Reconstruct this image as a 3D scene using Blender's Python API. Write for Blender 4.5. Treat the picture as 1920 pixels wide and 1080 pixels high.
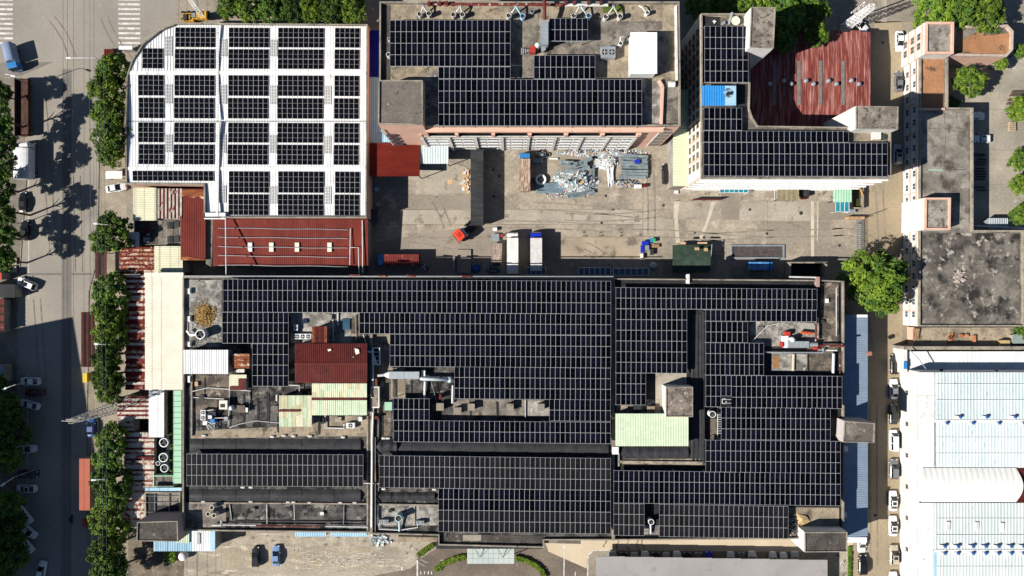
import bpy, bmesh, math, random
from mathutils import Vector, Matrix
random.seed(11)
sc = bpy.context.scene
for _o in list(bpy.data.objects):
    bpy.data.objects.remove(_o)
col = sc.collection
PI = math.pi
# ---------------------------------------------------------------- camera, world, sun, exposure
S, H = 0.125, 162.0                       # metres per photo pixel on the ground, drone height
cam_d = bpy.data.cameras.new('drone_camera')
cam = bpy.data.objects.new('drone_camera', cam_d); col.objects.link(cam)
cam.location = (0, 0, H); cam.rotation_euler = (0, 0, 0)
cam_d.sensor_fit = 'HORIZONTAL'; cam_d.angle = 2*math.atan(960*S/H)
cam_d.clip_start = 1.0; cam_d.clip_end = 3000
sc.camera = cam
sc.cycles.diffuse_bounces = 1; sc.cycles.max_bounces = 6
SUN_EL = math.radians(37); SUN_DIR = Vector((0.938, 0.347)).normalized()
w = bpy.data.worlds.new('World'); sc.world = w; w.use_nodes = True
wn = w.node_tree; wn.nodes.clear()
sky = wn.nodes.new('ShaderNodeTexSky'); sky.sky_type = 'NISHITA'; sky.sun_disc = False
sky.sun_elevation = SUN_EL; sky.sun_rotation = math.atan2(-SUN_DIR.x, -SUN_DIR.y)
sky.air_density = 0.8; sky.dust_density = 0.1; sky.ozone_density = 2.0
bg = wn.nodes.new('ShaderNodeBackground'); bg.inputs['Strength'].default_value = 0.05
wo = wn.nodes.new('ShaderNodeOutputWorld')
wn.links.new(sky.outputs[0], bg.inputs['Color']); wn.links.new(bg.outputs[0], wo.inputs['Surface'])
sl = bpy.data.lights.new('sun', 'SUN'); sl.energy = 5.0; sl.angle = math.radians(0.5); sl.color = (1.0, 0.95, 0.87)
so = bpy.data.objects.new('sun', sl); col.objects.link(so)
d = Vector((SUN_DIR.x*math.cos(SUN_EL), SUN_DIR.y*math.cos(SUN_EL), -math.sin(SUN_EL)))
so.rotation_euler = d.to_track_quat('-Z', 'Y').to_euler(); so.location = (-100, -40, 120)
vs = sc.view_settings
sc.display_settings.display_device = 'sRGB'
vs.view_transform = 'Standard'; vs.look = 'None'; vs.gamma = 1; vs.exposure = 0.6; vs.use_curve_mapping = False

# ---------------------------------------------------------------- helpers
def P(px, py, h=0.0):
    """ground-plan position of a photo point that lies at height h"""
    k = S*(1-h/H)
    return ((px-960)*k, (540-py)*k)
def P3(px, py, h): return P(px, py, h)+(h,)
def R(px0, py0, px1, py1, h):
    a = P(px0, py1, h); b = P(px1, py0, h)
    return a[0], a[1], b[0], b[1]

MATS = {}
def mat(name, a, b=None, sc1=.12, lo=.38, hi=.62, c=None, ct=.6, cw=.07, csc=.35, rough=.85, metal=0.0, grain=.14, gsc=2.5,
        st=(1, 1, 1), rnd=0.0, alpha=None, spec=None, d=None, dt=.62, dsc=1.1, dw=.05, coat=0):
    if name in MATS: return MATS[name]
    m = bpy.data.materials.new(name); m.use_nodes = True
    nt = m.node_tree; N = nt.nodes; L = nt.links
    p = N['Principled BSDF']
    p.inputs['Roughness'].default_value = rough; p.inputs['Metallic'].default_value = metal
    p.inputs['Specular IOR Level'].default_value = .5 if (rough < .4 or metal) else .15
    if spec is not None: p.inputs['Specular IOR Level'].default_value = spec
    if coat: p.inputs['Coat Weight'].default_value = coat
    tc = N.new('ShaderNodeTexCoord'); mp = N.new('ShaderNodeMapping'); mp.inputs['Scale'].default_value = st
    L.new(tc.outputs['Object'], mp.inputs['Vector'])
    def noise(s, det=6.0, off=0):
        n = N.new('ShaderNodeTexNoise'); n.inputs['Scale'].default_value = s; n.inputs['Detail'].default_value = det
        n.inputs['Roughness'].default_value = .62
        L.new(mp.outputs[0], n.inputs['Vector']); return n.outputs[0]
    def rng(x, l, h_, l2=0., h2=1.):
        r = N.new('ShaderNodeMapRange'); r.inputs[1].default_value = l; r.inputs[2].default_value = h_
        r.inputs[3].default_value = l2; r.inputs[4].default_value = h2; L.new(x, r.inputs[0]); return r.outputs[0]
    def mix(f, x, y, mode='MIX'):
        n = N.new('ShaderNodeMix'); n.data_type = 'RGBA'; n.blend_type = mode
        if isinstance(f, float): n.inputs[0].default_value = f
        else: L.new(f, n.inputs[0])
        for s_, v in ((6, x), (7, y)):
            if isinstance(v, tuple): n.inputs[s_].default_value = v+(1,)
            else: L.new(v, n.inputs[s_])
        return n.outputs[2]
    cur = a
    if b: cur = mix(rng(noise(sc1), lo, hi), a, b)
    if c: cur = mix(rng(noise(csc, 8.0), ct, ct+cw), cur, c)
    if d: cur = mix(rng(noise(dsc, 5.0), dt, dt+dw), cur, d)
    if grain:
        g = rng(noise(gsc, 4.0), .3, .7, 1-grain, 1+grain)
        gm = N.new('ShaderNodeCombineColor')
        for i in range(3): L.new(g, gm.inputs[i])
        cur = mix(1.0, cur, gm.outputs[0], 'MULTIPLY')
    if rnd:
        oi = N.new('ShaderNodeObjectInfo')
        v = rng(oi.outputs['Random'], 0, 1, 1-rnd, 1+rnd)
        gm = N.new('ShaderNodeCombineColor')
        for i in range(3): L.new(v, gm.inputs[i])
        cur = mix(1.0, cur, gm.outputs[0], 'MULTIPLY')
    if isinstance(cur, tuple): p.inputs['Base Color'].default_value = cur+(1,)
    else: L.new(cur, p.inputs['Base Color'])
    MATS[name] = m
    return m

class MB:
    def __init__(s): s.v = []; s.f = []; s.m = []
    def add(s, vs_, fs, mi=0):
        o = len(s.v); s.v += [tuple(x) for x in vs_]
        for f in fs: s.f.append([o+i for i in f]); s.m.append(mi)
        return s
    def quad(s, a, b, c, d_, mi=0): return s.add([a, b, c, d_], [[0, 1, 2, 3]], mi)
    def box(s, x0, y0, z0, x1, y1, z1, mi=0, bottom=True, M=None):
        v = [(x0, y0, z0), (x1, y0, z0), (x1, y1, z0), (x0, y1, z0), (x0, y0, z1), (x1, y0, z1), (x1, y1, z1), (x0, y1, z1)]
        if M: v = [tuple(M @ Vector(q)) for q in v]
        f = [[4, 5, 6, 7], [0, 1, 5, 4], [1, 2, 6, 5], [2, 3, 7, 6], [3, 0, 4, 7]]
        if bottom: f.append([3, 2, 1, 0])
        return s.add(v, f, mi)
    def prism(s, poly, z0, z1, mi=0, top=None, sides=True, cap=True):
        if area(poly) < 0: poly = poly[::-1]
        n = len(poly); v = [(x, y, z0) for x, y in poly]+[(x, y, z1) for x, y in poly]
        if sides: s.add(v, [[i, (i+1) % n, n+(i+1) % n, n+i] for i in range(n)], mi)
        if cap: s.add([(x, y, z1) for x, y in poly], [list(range(n))], mi if top is None else top)
        return s
    def ring(s, poly, t, z0, z1, mi=0):
        if area(poly) < 0: poly = poly[::-1]
        q = inset(poly, t); n = len(poly)
        v = [(x, y, z0) for x, y in poly]+[(x, y, z1) for x, y in poly]+[(x, y, z1) for x, y in q]+[(x, y, z0) for x, y in q]
        f = []
        for i in range(n):
            j = (i+1) % n
            f += [[i, j, n+j, n+i], [n+i, n+j, 2*n+j, 2*n+i], [2*n+i, 2*n+j, 3*n+j, 3*n+i]]
        return s.add(v, f, mi)
    def cyl(s, cx, cy, z0, z1, r0, r1=None, n=14, mi=0, cap=True, capmi=None):
        r1 = r0 if r1 is None else r1
        a = [2*PI*i/n for i in range(n)]
        v = [(cx+r0*math.cos(t), cy+r0*math.sin(t), z0) for t in a]+[(cx+r1*math.cos(t), cy+r1*math.sin(t), z1) for t in a]
        s.add(v, [[i, (i+1) % n, n+(i+1) % n, n+i] for i in range(n)], mi)
        if cap: s.add(v[n:], [list(range(n))], mi if capmi is None else capmi)
        return s
    def tube(s, pts, r, n=8, mi=0):
        pts = [Vector(p) for p in pts]; rings = []
        for i, p in enumerate(pts):
            t = (pts[min(i+1, len(pts)-1)]-pts[max(i-1, 0)]).normalized()
            up = Vector((0, 0, 1)) if abs(t.z) < .9 else Vector((1, 0, 0))
            u = t.cross(up).normalized(); v = u.cross(t)
            rr = r[i] if isinstance(r, (list, tuple)) else r
            rings.append([tuple(p+u*(rr*math.cos(2*PI*k/n))+v*(rr*math.sin(2*PI*k/n))) for k in range(n)])
        o = [q for rg in rings for q in rg]
        f = [[i*n+k, i*n+(k+1) % n, (i+1)*n+(k+1) % n, (i+1)*n+k] for i in range(len(pts)-1) for k in range(n)]
        f += [list(range(n))[::-1], [(len(pts)-1)*n+k for k in range(n)]]
        return s.add(o, f, mi)
    def dome(s, cx, cy, z, r, rz, n=12, m=4, mi=0):
        v = []; f = []
        for j in range(m):
            a = PI/2*j/m
            v += [(cx+r*math.cos(a)*math.cos(2*PI*i/n), cy+r*math.cos(a)*math.sin(2*PI*i/n), z+rz*math.sin(a)) for i in range(n)]
        v.append((cx, cy, z+rz))
        for j in range(m-1):
            f += [[j*n+i, j*n+(i+1) % n, (j+1)*n+(i+1) % n, (j+1)*n+i] for i in range(n)]
        f += [[(m-1)*n+i, (m-1)*n+(i+1) % n, len(v)-1] for i in range(n)]
        return s.add(v, f, mi)
    def corr(s, c00, c10, c11, c01, pitch=.4, amp=.06, mi=0):
        """ribbed sheet: ribs run along c00->c10, repeated along c00->c01"""
        c00, c10, c11, c01 = map(Vector, (c00, c10, c11, c01))
        n = max(2, round((c01-c00).length/pitch)); ts = []
        for i in range(n):
            for t, z in ((0, 0), (.55, 0), (.65, amp), (.9, amp)): ts.append(((i+t)/n, z))
        ts.append((1.0, 0)); v = []
        for t, z in ts:
            v.append(tuple(c00.lerp(c01, t)+Vector((0, 0, z)))); v.append(tuple(c10.lerp(c11, t)+Vector((0, 0, z))))
        return s.add(v, [[2*i, 2*i+1, 2*i+3, 2*i+2] for i in range(len(ts)-1)], mi)
    def mesh(s, name, mats, smooth=False):
        me = bpy.data.meshes.new(name); me.from_pydata(s.v, [], s.f)
        for m in (mats if isinstance(mats, (list, tuple)) else [mats]): me.materials.append(m)
        if len(me.materials) > 1: me.polygons.foreach_set('material_index', s.m)
        if smooth: me.polygons.foreach_set('use_smooth', [True]*len(me.polygons))
        me.update(); return me
    def build(s, name, mats, parent=None, smooth=False, world=True):
        o = bpy.data.objects.new(name, s.mesh(name, mats, smooth)); col.objects.link(o)
        if parent:
            o.parent = parent
            if world: o.location = Vector((0, 0, 0))-wloc(parent)
        return o
def wloc(o):
    l = Vector(o.location)
    while o.parent: o = o.parent; l = l+Vector(o.location)
    return l
def area(p): return sum(p[i][0]*p[(i+1) % len(p)][1]-p[(i+1) % len(p)][0]*p[i][1] for i in range(len(p)))/2
def inset(poly, t):
    if area(poly) < 0: poly = poly[::-1]
    n = len(poly); out = []
    for i in range(n):
        a, b, c = Vector(poly[i-1]), Vector(poly[i]), Vector(poly[(i+1) % n])
        e1 = (b-a).normalized(); e2 = (c-b).normalized()
        n1 = Vector((-e1.y, e1.x)); n2 = Vector((-e2.y, e2.x)); bis = n1+n2
        k = bis.length_squared
        bis = bis*(2/k) if k > .15 else n1
        out.append(tuple(b+bis*t))
    return out
def tag(o, label=None, cat=None, group=None, kind=None):
    if label: o['label'] = label
    if cat: o['category'] = cat
    if group: o['group'] = group
    if kind: o['kind'] = kind
    return o
def thing(name, label, cat, loc, group=None, rz=0):
    o = bpy.data.objects.new(name, None); col.objects.link(o); o.empty_display_size = .3
    o.location = loc; o.rotation_euler = (0, 0, rz); return tag(o, label, cat, group)
def poly_px(pts, h): return [P(x, y, h) for x, y in pts]
def rect_px(x0, y0, x1, y1): return [(x0, y1), (x1, y1), (x1, y0), (x0, y0)]
def sheet(name, pts, z, m, parent=None, label=None):
    """a flat sheet, outline given in photo points at height z"""
    mb = MB().prism(poly_px(pts, z), z, z, sides=False)
    o = mb.build(name, m, parent)
    if not parent: o['kind'] = 'structure'
    if label: o['label'] = label
    return o
def cen(pts, h):
    q = poly_px(pts, h); return (sum(a for a, b in q)/len(q), sum(b for a, b in q)/len(q), 0)

# ---------------------------------------------------------------- materials
ground_m = mat('ground_concrete', (.32, .275, .215), (.22, .195, .155), .07, c=(.15, .125, .1), ct=.6, cw=.12, csc=.12, d=(.43, .36, .27), dsc=.5, dt=.62, grain=.16, gsc=1.3)
yard_m = mat('yard_concrete', (.355, .305, .238), (.24, .21, .17), .09, lo=.42, hi=.58, c=(.15, .125, .1), ct=.57, cw=.16, csc=.22, d=(.45, .39, .31), dsc=.3, dt=.57, dw=.12, grain=.2, gsc=1.4)
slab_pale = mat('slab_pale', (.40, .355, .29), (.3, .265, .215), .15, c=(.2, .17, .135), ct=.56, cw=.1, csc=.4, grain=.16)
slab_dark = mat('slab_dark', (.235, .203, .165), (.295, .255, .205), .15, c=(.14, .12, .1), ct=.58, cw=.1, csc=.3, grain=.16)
slab_white = mat('slab_white', (.56, .50, .40), (.46, .40, .31), .3, grain=.18)
road_m = mat('road_asphalt', (.3, .272, .23), (.25, .228, .196), .07, c=(.19, .175, .155), ct=.62, cw=.12, csc=.14, d=(.33, .305, .265), dsc=.25, dt=.62, dw=.1, grain=.09, gsc=2.2)
trench_m = mat('road_trench', (.15, .14, .125), (.19, .175, .155), .1, grain=.12)
brown_asphalt = mat('brown_asphalt', (.13, .105, .085), (.2, .165, .13), .12, c=(.27, .23, .18), ct=.62, cw=.1, csc=.3, grain=.2)
dirt_m = mat('dirt', (.22, .18, .13), (.1, .085, .065), .25, c=(.3, .26, .2), csc=.9, grain=.25)
parking_m = mat('parking_concrete', (.40, .35, .275), (.27, .235, .185), .12, c=(.19, .155, .12), ct=.58, cw=.1, csc=.25, d=(.52, .45, .36), dsc=.5, dt=.58, dw=.06, grain=.2, st=(.5, 1.4, 1))
rough_conc = mat('rough_concrete', (.42, .37, .29), (.26, .22, .17), .35, c=(.1, .09, .075), ct=.56, cw=.06, csc=.7, d=(.55, .5, .42), dsc=1.4, dt=.6, grain=.25)
beige_lane = mat('beige_lane', (.56, .465, .335), (.5, .41, .29), .1, grain=.08)
paint_w = mat('road_paint_white', (.66, .64, .6), (.42, .39, .35), .9, lo=.42, hi=.62, grain=.1)
paint_y = mat('road_paint_yellow', (.5, .38, .16), (.42, .33, .2), .7, grain=.15)
bitumen = mat('bitumen_roof', (.04, .038, .037), (.115, .108, .1), .3, lo=.43, hi=.57, c=(.27, .245, .21), ct=.57, cw=.09, csc=.32, d=(.018, .018, .018), dsc=.45, dt=.53, dw=.06, grain=.3, gsc=2.2)
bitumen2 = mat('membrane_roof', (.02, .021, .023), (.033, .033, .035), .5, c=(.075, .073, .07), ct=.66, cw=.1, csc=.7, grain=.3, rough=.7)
roof_beige = mat('roof_concrete_beige', (.34, .28, .2), (.21, .175, .13), .3, lo=.43, hi=.57, c=(.09, .077, .062), ct=.55, cw=.1, csc=.5, d=(.4, .33, .24), dsc=.7, dt=.6, dw=.1, grain=.2)
roof_grey = mat('roof_concrete_grey', (.24, .21, .175), (.12, .107, .092), .25, lo=.43, hi=.57, c=(.04, .037, .034), ct=.55, cw=.12, csc=.45, d=(.3, .27, .23), dsc=.9, dt=.6, dw=.1, grain=.25)
roof_dark = mat('roof_concrete_dark', (.09, .08, .07), (.05, .045, .04), .4, c=(.2, .18, .155), ct=.6, cw=.08, csc=.9, grain=.3)
roof_brown = mat('roof_brown', (.4, .2, .1), (.31, .155, .08), .3, c=(.1, .07, .05), ct=.57, cw=.08, csc=.4, st=(1, 1, 1), grain=.18)
parapet_m = mat('parapet_concrete', (.33, .29, .23), (.2, .175, .145), .4, c=(.09, .08, .07), ct=.6, csc=.8, grain=.2)
pink_wall = mat('pink_render', (.7, .44, .335), (.62, .385, .29), .3, c=(.3, .17, .13), ct=.64, csc=.6, grain=.08)
white_wall = mat('white_render', (.72, .69, .64), (.6, .57, .52), .3, c=(.35, .32, .28), ct=.66, csc=.6, grain=.08)
grey_wall = mat('grey_render', (.33, .31, .28), (.22, .2, .18), .3, c=(.1, .09, .08), ct=.62, csc=.7, grain=.15)
white_metal = mat('white_metal', (.78, .78, .77), (.64, .645, .64), .3, lo=.42, hi=.65, c=(.42, .41, .39), ct=.64, cw=.1, csc=.6, grain=.04, rough=.55)
cream_metal = mat('cream_metal', (.8, .745, .62), (.73, .67, .55), .3, c=(.5, .45, .36), ct=.66, csc=.6, grain=.05, rough=.6)
cream_green = mat('cream_green_metal', (.68, .65, .46), (.6, .58, .42), .4, c=(.45, .43, .3), ct=.64, csc=.8, grain=.06, rough=.6)
pale_green = mat('pale_green_metal', (.57, .66, .475), (.5, .59, .42), .5, c=(.38, .42, .3), ct=.62, cw=.1, csc=.7, grain=.07, rough=.6)
mint = mat('mint_metal', (.3, .52, .36), (.36, .57, .42), .4, grain=.06, rough=.6)
red_shed = mat('red_brown_metal', (.18, .03, .02), (.13, .02, .014), .3, c=(.19, .05, .03), ct=.63, cw=.12, csc=.7, grain=.14, rough=.6, st=(1.4, .5, 1))
maroon = mat('maroon_metal', (.085, .014, .012), (.115, .02, .016), .4, c=(.03, .01, .01), ct=.6, csc=.7, d=(.25, .12, .09), dsc=1.6, dt=.68, grain=.15, rough=.6)
rust_red = mat('rust_red_metal', (.23, .058, .045), (.155, .032, .026), .4, c=(.43, .23, .2), ct=.47, cw=.2, csc=.6, d=(.11, .022, .02), dsc=.8, dt=.58, dw=.14, grain=.22, st=(3.2, .22, 1), rough=.7)
rust_orange = mat('rust_orange_metal', (.3, .1, .035), (.14, .04, .02), .5, c=(.55, .42, .28), ct=.58, csc=.7, grain=.25, st=(.5, 2, 1), rough=.8)
stripe_white = mat('weathered_white_sheet', (.66, .62, .55), (.5, .44, .37), .7, c=(.2, .05, .035), ct=.57, cw=.05, csc=.8, grain=.15, rough=.7)
stripe_red = mat('weathered_red_sheet', (.17, .025, .02), (.11, .018, .015), .7, c=(.55, .48, .42), ct=.6, cw=.05, csc=.8, grain=.2, rough=.7)
rust_patchy = mat('rust_patchy_sheet', (.6, .5, .38), (.33, .14, .06), .9, lo=.42, hi=.55, grain=.2, c=(.14, .02, .015), ct=.5, cw=.05, csc=1.2)
navy_metal = mat('deep_blue_metal', (.008, .012, .24), (.006, .01, .18), .4, grain=.08, rough=.5)
sky_metal = mat('sky_blue_metal', (.035, .26, .62), (.03, .22, .55), .4, grain=.06, rough=.5)
light_blue = mat('light_blue_metal', (.3, .5, .64), (.38, .56, .67), .4, c=(.25, .33, .38), ct=.6, cw=.1, csc=.8, grain=.05, rough=.5)
cyan_metal = mat('pale_cyan_metal', (.51, .605, .615), (.585, .655, .655), .25, c=(.62, .66, .65), ct=.58, cw=.1, csc=.5, d=(.34, .4, .4), dsc=.9, dt=.63, dw=.08, grain=.09, st=(1, .5, 1), rough=.55)
pale_cyan2 = mat('paler_cyan_metal', (.52, .59, .585), (.6, .645, .635), .25, c=(.38, .43, .42), ct=.6, cw=.1, csc=.5, grain=.06, st=(1, .5, 1), rough=.55)
slate_metal = mat('slate_blue_metal', (.235, .295, .38), (.2, .26, .345), .3, grain=.08, rough=.6)
grey_roof = mat('grey_sheet_roof', (.33, .315, .305), (.29, .276, .27), .12, c=(.25, .235, .225), ct=.58, cw=.16, csc=.3, grain=.06, rough=.6)
galv = mat('galvanised_steel', (.44, .48, .5), (.36, .4, .42), .6, c=(.28, .16, .1), ct=.68, csc=.9, grain=.1, rough=.45, metal=.4)
grey_steel = mat('grey_steel', (.2, .23, .25), (.26, .29, .31), .6, grain=.12, rough=.5)
white_pipe = mat('white_pipe', (.72, .71, .69), (.55, .54, .52), .6, grain=.08, rough=.5)
red_pipe = mat('red_pipe', (.17, .03, .025), (.1, .025, .02), .8, c=(.45, .41, .37), ct=.57, csc=1.2, grain=.15, rough=.6)
red_paint = mat('red_paint', (.45, .045, .035), (.36, .04, .03), .8, grain=.06, rough=.45)
dark_steel = mat('dark_steel', (.03, .03, .032), (.045, .045, .047), 1., grain=.15, rough=.5)
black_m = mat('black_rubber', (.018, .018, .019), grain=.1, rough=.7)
glass_dark = mat('dark_glass', (.012, .015, .018), grain=0, rough=.08, spec=.6)
glass_win = mat('window_glass', (.05, .075, .09), (.09, .12, .14), .5, grain=.05, rough=.12)
glass_pale = mat('canopy_glass', (.5, .55, .515), (.43, .49, .46), .3, grain=.05, rough=.25)
glass_teal = mat('teal_glazing', (.02, .2, .27), (.03, .26, .32), .6, grain=.08, rough=.2)
glass_navy = mat('navy_glazing', (.03, .075, .12), (.045, .095, .15), .6, grain=.08, rough=.25)
skylight_m = mat('skylight_sheet', (.33, .33, .32), (.42, .42, .41), 1.2, grain=.15, rough=.5)
panel_alu = mat('panel_frame', (.44, .44, .45), grain=.1, rough=.5)
alu = mat('aluminium_frame', (.66, .66, .67), grain=.05, rough=.4)
cell_blue = mat('solar_glass_blue', (.0034, .0041, .0095), (.0022, .0025, .005), .5, grain=.15, rough=.14, rnd=.75, spec=.2)
cell_grey_dark = mat('solar_glass_black', (.004, .004, .005), (.0025, .0025, .004), .8, grain=.1, rough=.14, rnd=.3, spec=.35)
cell_sheen = mat('solar_glass_sheen', (.014, .013, .0135), (.01, .0095, .01), .8, grain=.12, rough=.18, rnd=.35, spec=.35)  # greyer base colour paints in the reflection on the lower panel rows
wood = mat('wood', (.35, .22, .12), (.25, .15, .08), 1., grain=.2, st=(4, .6, 1))
card = mat('cardboard', (.55, .36, .2), (.48, .3, .17), 1., grain=.1, rnd=.2)
tarp_green = mat('green_tarpaulin', (.03, .05, .038), (.045, .07, .05), .6, c=(.09, .11, .09), ct=.62, csc=1.4, grain=.2, rough=.6)
tarp_black = mat('black_tarpaulin', (.03, .031, .034), (.046, .046, .05), .5, c=(.055, .055, .058), ct=.64, csc=1.2, grain=.22, rough=.55)
tarp_yellow = mat('straw', (.42, .27, .09), (.3, .18, .06), .8, c=(.5, .38, .17), csc=1.4, grain=.35)
bark = mat('bark', (.12, .085, .055), (.07, .05, .035), 2., grain=.25)
leaf_ms = [mat('leaves_mid', (.082, .152, .02), (.118, .186, .022), .35, grain=.3, gsc=.9, rnd=.35, rough=.6),
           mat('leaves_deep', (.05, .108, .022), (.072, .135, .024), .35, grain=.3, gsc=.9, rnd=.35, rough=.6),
           mat('leaves_bright', (.125, .205, .02), (.165, .24, .024), .35, grain=.3, gsc=.9, rnd=.15, rough=.6)]
hedge_m = mat('hedge_leaves', (.085, .15, .014), (.12, .17, .018), .5, grain=.35, gsc=2, rough=.6)
moss_m = mat('moss', (.09, .13, .02), (.06, .09, .02), .6, grain=.3)
def paint(name, c_, rough=.3):
    return mat('car_paint_'+name, c_, grain=0, rough=rough, coat=.4)
PAINT = {k: paint(k, v) for k, v in dict(white=(.75, .75, .75), silver=(.4, .42, .43), grey=(.13, .135, .14), black=(.012, .012, .014),
         blue=(.16, .27, .48), red=(.5, .02, .02), maroon=(.1, .01, .015), beige=(.4, .34, .26), cobalt=(.01, .03, .42), sky=(.03, .2, .5), navy=(.01, .02, .06), deepblue=(.02, .07, .26)).items()}
# ---------------------------------------------------------------- the setting
def bigrect(x0, y0, x1, y1): return [(x0, y0), (x1, y0), (x1, y1), (x0, y1)]
def gsheet(name, pts, z, m):
    mb = MB().prism(pts, z, z, sides=False); o = mb.build(name, m); o['kind'] = 'structure'; return o
ground = gsheet('ground', bigrect(-900, -900, 900, 900), 0, ground_m)
Z1, Z2, Z3, Z4 = .012, .024, .036, .048
road = sheet('road', [(-400, -400), (330, -400), (330, 38), (262, 90), (205, 108), (186, 125), (184, 330), (182, 480), (165, 545), (162, 800), (166, 1500), (30, 1500), (34, 560), (50, 330), (40, 120), (-400, 120)], Z1, road_m)
sheet('road_trench', [(117, 130), (134, 130), (133, 1400), (113, 1400)], Z2, trench_m, road)
sheet('road_trench', [(40, 512), (181, 512), (179, 516), (40, 516)], Z3, trench_m, road)
sheet('road_trench', [(0, 118), (100, 116), (40, 142), (0, 146)], Z2, mat('road_patch', (.21, .19, .165), (.17, .155, .135), .3, grain=.15), road)
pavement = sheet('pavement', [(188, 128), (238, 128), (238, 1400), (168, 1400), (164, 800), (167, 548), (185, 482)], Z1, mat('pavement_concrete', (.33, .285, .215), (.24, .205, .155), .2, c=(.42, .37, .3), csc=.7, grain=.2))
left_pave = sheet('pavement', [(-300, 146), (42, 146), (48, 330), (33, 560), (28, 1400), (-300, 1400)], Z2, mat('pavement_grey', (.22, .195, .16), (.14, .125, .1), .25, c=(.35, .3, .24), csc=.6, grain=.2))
mb = MB()                                                      # kerb: a real step along both road edges
for pts in ([(187, 128), (185, 330), (183.5, 482), (166.5, 547), (163, 800), (167, 1400)], [(49.5, 330), (33.5, 560), (28.5, 1400)]):
    q = poly_px(pts, 0)
    for a, b in zip(q[:-1], q[1:]):
        u = (Vector(b)-Vector(a)).normalized(); n = Vector((-u.y, u.x))*.09
        mb.prism([tuple(Vector(a)+n), tuple(Vector(a)-n), tuple(Vector(b)-n), tuple(Vector(b)+n)], 0, .13)
tag(mb.build('kerb', parapet_m), kind='structure')
mb = MB()
for i in range(10):
    y = -3+i*9.05
    mb.prism(poly_px([(-30, y), (24, y+.6), (24, y+4.4), (-30, y+3.8)], Z2), Z2, Z2, sides=False)
    mb.prism(poly_px([(222, y), (263, y+.3), (263, y+4.1), (222, y+3.8)], Z2), Z2, Z2, sides=False)
tag(mb.build('zebra_crossing', paint_w), kind='structure')
mb = MB()
for a, b in (((53.5, 300), (53.2, 560)), ((51, 700), (50.5, 1060))):
    mb.prism(poly_px([a, (a[0]+1.3, a[1]), (b[0]+1.3, b[1]), b], Z2), Z2, Z2, sides=False)
tag(mb.build('road_line', paint_w), kind='structure')
# courtyard
yard = sheet('courtyard', [(690, 262), (1290, 262), (1290, 350), (1605, 372), (1606, 520), (1580, 540), (690, 540)], Z1, yard_m)
for pts, m in (([(722, 268), (880, 316), (880, 362), (786, 362), (786, 340), (722, 330)], slab_pale), ([(946, 393), (1205, 393), (1205, 420), (946, 420)], slab_pale),
               ([(783, 366), (882, 368), (882, 392), (783, 392)], slab_dark), ([(750, 394), (882, 394), (882, 420), (750, 420)], slab_pale),
               ([(1206, 410), (1262, 411), (1262, 446), (1206, 448)], slab_pale), ([(1262, 378), (1352, 378), (1352, 411), (1262, 411)], slab_pale),
               ([(1353, 362), (1386, 362), (1386, 412), (1353, 412)], slab_dark), ([(1387, 378), (1519, 378), (1519, 414), (1387, 414)], slab_pale),
               ([(1440, 415), (1519, 415), (1519, 455), (1440, 455)], slab_dark), ([(1535, 416), (1557, 416), (1557, 455), (1540, 458)], slab_dark),
               ([(1536, 378), (1603, 378), (1603, 412), (1536, 412)], slab_dark), ([(1048, 445), (1206, 445), (1206, 485), (1048, 485)], mat('slab_orange', (.385, .315, .23), (.29, .24, .18), .15, c=(.17, .14, .11), ct=.56, csc=.3, grain=.14)),
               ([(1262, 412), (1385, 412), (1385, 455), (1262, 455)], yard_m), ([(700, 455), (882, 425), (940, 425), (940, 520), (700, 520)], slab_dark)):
    sheet('concrete_slab', pts, Z2, m, yard)
for pts in ([(1264, 376), (1274, 376), (1271, 410), (1275, 455), (1267, 455), (1264, 411)], [(1334, 378), (1342, 378), (1330, 414), (1315, 452), (1308, 452), (1326, 410)],
            [(1520, 378), (1526.5, 378), (1526.5, 482), (1520.5, 482)], [(1532.5, 378), (1534.5, 378), (1533.5, 455), (1531.5, 450)]):
    sheet('repair_strip', pts, Z3, slab_white, yard)
mb = MB()
for x0, y0, x1, y1 in ((698, 365.5, 880, 365.9), (698, 393, 880, 393.4), (698, 421, 1205, 421.4), (1205.4, 270, 1205.8, 500), (946, 392.6, 1205, 393), (698, 444.6, 1205, 445), (1438.6, 378, 1439, 500)):
    mb.prism(poly_px(rect_px(x0, y0, x1, y1), Z3), Z3, Z3, sides=False)
mb.build('slab_joint', mat('joint_dirt', (.1, .085, .065), grain=.2), yard)
for x, y in ((1136, 367), (1244, 385), (1150, 392), (1303, 436), (1406, 393), (1574, 460), (1438, 438), (1128, 418), (936, 330), (925, 318), (926, 368), (1320, 445), (1200, 442), (1502, 399.5), (1613, 418), (1463, 464), (1655, 80), (1641, 966)):
    tag(MB().cyl(*P(x, y), .0, .045, .32 if x != 1502 else .45, n=14).build('manhole_cover', dark_steel),
        {1136: 'round dark manhole cover just below the scrap heap', 1303: 'large dark manhole cover between the two pale repair strips', 1502: 'pale ringed manhole beside the vertical white strip', 1574: 'black manhole cover near the folding gate', 1406: 'dark manhole cover on the pale slab below the long awning',
         1655: 'round manhole cover in the shade by the rust red shed', 1641: 'pale manhole in the lane by the black car'}.get(x, 'small round manhole cover in the courtyard, at '+{1244: 'the left edge of the rough strip', 1150: 'the right end of the pale middle slab', 1406: '', 1438: 'the dark slab above the pit', 1128: 'the lower edge of the pale middle slab', 936: 'the shadow of the black trailer, upper', 925: 'the shadow of the black trailer, topmost', 926: 'the shadow of the black trailer, lower', 1320: 'the foot of the slanted pale strip', 1200: 'the right end of the oil marks', 1613: 'the folding gate top', 1463: 'the upper right pit corner'}.get(x, 'its edge')), 'manhole cover', None if x in (1136, 1303, 1502, 1574, 1406, 1655, 1641) else 'courtyard manhole covers')
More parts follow.
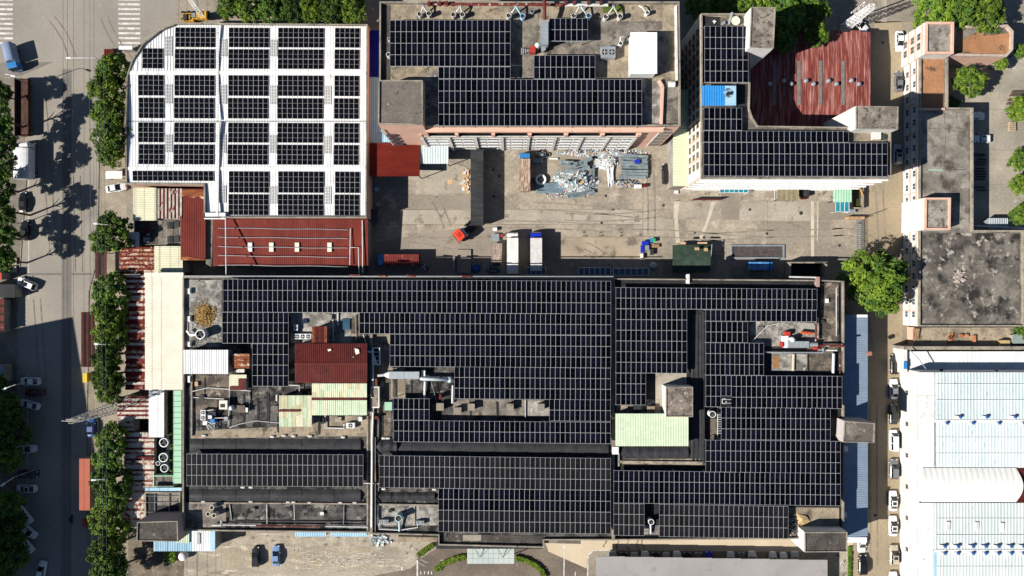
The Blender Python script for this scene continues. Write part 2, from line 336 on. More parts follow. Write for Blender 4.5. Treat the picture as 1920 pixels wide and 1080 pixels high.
oil = mat('oil_stain', (.05, .04, .03), (.2, .16, .12), 1.2, lo=.35, hi=.6, grain=.3)
for x, y, rx, ry in ((1096, 435, 4, 2.6), (1097, 442, 5, 2.5), (1127, 435, 4, 2.4), (1127, 442, 5, 2.5), (1165, 436, 4, 2), (1165, 442, 4, 2), (1098, 479, 4, 1), (1127, 480, 5, 1), (1201, 441, 3, 3.4), (1163, 430, 6, 2)):
    pts = []
    for k in range(16):
        rr = random.uniform(.65, 1.15); pts.append((x+rx*rr*math.cos(k*PI/8), y+ry*rr*math.sin(k*PI/8)))
    sheet('oil_stain', pts, Z4, oil, yard)
mb = MB()                                                      # pairs of tyre tracks crossing the concrete and the road
for i, (x, y, L, a, bend) in enumerate(((760, 440, 150, .1, .2), (905, 415, 240, -.02, .1), (1060, 400, 180, .06, -.2), (1180, 430, 200, 0, .12), (1290, 440, 160, -.05, 0), (1000, 380, 200, .03, .1), (1400, 430, 180, .04, -.1), (820, 370, 60, 1.0, .3), (1225, 320, 120, 1.5, .1), (1100, 455, 90, .4, .5), (1560, 430, 90, -.2, .9), (1655, 350, 200, 1.52, 0), (1650, 200, 160, 1.57, 0), (1645, 760, 300, 1.57, 0), (85, 180, 300, 1.5, 0), (150, 330, 180, 1.55, 0), (100, 30, 90, .8, .6), (200, 30, 110, 1.2, -.4), (75, 560, 200, 1.5, 0))):
    for off in (0, 13):
        pts = []
        for k in range(13):
            t = k/12; an = a+bend*t; pts.append((x+L*t*math.cos(a+bend*t*.5)-off*math.sin(an), y+L*t*math.sin(a+bend*t*.5)+off*math.cos(an)))
        q = poly_px(pts, .06)
        for p, r_ in zip(q[:-1], q[1:]):
            u = (Vector(r_)-Vector(p)).normalized(); n_ = Vector((-u.y, u.x))*.13
            mb.quad(*[(v.x, v.y, .056) for v in (Vector(p)-n_, Vector(r_)-n_, Vector(r_)+n_, Vector(p)+n_)])
tag(mb.build('tyre_track', mat('tyre_track_grime', (.2, .175, .142), (.29, .253, .205), .5, lo=.4, hi=.6, grain=.25)), kind='structure')
# ground strip along the buildings south of the small tower block, lane on the right, northern forecourt
sheet('pavement', [(1262, 354), (1352, 354), (1352, 377), (1262, 377)], Z3, rough_conc); sheet('pavement', [(1386, 354), (1562, 354), (1562, 376), (1386, 376)], Z3, rough_conc)
lane = sheet('lane', [(1640, 40), (1692, 40), (1692, 660), (1640, 660), (1622, 520), (1622, 350)], Z1, mat('lane_concrete', (.36, .29, .195), (.29, .235, .16), .06, c=(.2, .165, .12), ct=.62, cw=.14, csc=.25, grain=.12, gsc=1.6))
lane2 = sheet('lane', [(1550, 660), (1692, 660), (1692, 1400), (1550, 1400)], Z1, MATS['lane_concrete'])
sheet('forecourt', [(1600, -100), (1715, -100), (1715, 40), (1600, 45)], Z1, slab_dark)
sheet('drain_cover', [(1653, -20), (1663, -20), (1663, 41), (1652, 41)], Z2, slab_pale)
# garden yard behind the long building on the right
gy = sheet('back_yard', [(1822, 90), (2300, 90), (2300, 430), (1822, 430)], Z1, mat('back_yard_concrete', (.36, .32, .255), (.25, .225, .18), .12, c=(.4, .36, .3), csc=.3, grain=.2))
for y in (205, 280, 345): sheet('slab_joint', rect_px(1822, y, 2100, y+.6), Z2, trench_m, gy)
# car park and entrance drive at the bottom
sheet('car_park', [(400, 1000), (830, 1000), (830, 1020), (770, 1066), (690, 1090), (690, 1300), (240, 1300), (240, 1010), (400, 1040)], Z1, parking_m)
sheet('car_park_edge', [(345, 1002), (830, 1008), (800, 1026), (790, 1050), (760, 1056), (745, 1024), (405, 1024)], Z2, rough_conc)
for i in range(11):                                            # round plaster patches on the rough strip
    x, y = ((577, 1022), (600, 1010), (655, 1012), (705, 1028), (735, 1010), (757, 1040), (772, 1037), (785, 1023), (745, 1003), (460, 1017), (560, 1030))[i]
    sheet('plaster_patch', [(x+(6+i % 4*2)*random.uniform(.8, 1.1)*math.cos(k*.45), y+(4+i % 3*2)*random.uniform(.8, 1.1)*math.sin(k*.45)) for k in range(14)], Z3, slab_pale)
mb = MB()
for i in range(34):
    x = 404+i*8.6+(i % 2)*1.6
    if 468 < x < 492 or 508 < x < 526: continue
    mb.prism(poly_px([(x, 1028), (x+.9, 1028), (x+.9, 1066), (x, 1066)], Z3), Z3, Z3, sides=False)
tag(mb.build('parking_line', paint_y), kind='structure')
mb = MB()                                                      # curved tyre scuffs
for i in range(110):
    x, y = random.gauss(640, 60), random.gauss(1050, 9); a = random.uniform(-.25, .3); L = random.uniform(8, 34)
    pts = [(x+t*L, y+t*L*a+3*math.sin(t*2+i)) for t in (0, .33, .66, 1)]
    for p, q in zip(pts[:-1], pts[1:]): mb.prism(poly_px([p, (p[0], p[1]+.7), (q[0], q[1]+.7), q], Z4), Z4, Z4, sides=False)
tag(mb.build('tyre_scuff', mat('scuff', (.68, .63, .55), (.5, .45, .38), 2, grain=.2)), kind='structure')
drive = sheet('drive', [(828, 1022), (1020, 1022), (1028, 1032), (1102, 1066), (1110, 1400), (680, 1400), (700, 1080), (770, 1066), (790, 1046)], Z3, brown_asphalt)
sheet('lane', [(1020, 1008), (1520, 1004), (1600, 1010), (1600, 1036), (1144, 1032), (1112, 1032), (1102, 1042), (1100, 1066), (1028, 1034)], Z4, beige_lane)
mb = MB()
for pts in ([(1057, 1022), (1059.3, 1022), (1058, 1100), (1056, 1100)], [(1102, 1042), (1104, 1042), (1102.5, 1100), (1100, 1100)], [(1103, 1040), (1112, 1031), (1143, 1031), (1143, 1032.5), (1113, 1033), (1104.5, 1041.5)],
            [(781, 1050), (784, 1050), (784, 1100), (781, 1100)], [(788, 1071), (790, 1071), (790, 1077), (788, 1077)], [(795, 1071), (797, 1071), (797, 1077), (795, 1077)], [(802, 1071), (804, 1071), (804, 1077), (802, 1077)], [(808, 1071), (810, 1071), (810, 1077), (808, 1077)],
            [(752, 1064), (755, 1062), (755, 1070), (753, 1070)], [(1078, 1072), (1080, 1072), (1079, 1084), (1077, 1084)]):
    mb.prism(poly_px(pts, .06), .06, .06, sides=False)
for x, y, ln in ((1447, 1027.5, 22), (1163, 1021, 18)):             # arrows pointing right
    mb.prism(poly_px([(x, y), (x+ln-6, y), (x+ln-6, y+1.5), (x, y+1.5)], .06), .06, .06, sides=False)
    mb.prism(poly_px([(x+ln-6, y-1.4), (x+ln, y+.75), (x+ln-6, y+2.9)], .06), .06, .06, sides=False)
mb.prism(poly_px([(1578.5, 1056), (1580.5, 1056), (1580.5, 1072), (1578.5, 1072)], .06), .06, .06, sides=False)
mb.prism(poly_px([(1575, 1058), (1579.5, 1050), (1584, 1058)], .06), .06, .06, sides=False)
tag(mb.build('road_marking', paint_w), kind='structure')
stain = mat('wet_stain', (.2, .15, .09), (.26, .2, .13), 1.5, grain=.2)
for i, (x, y0, y1) in enumerate(((1134, 1010, 1026), (1158, 1011, 1030), (1178, 1011, 1032), (1197, 1012, 1034), (1206, 1012, 1034))):
    pts = [(x+math.sin(t*5+i)*3-1.5, y0+(y1-y0)*t) for t in (0, .25, .5, .75, 1)]; sheet('wet_stain', pts+[(a+3+math.sin(b_), b_) for a, b_ in pts[::-1]], .055, stain)
sheet('verge', [(1567, 1030), (1592, 1030), (1592, 1200), (1560, 1200)], Z3, rough_conc)
sheet('verge', [(258, 1010), (345, 1010), (345, 1200), (240, 1200), (240, 1000)], Z3, dirt_m)

# ---------------------------------------------------------------- buildings
_WM = {}
def win_row(parent, A, B, zs, n, ww, hh, frame=white_metal, pane=glass_win, m0=.06, out=1, skip=0, pname='window'):
    """windows along the wall foot A->B (photo points at ground level); out=1: outward is to the right of A->B seen from above"""
    a, b = Vector(P(*A)), Vector(P(*B)); u = (b-a).normalized(); nrm = Vector((u.y, -u.x))*out; L = (b-a).length
    ang = math.atan2(nrm.x, -nrm.y)
    key = (ww, hh, frame.name, pane.name, pname)
    if key not in _WM:
        f = MB(); t = .07
        for q in ((-ww/2, 0, ww/2, t), (-ww/2, hh-t, ww/2, hh)): f.box(q[0], -.06, q[1], q[2], .0, q[3])
        for x in (-ww/2, ww/2-t, -t/2): f.box(x, -.06, t, x+t, 0, hh-t)
        f.box(-ww/2-.08, -.14, -.08, ww/2+.08, 0, -.002)
        p = MB().quad((-ww/2+t, -.03, t), (ww/2-t, -.03, t), (ww/2-t, -.03, hh-t), (-ww/2+t, -.03, hh-t))
        _WM[key] = (f.mesh('window', frame), p.mesh('pane', pane))
    fm, pm = _WM[key]; base = wloc(parent)
    for z in zs:
        for i in range(n):
            if skip and random.random() < skip: continue
            p = a+u*(L*(m0+(1-2*m0)*(i+.5)/n))
            o = bpy.data.objects.new(pname, fm); col.objects.link(o); o.parent = parent
            o.location = Vector((p.x, p.y, z))-base; o.rotation_euler = (0, 0, ang)
            q = bpy.data.objects.new('pane', pm); col.objects.link(q); q.parent = o
def building(name, label, pts, h, wallm, roofm, par=(.6, .25, parapet_m), cat='building', top=None, base=0):
    """pts: roof outline as photo points at height h (top of roof slab)"""
    q = poly_px(pts, h); c = cen(pts, h); root = thing(name, label, cat, (c[0], c[1], base))
    MB().prism(q, base, h, cap=False).build('wall', wallm, root)
    if top is None: MB().prism(q, h, h, sides=False).build('roof', roofm, root)
    if par: MB().ring(q, par[1], h, h+par[0]).build('parapet', par[2], root)
    return root
PZ = {}
def roof_patch(root, pts, h, m, name='roof_patch', dz=.03):
    PZ[root.name] = PZ.get(root.name, 0)+1; dz += PZ[root.name]*.006
    return MB().prism(poly_px(pts, h), h+dz, h+dz, sides=False).build(name, m, root)
def stair_tower(root, pts, h0, h, wallm, roofm, par=.3, parm=None, t=.2):
    q = poly_px(pts, h)
    o = MB().prism(q, h0, h, mi=0, top=1).build('stair_tower', [wallm, roofm], root)
    if par: MB().ring(q, t, h, h+par).build('parapet', parm or parapet_m, o)
    return o
def corr_roof(root, x0, y0, x1, y1, h0, h1, along, m, pitch=.5, amp=.06, name='roof_sheet', thick=.08):
    """ribbed roof sheet over a photo rectangle; h0/h1: heights at its top (north) and bottom (south) edge if along='y', else at west / east"""
    if along == 'y':
        a, b = P3(x0, y0, h0), P3(x0, y1, h1); c, d_ = P3(x1, y1, h1), P3(x1, y0, h0)
    else:
        a, b = P3(x0, y0, h0), P3(x1, y0, h1); c, d_ = P3(x1, y1, h1), P3(x0, y1, h0)
    mb = MB().corr(a, b, c, d_, pitch, amp)
    q = [Vector(v) for v in (a, b, c, d_)]; dn = Vector((0, 0, thick))
    for i in range(4):
        v0, v1 = q[i], q[(i+1) % 4]; mb.quad(v0, v1, v1-dn, v0-dn)
    mb.quad(*(v-dn for v in q))
    return mb.build(name, m, root)
def shed(name, label, x0, y0, x1, y1, h, m, along='y', pitch=.5, base=0, wallm=grey_wall, slope=0, gable=None, cat='shed', amp=.06, open_=False, inset_=.2):
    """gable: photo y (along='y') or x (along='x') of the ridge; slope: extra height at the west/north edge"""
    cx, cy = P((x0+x1)/2, (y0+y1)/2, h); root = thing(name, label, cat, (cx, cy, base))
    low = min(h, h+slope, h)
    if gable is None: corr_roof(root, x0, y0, x1, y1, h+slope, h, along, m, pitch, amp)
    elif along == 'y':
        corr_roof(root, x0, y0, x1, gable, h, h+.8, along, m, pitch, amp); corr_roof(root, x0, gable, x1, y1, h+.8, h, along, m, pitch, amp)
        a, b = P(x0, gable, h+.8), P(x1, gable, h+.8); MB().box(a[0]-.05, a[1]-.22, h+.8-.05, b[0]+.05, a[1]+.22, h+.8+amp+.05).build('ridge_cap', m, root)
    else:
        corr_roof(root, x0, y0, gable, y1, h, h+.8, along, m, pitch, amp); corr_roof(root, gable, y0, x1, y1, h+.8, h, along, m, pitch, amp)
    r = R(x0, y0, x1, y1, h); i = inset_; top = low-.09
    if open_:
        for x in (r[0]+i, r[2]-i):
            for y in (r[1]+i, r[3]-i): MB().box(x-.08, y-.08, base, x+.08, y+.08, top).build('post', dark_steel, root)
    else: MB().box(r[0]+i, r[1]+i, base, r[2]-i, r[3]-i, top, bottom=False).build('wall', wallm, root)
    return root
def sheets_shed(name, label, x0, y0, x1, y1, h, mats_, n, along, base=0, wallm=grey_wall, cat='shed', amp=.05, open_=False, pitch=.3, jag=0):
    """a roof laid of single sheets that differ in colour; along: direction the ribs run"""
    cx, cy = P((x0+x1)/2, (y0+y1)/2, h); root = thing(name, label, cat, (cx, cy, base))
    for i in range(n):
        m = mats_[i % len(mats_)] if isinstance(mats_, list) else mats_(i); dz = (i % 2)*.03
        if along == 'x':
            a, b = y0+(y1-y0)*i/n, y0+(y1-y0)*(i+1)/n; j = random.uniform(-jag, jag)
            corr_roof(root, x0+j, a, x1, b, h+dz, h+dz, 'x', m, pitch, amp, thick=.03)
        else:
            a, b = x0+(x1-x0)*i/n, x0+(x1-x0)*(i+1)/n; j = random.uniform(-jag, jag)
            corr_roof(root, a, y0, b, y1+j, h+dz, h+dz, 'y', m, pitch, amp, thick=.03)
    r = R(x0, y0, x1, y1, h)
    if open_:
        for x in (r[0]+.3, r[2]-.3):
            for y in (r[1]+.3, r[3]-.3): MB().box(x-.08, y-.08, base, x+.08, y+.08, h-.05).build('post', dark_steel, root)
    else: MB().box(r[0]+.25, r[1]+.25, base, r[2]-.25, r[3]-.25, h-.05, bottom=False).build('wall', wallm, root)
    return root

# --- solar arrays: every panel is a part of its array
def panel_mesh(name, glass, mid=.009, midc=None):
    w_, l_, f, t = 1.108, 2.374, .029, .045; mb = MB()
    x0, x1, y0, y1 = -w_/2, w_/2, -l_/2, l_/2
    o = [(x0, y0), (x1, y0), (x1, y1), (x0, y1)]; q = [(x0+f, y0+f), (x1-f, y0+f), (x1-f, y1-f), (x0+f, y1-f)]
    for i in range(4):
        j = (i+1) % 4
        mb.quad(o[i]+(t,), o[j]+(t,), q[j]+(t,), q[i]+(t,), 0)
        mb.quad(o[i]+(0,), o[j]+(0,), o[j]+(t,), o[i]+(t,), 0)
    mb.quad((x0+f, y0+f, t-.008), (x1-f, y0+f, t-.008), (x1-f, -mid, t-.008), (x0+f, -mid, t-.008), 1)
    mb.quad((x0+f, mid, t-.008), (x1-f, mid, t-.008), (x1-f, y1-f, t-.008), (x0+f, y1-f, t-.008), 1)
    mb.quad((x0+f, -mid, t-.006), (x1-f, -mid, t-.006), (x1-f, mid, t-.006), (x0+f, mid, t-.006), 2)
    mb.quad(o[3]+(0,), o[2]+(0,), o[1]+(0,), o[0]+(0,), 0)
    return mb.mesh(name, [panel_alu, glass, midc or mat('cell_gap', (.03, .03, .038), grain=0)])
PM_BLUE = panel_mesh('solar_panel', cell_blue); PM_SHEEN = panel_mesh('solar_panel', cell_sheen); PM_SPLIT = panel_mesh('solar_panel', cell_grey_dark, .026, mat('cell_gap_pale', (.22, .22, .23), grain=0))
NPAN = 0
def array(label, z, blocks, base, group='solar arrays on the roofs', grey=False, zf=None):
    """blocks: (x0, yl, x1, y1l, cols, rows, drop): photo rectangle at height z, drop = how far its right end lies lower"""
    global NPAN
    b0 = blocks[0]; c = P(b0[0]+2, b0[1]+2, z); root = thing('solar_array', label, 'solar array', (c[0], c[1], base), group)
    loc = Vector((c[0], c[1], base)); sup = MB()
    for blk in blocks:
        x0, y0, x1, y1, nc, nr = blk[:6]; drop = blk[6] if len(blk) > 6 else 0; g = blk[7] if len(blk) > 7 else grey
        cw, rh = (x1-x0)/nc, (y1-y0)/nr; ang = -math.atan2(drop, x1-x0)
        for r_ in range(nr):
            for c_ in range(nc):
                px = x0+cw*(c_+.5); py = y0+rh*(r_+.5)+drop*(px-x0)/(x1-x0)
                zz, tilt = (zf(py) if zf else (z, 0)); k = S*(1-zz/H)
                o = bpy.data.objects.new('solar_panel', PM_SPLIT if zf else PM_SHEEN if (g is True or (g and r_ in g)) else PM_BLUE); col.objects.link(o); o.parent = root
                x, y = P(px, py, zz); o.location = Vector((x, y, zz))-loc
                o.rotation_euler = (tilt+random.gauss(0, .004), random.gauss(0, .004), ang)
                o.scale = (cw*k/1.125, rh*k/2.385, 1); NPAN += 1
        if z-base > 1:
            for i in range(0, nc+1, 6):
                for j in (0, nr):
                    px = x0+cw*i; py = y0+rh*j+drop*i/nc; x, y = P(px, py, z)
                    px2 = min(max(x, P(x0, 0, z)[0]+.1), P(x1, 0, z)[0]-.1); sup.box(px2-.05, y-.05, base, px2+.05, y+.05, z-.01)
            for j in range(nr+1):
                a = P(x0, y0+rh*j, z); b = P(x1, y0+rh*j+drop, z); sup.tube([(a[0], a[1], z-.08), (b[0], b[1], z-.08)], .05, 4)
    if sup.v: sup.build('support_frame', galv, root)
    return root
# === white warehouse, top left ===
HW = 6.2
ww_pts = [(332, 44), (690, 47), (688, 409), (384, 409), (384, 347), (238, 346), (236, 230), (240, 142), (250, 112), (270, 82), (300, 57)]
wh = building('warehouse', 'white ribbed warehouse roof with rounded corner beside the road', ww_pts, HW, pink_wall, white_metal, (.55, .3, parapet_m), 'warehouse', top=1)
def wh_z(py):                                                  # gables: ridges at y=136 and 316, valley at 227
    A = .55; k = S*(1-HW/H)
    if py < 136: t, sg = (py-46)/90, 1
    elif py < 227: t, sg = (227-py)/91, -1
    elif py < 316: t, sg = (py-227)/89, 1
    else: t, sg = (409-py)/93, -1
    return HW-.25+A*t, -sg*math.atan(A/(90*k))
def wh_strip(y0, y1, segs):
    for x0, x1 in segs:
        corr_roof(wh, x0, y0, x1, y1, wh_z(y0+.01)[0], wh_z(y1-.01)[0], 'y', white_metal, .62, .05)
# rounded corner: short sheets that step back with the curve
cur = [(332, 44), (300, 57), (270, 82), (250, 112), (240, 142)]
def curx(py):
    for (xa, ya), (xb, yb) in zip(cur[:-1], cur[1:]):
        if ya <= py <= yb: return xa+(xb-xa)*(py-ya)/(yb-ya)
    return 238
q = MB()
cols_x = [240, 246, 253, 261, 270, 280, 290, 300, 311, 322, 332]
for xa, xb in zip(cols_x[:-1], cols_x[1:]):
    def top(x):
        for (x1_, y1_), (x2_, y2_) in zip(cur[:-1], cur[1:]):
            if x2_ <= x <= x1_: return y1_+(y2_-y1_)*(x1_-x)/(x1_-x2_)
        return 142
    ya, yb = top(xa)+1, top(xb)+1
    a, b = P3(xa, min(ya, 135.5), wh_z(min(ya, 135.5))[0]), P3(xb, yb, wh_z(yb)[0]); c, d_ = P3(xb, 136, wh_z(135.99)[0]), P3(xa, 136, wh_z(135.99)[0])
    q.quad(d_, c, b, a); e = Vector((0, 0, .05))
    q.box(c[0]-.12, c[1], c[2]-.4, c[0]+.05, b[1], c[2]+.03) if 0 else None
    nrib = max(1, int((xb-xa)*S/.62))
    for i in range(nrib):
        t = (i+.5)/nrib; p1 = Vector(a).lerp(Vector(b), t)+e/2; p2 = Vector(d_).lerp(Vector(c), t)+e/2; q.tube([p1, p2], .06, 4)
q.build('roof_sheet', white_metal, wh)
wh_strip(47, 136, [(332, 407), (409, 687)])
wh_strip(136, 227, [(239, 407), (409, 687)]); wh_strip(227, 316, [(239, 407), (409, 687)])
corr_roof(wh, 239, 316, 407, 346, wh_z(315.9)[0], wh_z(346)[0], 'y', white_metal, .62, .05); corr_roof(wh, 385, 346, 407, 408, wh_z(346)[0], wh_z(408)[0], 'y', white_metal, .62, .05)
corr_roof(wh, 409, 316, 687, 408, wh_z(315.9)[0], wh_z(408)[0], 'y', white_metal, .62, .05)
for y, x0 in ((136, 241), (316, 239)):
    a, b = P(x0, y, HW+.4), P(686, y, HW+.4); MB().box(a[0], a[1]-.35, HW+.26, b[0], a[1]+.35, HW+.42).build('ridge_cap', white_metal, wh)
a, b = P(239, 227, HW), P(686, 227, HW); MB().box(a[0], a[1]-.12, HW-.3, b[0], a[1]+.12, HW-.16).build('gutter', grey_steel, wh)
for y0, y1 in ((48, 226), (229, 400)):
    a, b = P(408, y0, HW+.4), P(408, y1, HW+.4); MB().box(a[0]-.3, b[1], HW+.45, a[0]+.3, a[1], HW+.52).build('walkway', galv if 0 else skylight_m if 0 else white_metal, wh)
    mb = MB()
    for i in range(int((y1-y0)/3)):
        x, y = P(408, y0+i*3+1, HW+.45); mb.box(x-.24, y-.06, HW+.52, x+.24, y+.06, HW+.55)
    mb.build('walkway_rung', galv, wh)
tag(MB().tube([P3(411.5, 230, HW+.55), P3(409, 405, HW+.5), P3(423, 409, HW+.5), P3(424, 516, 9.6)], .14, 6).build('pipe', white_pipe), 'white pipe running from the warehouse valley down over the red shed', 'pipe')
for x, y0, y1 in ((316.5, 68, 105), (418.5, 73, 106), (513.5, 74, 106), (316.5, 158, 194), (418, 159, 195), (513, 160, 195.5), (614.5, 161, 196), (316.5, 252, 286), (417, 252, 287), (512, 253, 287), (613.5, 255, 288), (417.5, 348, 380), (512.5, 349, 382), (614, 350, 383)):
    z0, z1 = wh_z(y0)[0]+.09, wh_z(y1)[0]+.09
    sky_ = MB().quad(P3(x-6.5, y1, z1), P3(x+6.5, y1, z1), P3(x+6.5, y0, z0), P3(x-6.5, y0, z0)).build('skylight', skylight_m, wh)
    fr = MB()
    for i in range(5):
        xx = x-6.2+i*3.1; fr.tube([P3(xx, y0, z0+.02), P3(xx, y1, z1+.02)], .07, 4)
    for i in range(7):
        yy = y0+(y1-y0)*i/6; fr.tube([P3(x-6.2, yy, z0+(z1-z0)*i/6+.02), P3(x+6.2, yy, z0+(z1-z0)*i/6+.02)], .05, 4)
    fr.build('frame', white_metal, sky_)
win_row(wh, (677, 62), (675, 400), [1.2, 3.9], 10, 2.2, 1.3, frame=pink_wall, out=-1)
def wz(py):
    z, t = wh_z(py); return z+.16, t
tier_names = ('top tier', 'second tier', 'third tier', 'bottom tier'); col_names = ('far left', 'second', 'third', 'fourth', 'far right')
cols_ = {1: (328.5, 404, 8), 2: (429, 504.5, 8), 3: (521.5, 607.5, 9), 4: (628, 674.5, 5)}
tiers = (((51, 88.3), (91.3, 128.5)), ((140.5, 179), (183, 221.5)), ((229.3, 266.8), (270.3, 308)), ((320.5, 360.5), (363.5, 402.5)))
for ti, ((a0, a1), (b0, b1)) in enumerate(tiers):
    for ci in range(5):
        dr = .5
        if ci == 0:
            if ti == 0: bl = [(267, 90.3, 305.5, 128.3, 4, 2, .4)]
            elif ti == 3: bl = [(248.5, 320.3, 400.5, 339, 16, 1, .6)]
            else: bl = [(259, a0, 307, a1, 5, 2, .4), (260, b0, 307.5, b1, 5, 2, .4)]
        elif ci == 1 and ti == 3: continue
        else:
            x0, x1, n = cols_[ci]; sh = (0, -1.5, -2, 0)[ti] if ci == 1 else (0, -1, -1.5, 0)[ti]
            bl = [(x0+sh, a0+.3*ci, x1+sh, a1+.3*ci, n, 2, dr), (x0+sh-.8, b0+.3*ci, x1+sh-.8, b1+.3*ci, n, 2, dr)]
        lb = ('long single row of panels along the lower left edge of the white warehouse' if (ci == 0 and ti == 3) else
              'small array of two rows in the rounded corner of the white warehouse' if (ci == 0 and ti == 0) else
              'solar array in the %s column of the %s on the white warehouse' % (col_names[ci], tier_names[ti]))
        array(lb, HW+.2, bl, HW+.2, 'solar arrays on the white warehouse', zf=wz)

# === red sheds south of the warehouse ===
rs = shed('shed', 'long dark red shed with white pipes and four white skylights', 400, 411, 690, 499, 5.2, red_shed, 'y', .45, wallm=grey_wall, slope=.5, amp=.03)
for x in (469, 509, 557, 618):
    mb = MB().box(*(lambda r: (r[0], r[1], 5.5, r[2], r[3], 5.75))(R(x-4, 455, x+4, 472, 5.6))); mb.build('skylight', white_metal if x == 469 else cream_metal, rs)
for y, nm_ in ((427.5, 'topmost'), (444.5, 'second'), (462.5, 'middle, skylight level'), (479.5, 'fourth'), (497, 'lowest')):
    tag(MB().tube([P3(x_, y+math.sin(x_*.05+y)*.5+(x_-410)*.012, 5.95) for x_ in range(409, 661, 9)], .07, 6).build('pipe', galv), 'thin white pipe crossing the long dark red shed, %s of five' % nm_, 'pipe', 'white pipes over the red shed')
tag(MB().tube([P3(657, 428, 5.95), P3(656, 497, 5.9)], .1, 6).build('pipe', white_pipe), 'white pipe joining the right ends of the shed pipes', 'pipe')
tag(MB().tube([P3(658, 464, 5.95), P3(672, 464, 5.9), P3(673, 512, 5.9)], .1, 6).build('pipe', white_pipe), 'bent white pipe dropping to the large roof by the red shed edge', 'pipe')
tag(MB().tube([P3(679.5, 413, 5.9), P3(680, 512, 5.7)], .12, 6).build('pipe', white_pipe), 'straight white pipe down the right edge of the red shed', 'pipe')
shed('shed', 'pale cream roof shed left of the striped rusty roof', 249.5, 352, 293, 413.5, 5.6, cream_green, 'x', .5)
sheets_shed('shed', 'shed roof of white and rust red stripes below the warehouse corner', 292, 353.5, 341, 410, 5.4, lambda i: (stripe_red, stripe_white)[i % 2], 14, 'y', jag=.6)
s_ = shed('shed', 'red brown corrugated shed with an orange rusted upper edge', 338.5, 354, 385.5, 488, 5.3, red_shed, 'y', .4)
roof_patch(s_, [(341, 355.5), (383, 355.5), (383, 375), (372, 368), (360, 372), (350, 366), (341, 369)], 5.4, rust_orange, 'rust_patch', .05)
roof_patch(s_, [(339.5, 482), (350, 481), (384, 486), (384, 488), (360, 488), (339.5, 488)], 5.4, rust_orange, 'rust_patch', .05)
gb = building('low_building', 'low grey flat roof with four dark hatches between the sheds', [(252, 410), (339, 410), (339, 460), (252, 460)], 3.2, grey_wall, roof_dark, (.2, .2, parapet_m))
roof_patch(gb, [(297, 412), (338, 412), (338, 459), (297, 459)], 3.2, roof_grey)
for x, y in ((319, 423), (331, 420), (319, 449), (331, 448)):
    r = R(x-5.5, y-6, x+4.5, y+6, 3.6); MB().box(r[0], r[1], 3.24, r[2], r[3], 3.55).build('hatch', dark_steel, gb)
for x, y, s in ((270, 432, 4), (278, 440, 2), (275, 450, 5)):
    r = R(x-s, y-s, x+s, y+s, 3.6); MB().box(r[0], r[1], 3.24, r[2], r[3], 3.9).build('roof_box', maroon if s == 4 else grey_steel, gb)
shed('shed', 'small bright white roof tucked beside the round street tree', 238, 435, 260.5, 463.5, 4.2, white_metal, 'y', .5)
sheets_shed('shed', 'small red and white striped rusty roof by the road trees', 223.5, 463, 290, 514, 4.6, lambda i: (stripe_red, rust_patchy)[i % 2], 13, 'x', jag=1)
shed('shed', 'cream roof shed right of the small striped roof', 289.5, 461.5, 342.5, 512, 5.0, cream_green, 'x', .5)
bl_ = building('low_building', 'narrow concrete ledge between red brown shed and long red shed', [(384, 405), (400, 405), (396, 500), (386, 495)], 4.6, grey_wall, roof_grey, None)
tag(MB().box(*(lambda r: (r[0], r[1], 6.2, r[2], r[3], 6.75))(R(383, 399, 423, 411, 6.6))).build('gutter_box', white_metal), 'long white box gutter at the warehouse inner corner', 'gutter')

# === west sheds of the main factory ===
cs = shed('shed', 'long cream corrugated roof along the west side of the factory', 272, 514, 343, 731, 7.0, cream_metal, 'x', .42, slope=.4)
a = R(271, 511, 344, 519, 7.3); MB().box(a[0], a[1], 7.0, a[2], a[3], 7.45).build('ridge_cap', cream_metal, cs)
ws = shed('shed', 'narrow white roof below the long cream roof', 279, 730, 307.5, 820, 6.6, white_metal, 'x', .5)
def rusty(p):
    def f(i): return random.choices((stripe_red, stripe_white, rust_patchy, rust_patchy), p)[0] if i % 2 else random.choices((stripe_white, stripe_red), (.45+p[1]*.5, .5))[0]
    return f
sheets_shed('shed', 'dark red and white striped lean-to beside the long cream roof', 235, 515, 273, 731, 4.6, lambda i: (stripe_red, stripe_white, stripe_red, stripe_red, rust_patchy)[i % 5] if i > 8 else (stripe_white, stripe_red)[i % 2], 44, 'x', jag=1.5)
sheets_shed('shed', 'rusty striped lean-to above the black opening', 221, 743, 280, 785, 4.4, lambda i: (stripe_red, stripe_white)[i % 2], 10, 'x', jag=2)
MB_ = building('low_building', 'square black roof opening between the rusty lean-tos', [(249, 784), (280, 784), (280, 812), (249, 812)], 1.2, grey_wall, black_m, None)
sheets_shed('shed', 'rusty striped strip left of the black opening', 222, 785, 250, 812, 4.4, lambda i: (stripe_white, rust_patchy)[i % 2], 6, 'x')
sheets_shed('shed', 'broad weathered white roof streaked with rust beside the three tanks', 232, 811, 289, 916, 4.6, lambda i: (stripe_white, stripe_white, stripe_red, stripe_white, rust_patchy)[i % 5], 26, 'x', jag=2)
sheets_shed('shed', 'whitish rusted roof next to the old concrete grid roof', 228, 915, 273, 988, 4.6, lambda i: (stripe_white, rust_patchy, stripe_white, stripe_white)[i % 4], 17, 'x', jag=2)
tag(MB().tube([P3(257, 857, 4.9), P3(287, 857, 4.9)], .3, 8).build('steel_drum', maroon), 'rust red drum lying on the weathered white roof', 'drum')
pit = building('low_building', 'strip with planted bed and tanks between white roof and green awning', [(278, 818), (326, 730), (326, 905), (288, 905)][0:0] or [(306, 730), (327, 730), (327, 905), (289, 905), (289, 819), (306, 819)], 3.0, grey_wall, bitumen2, None)
aw = thing('awning', 'mint green translucent awning strip along the factory west wall', 'awning', P3(333, 820, 0))
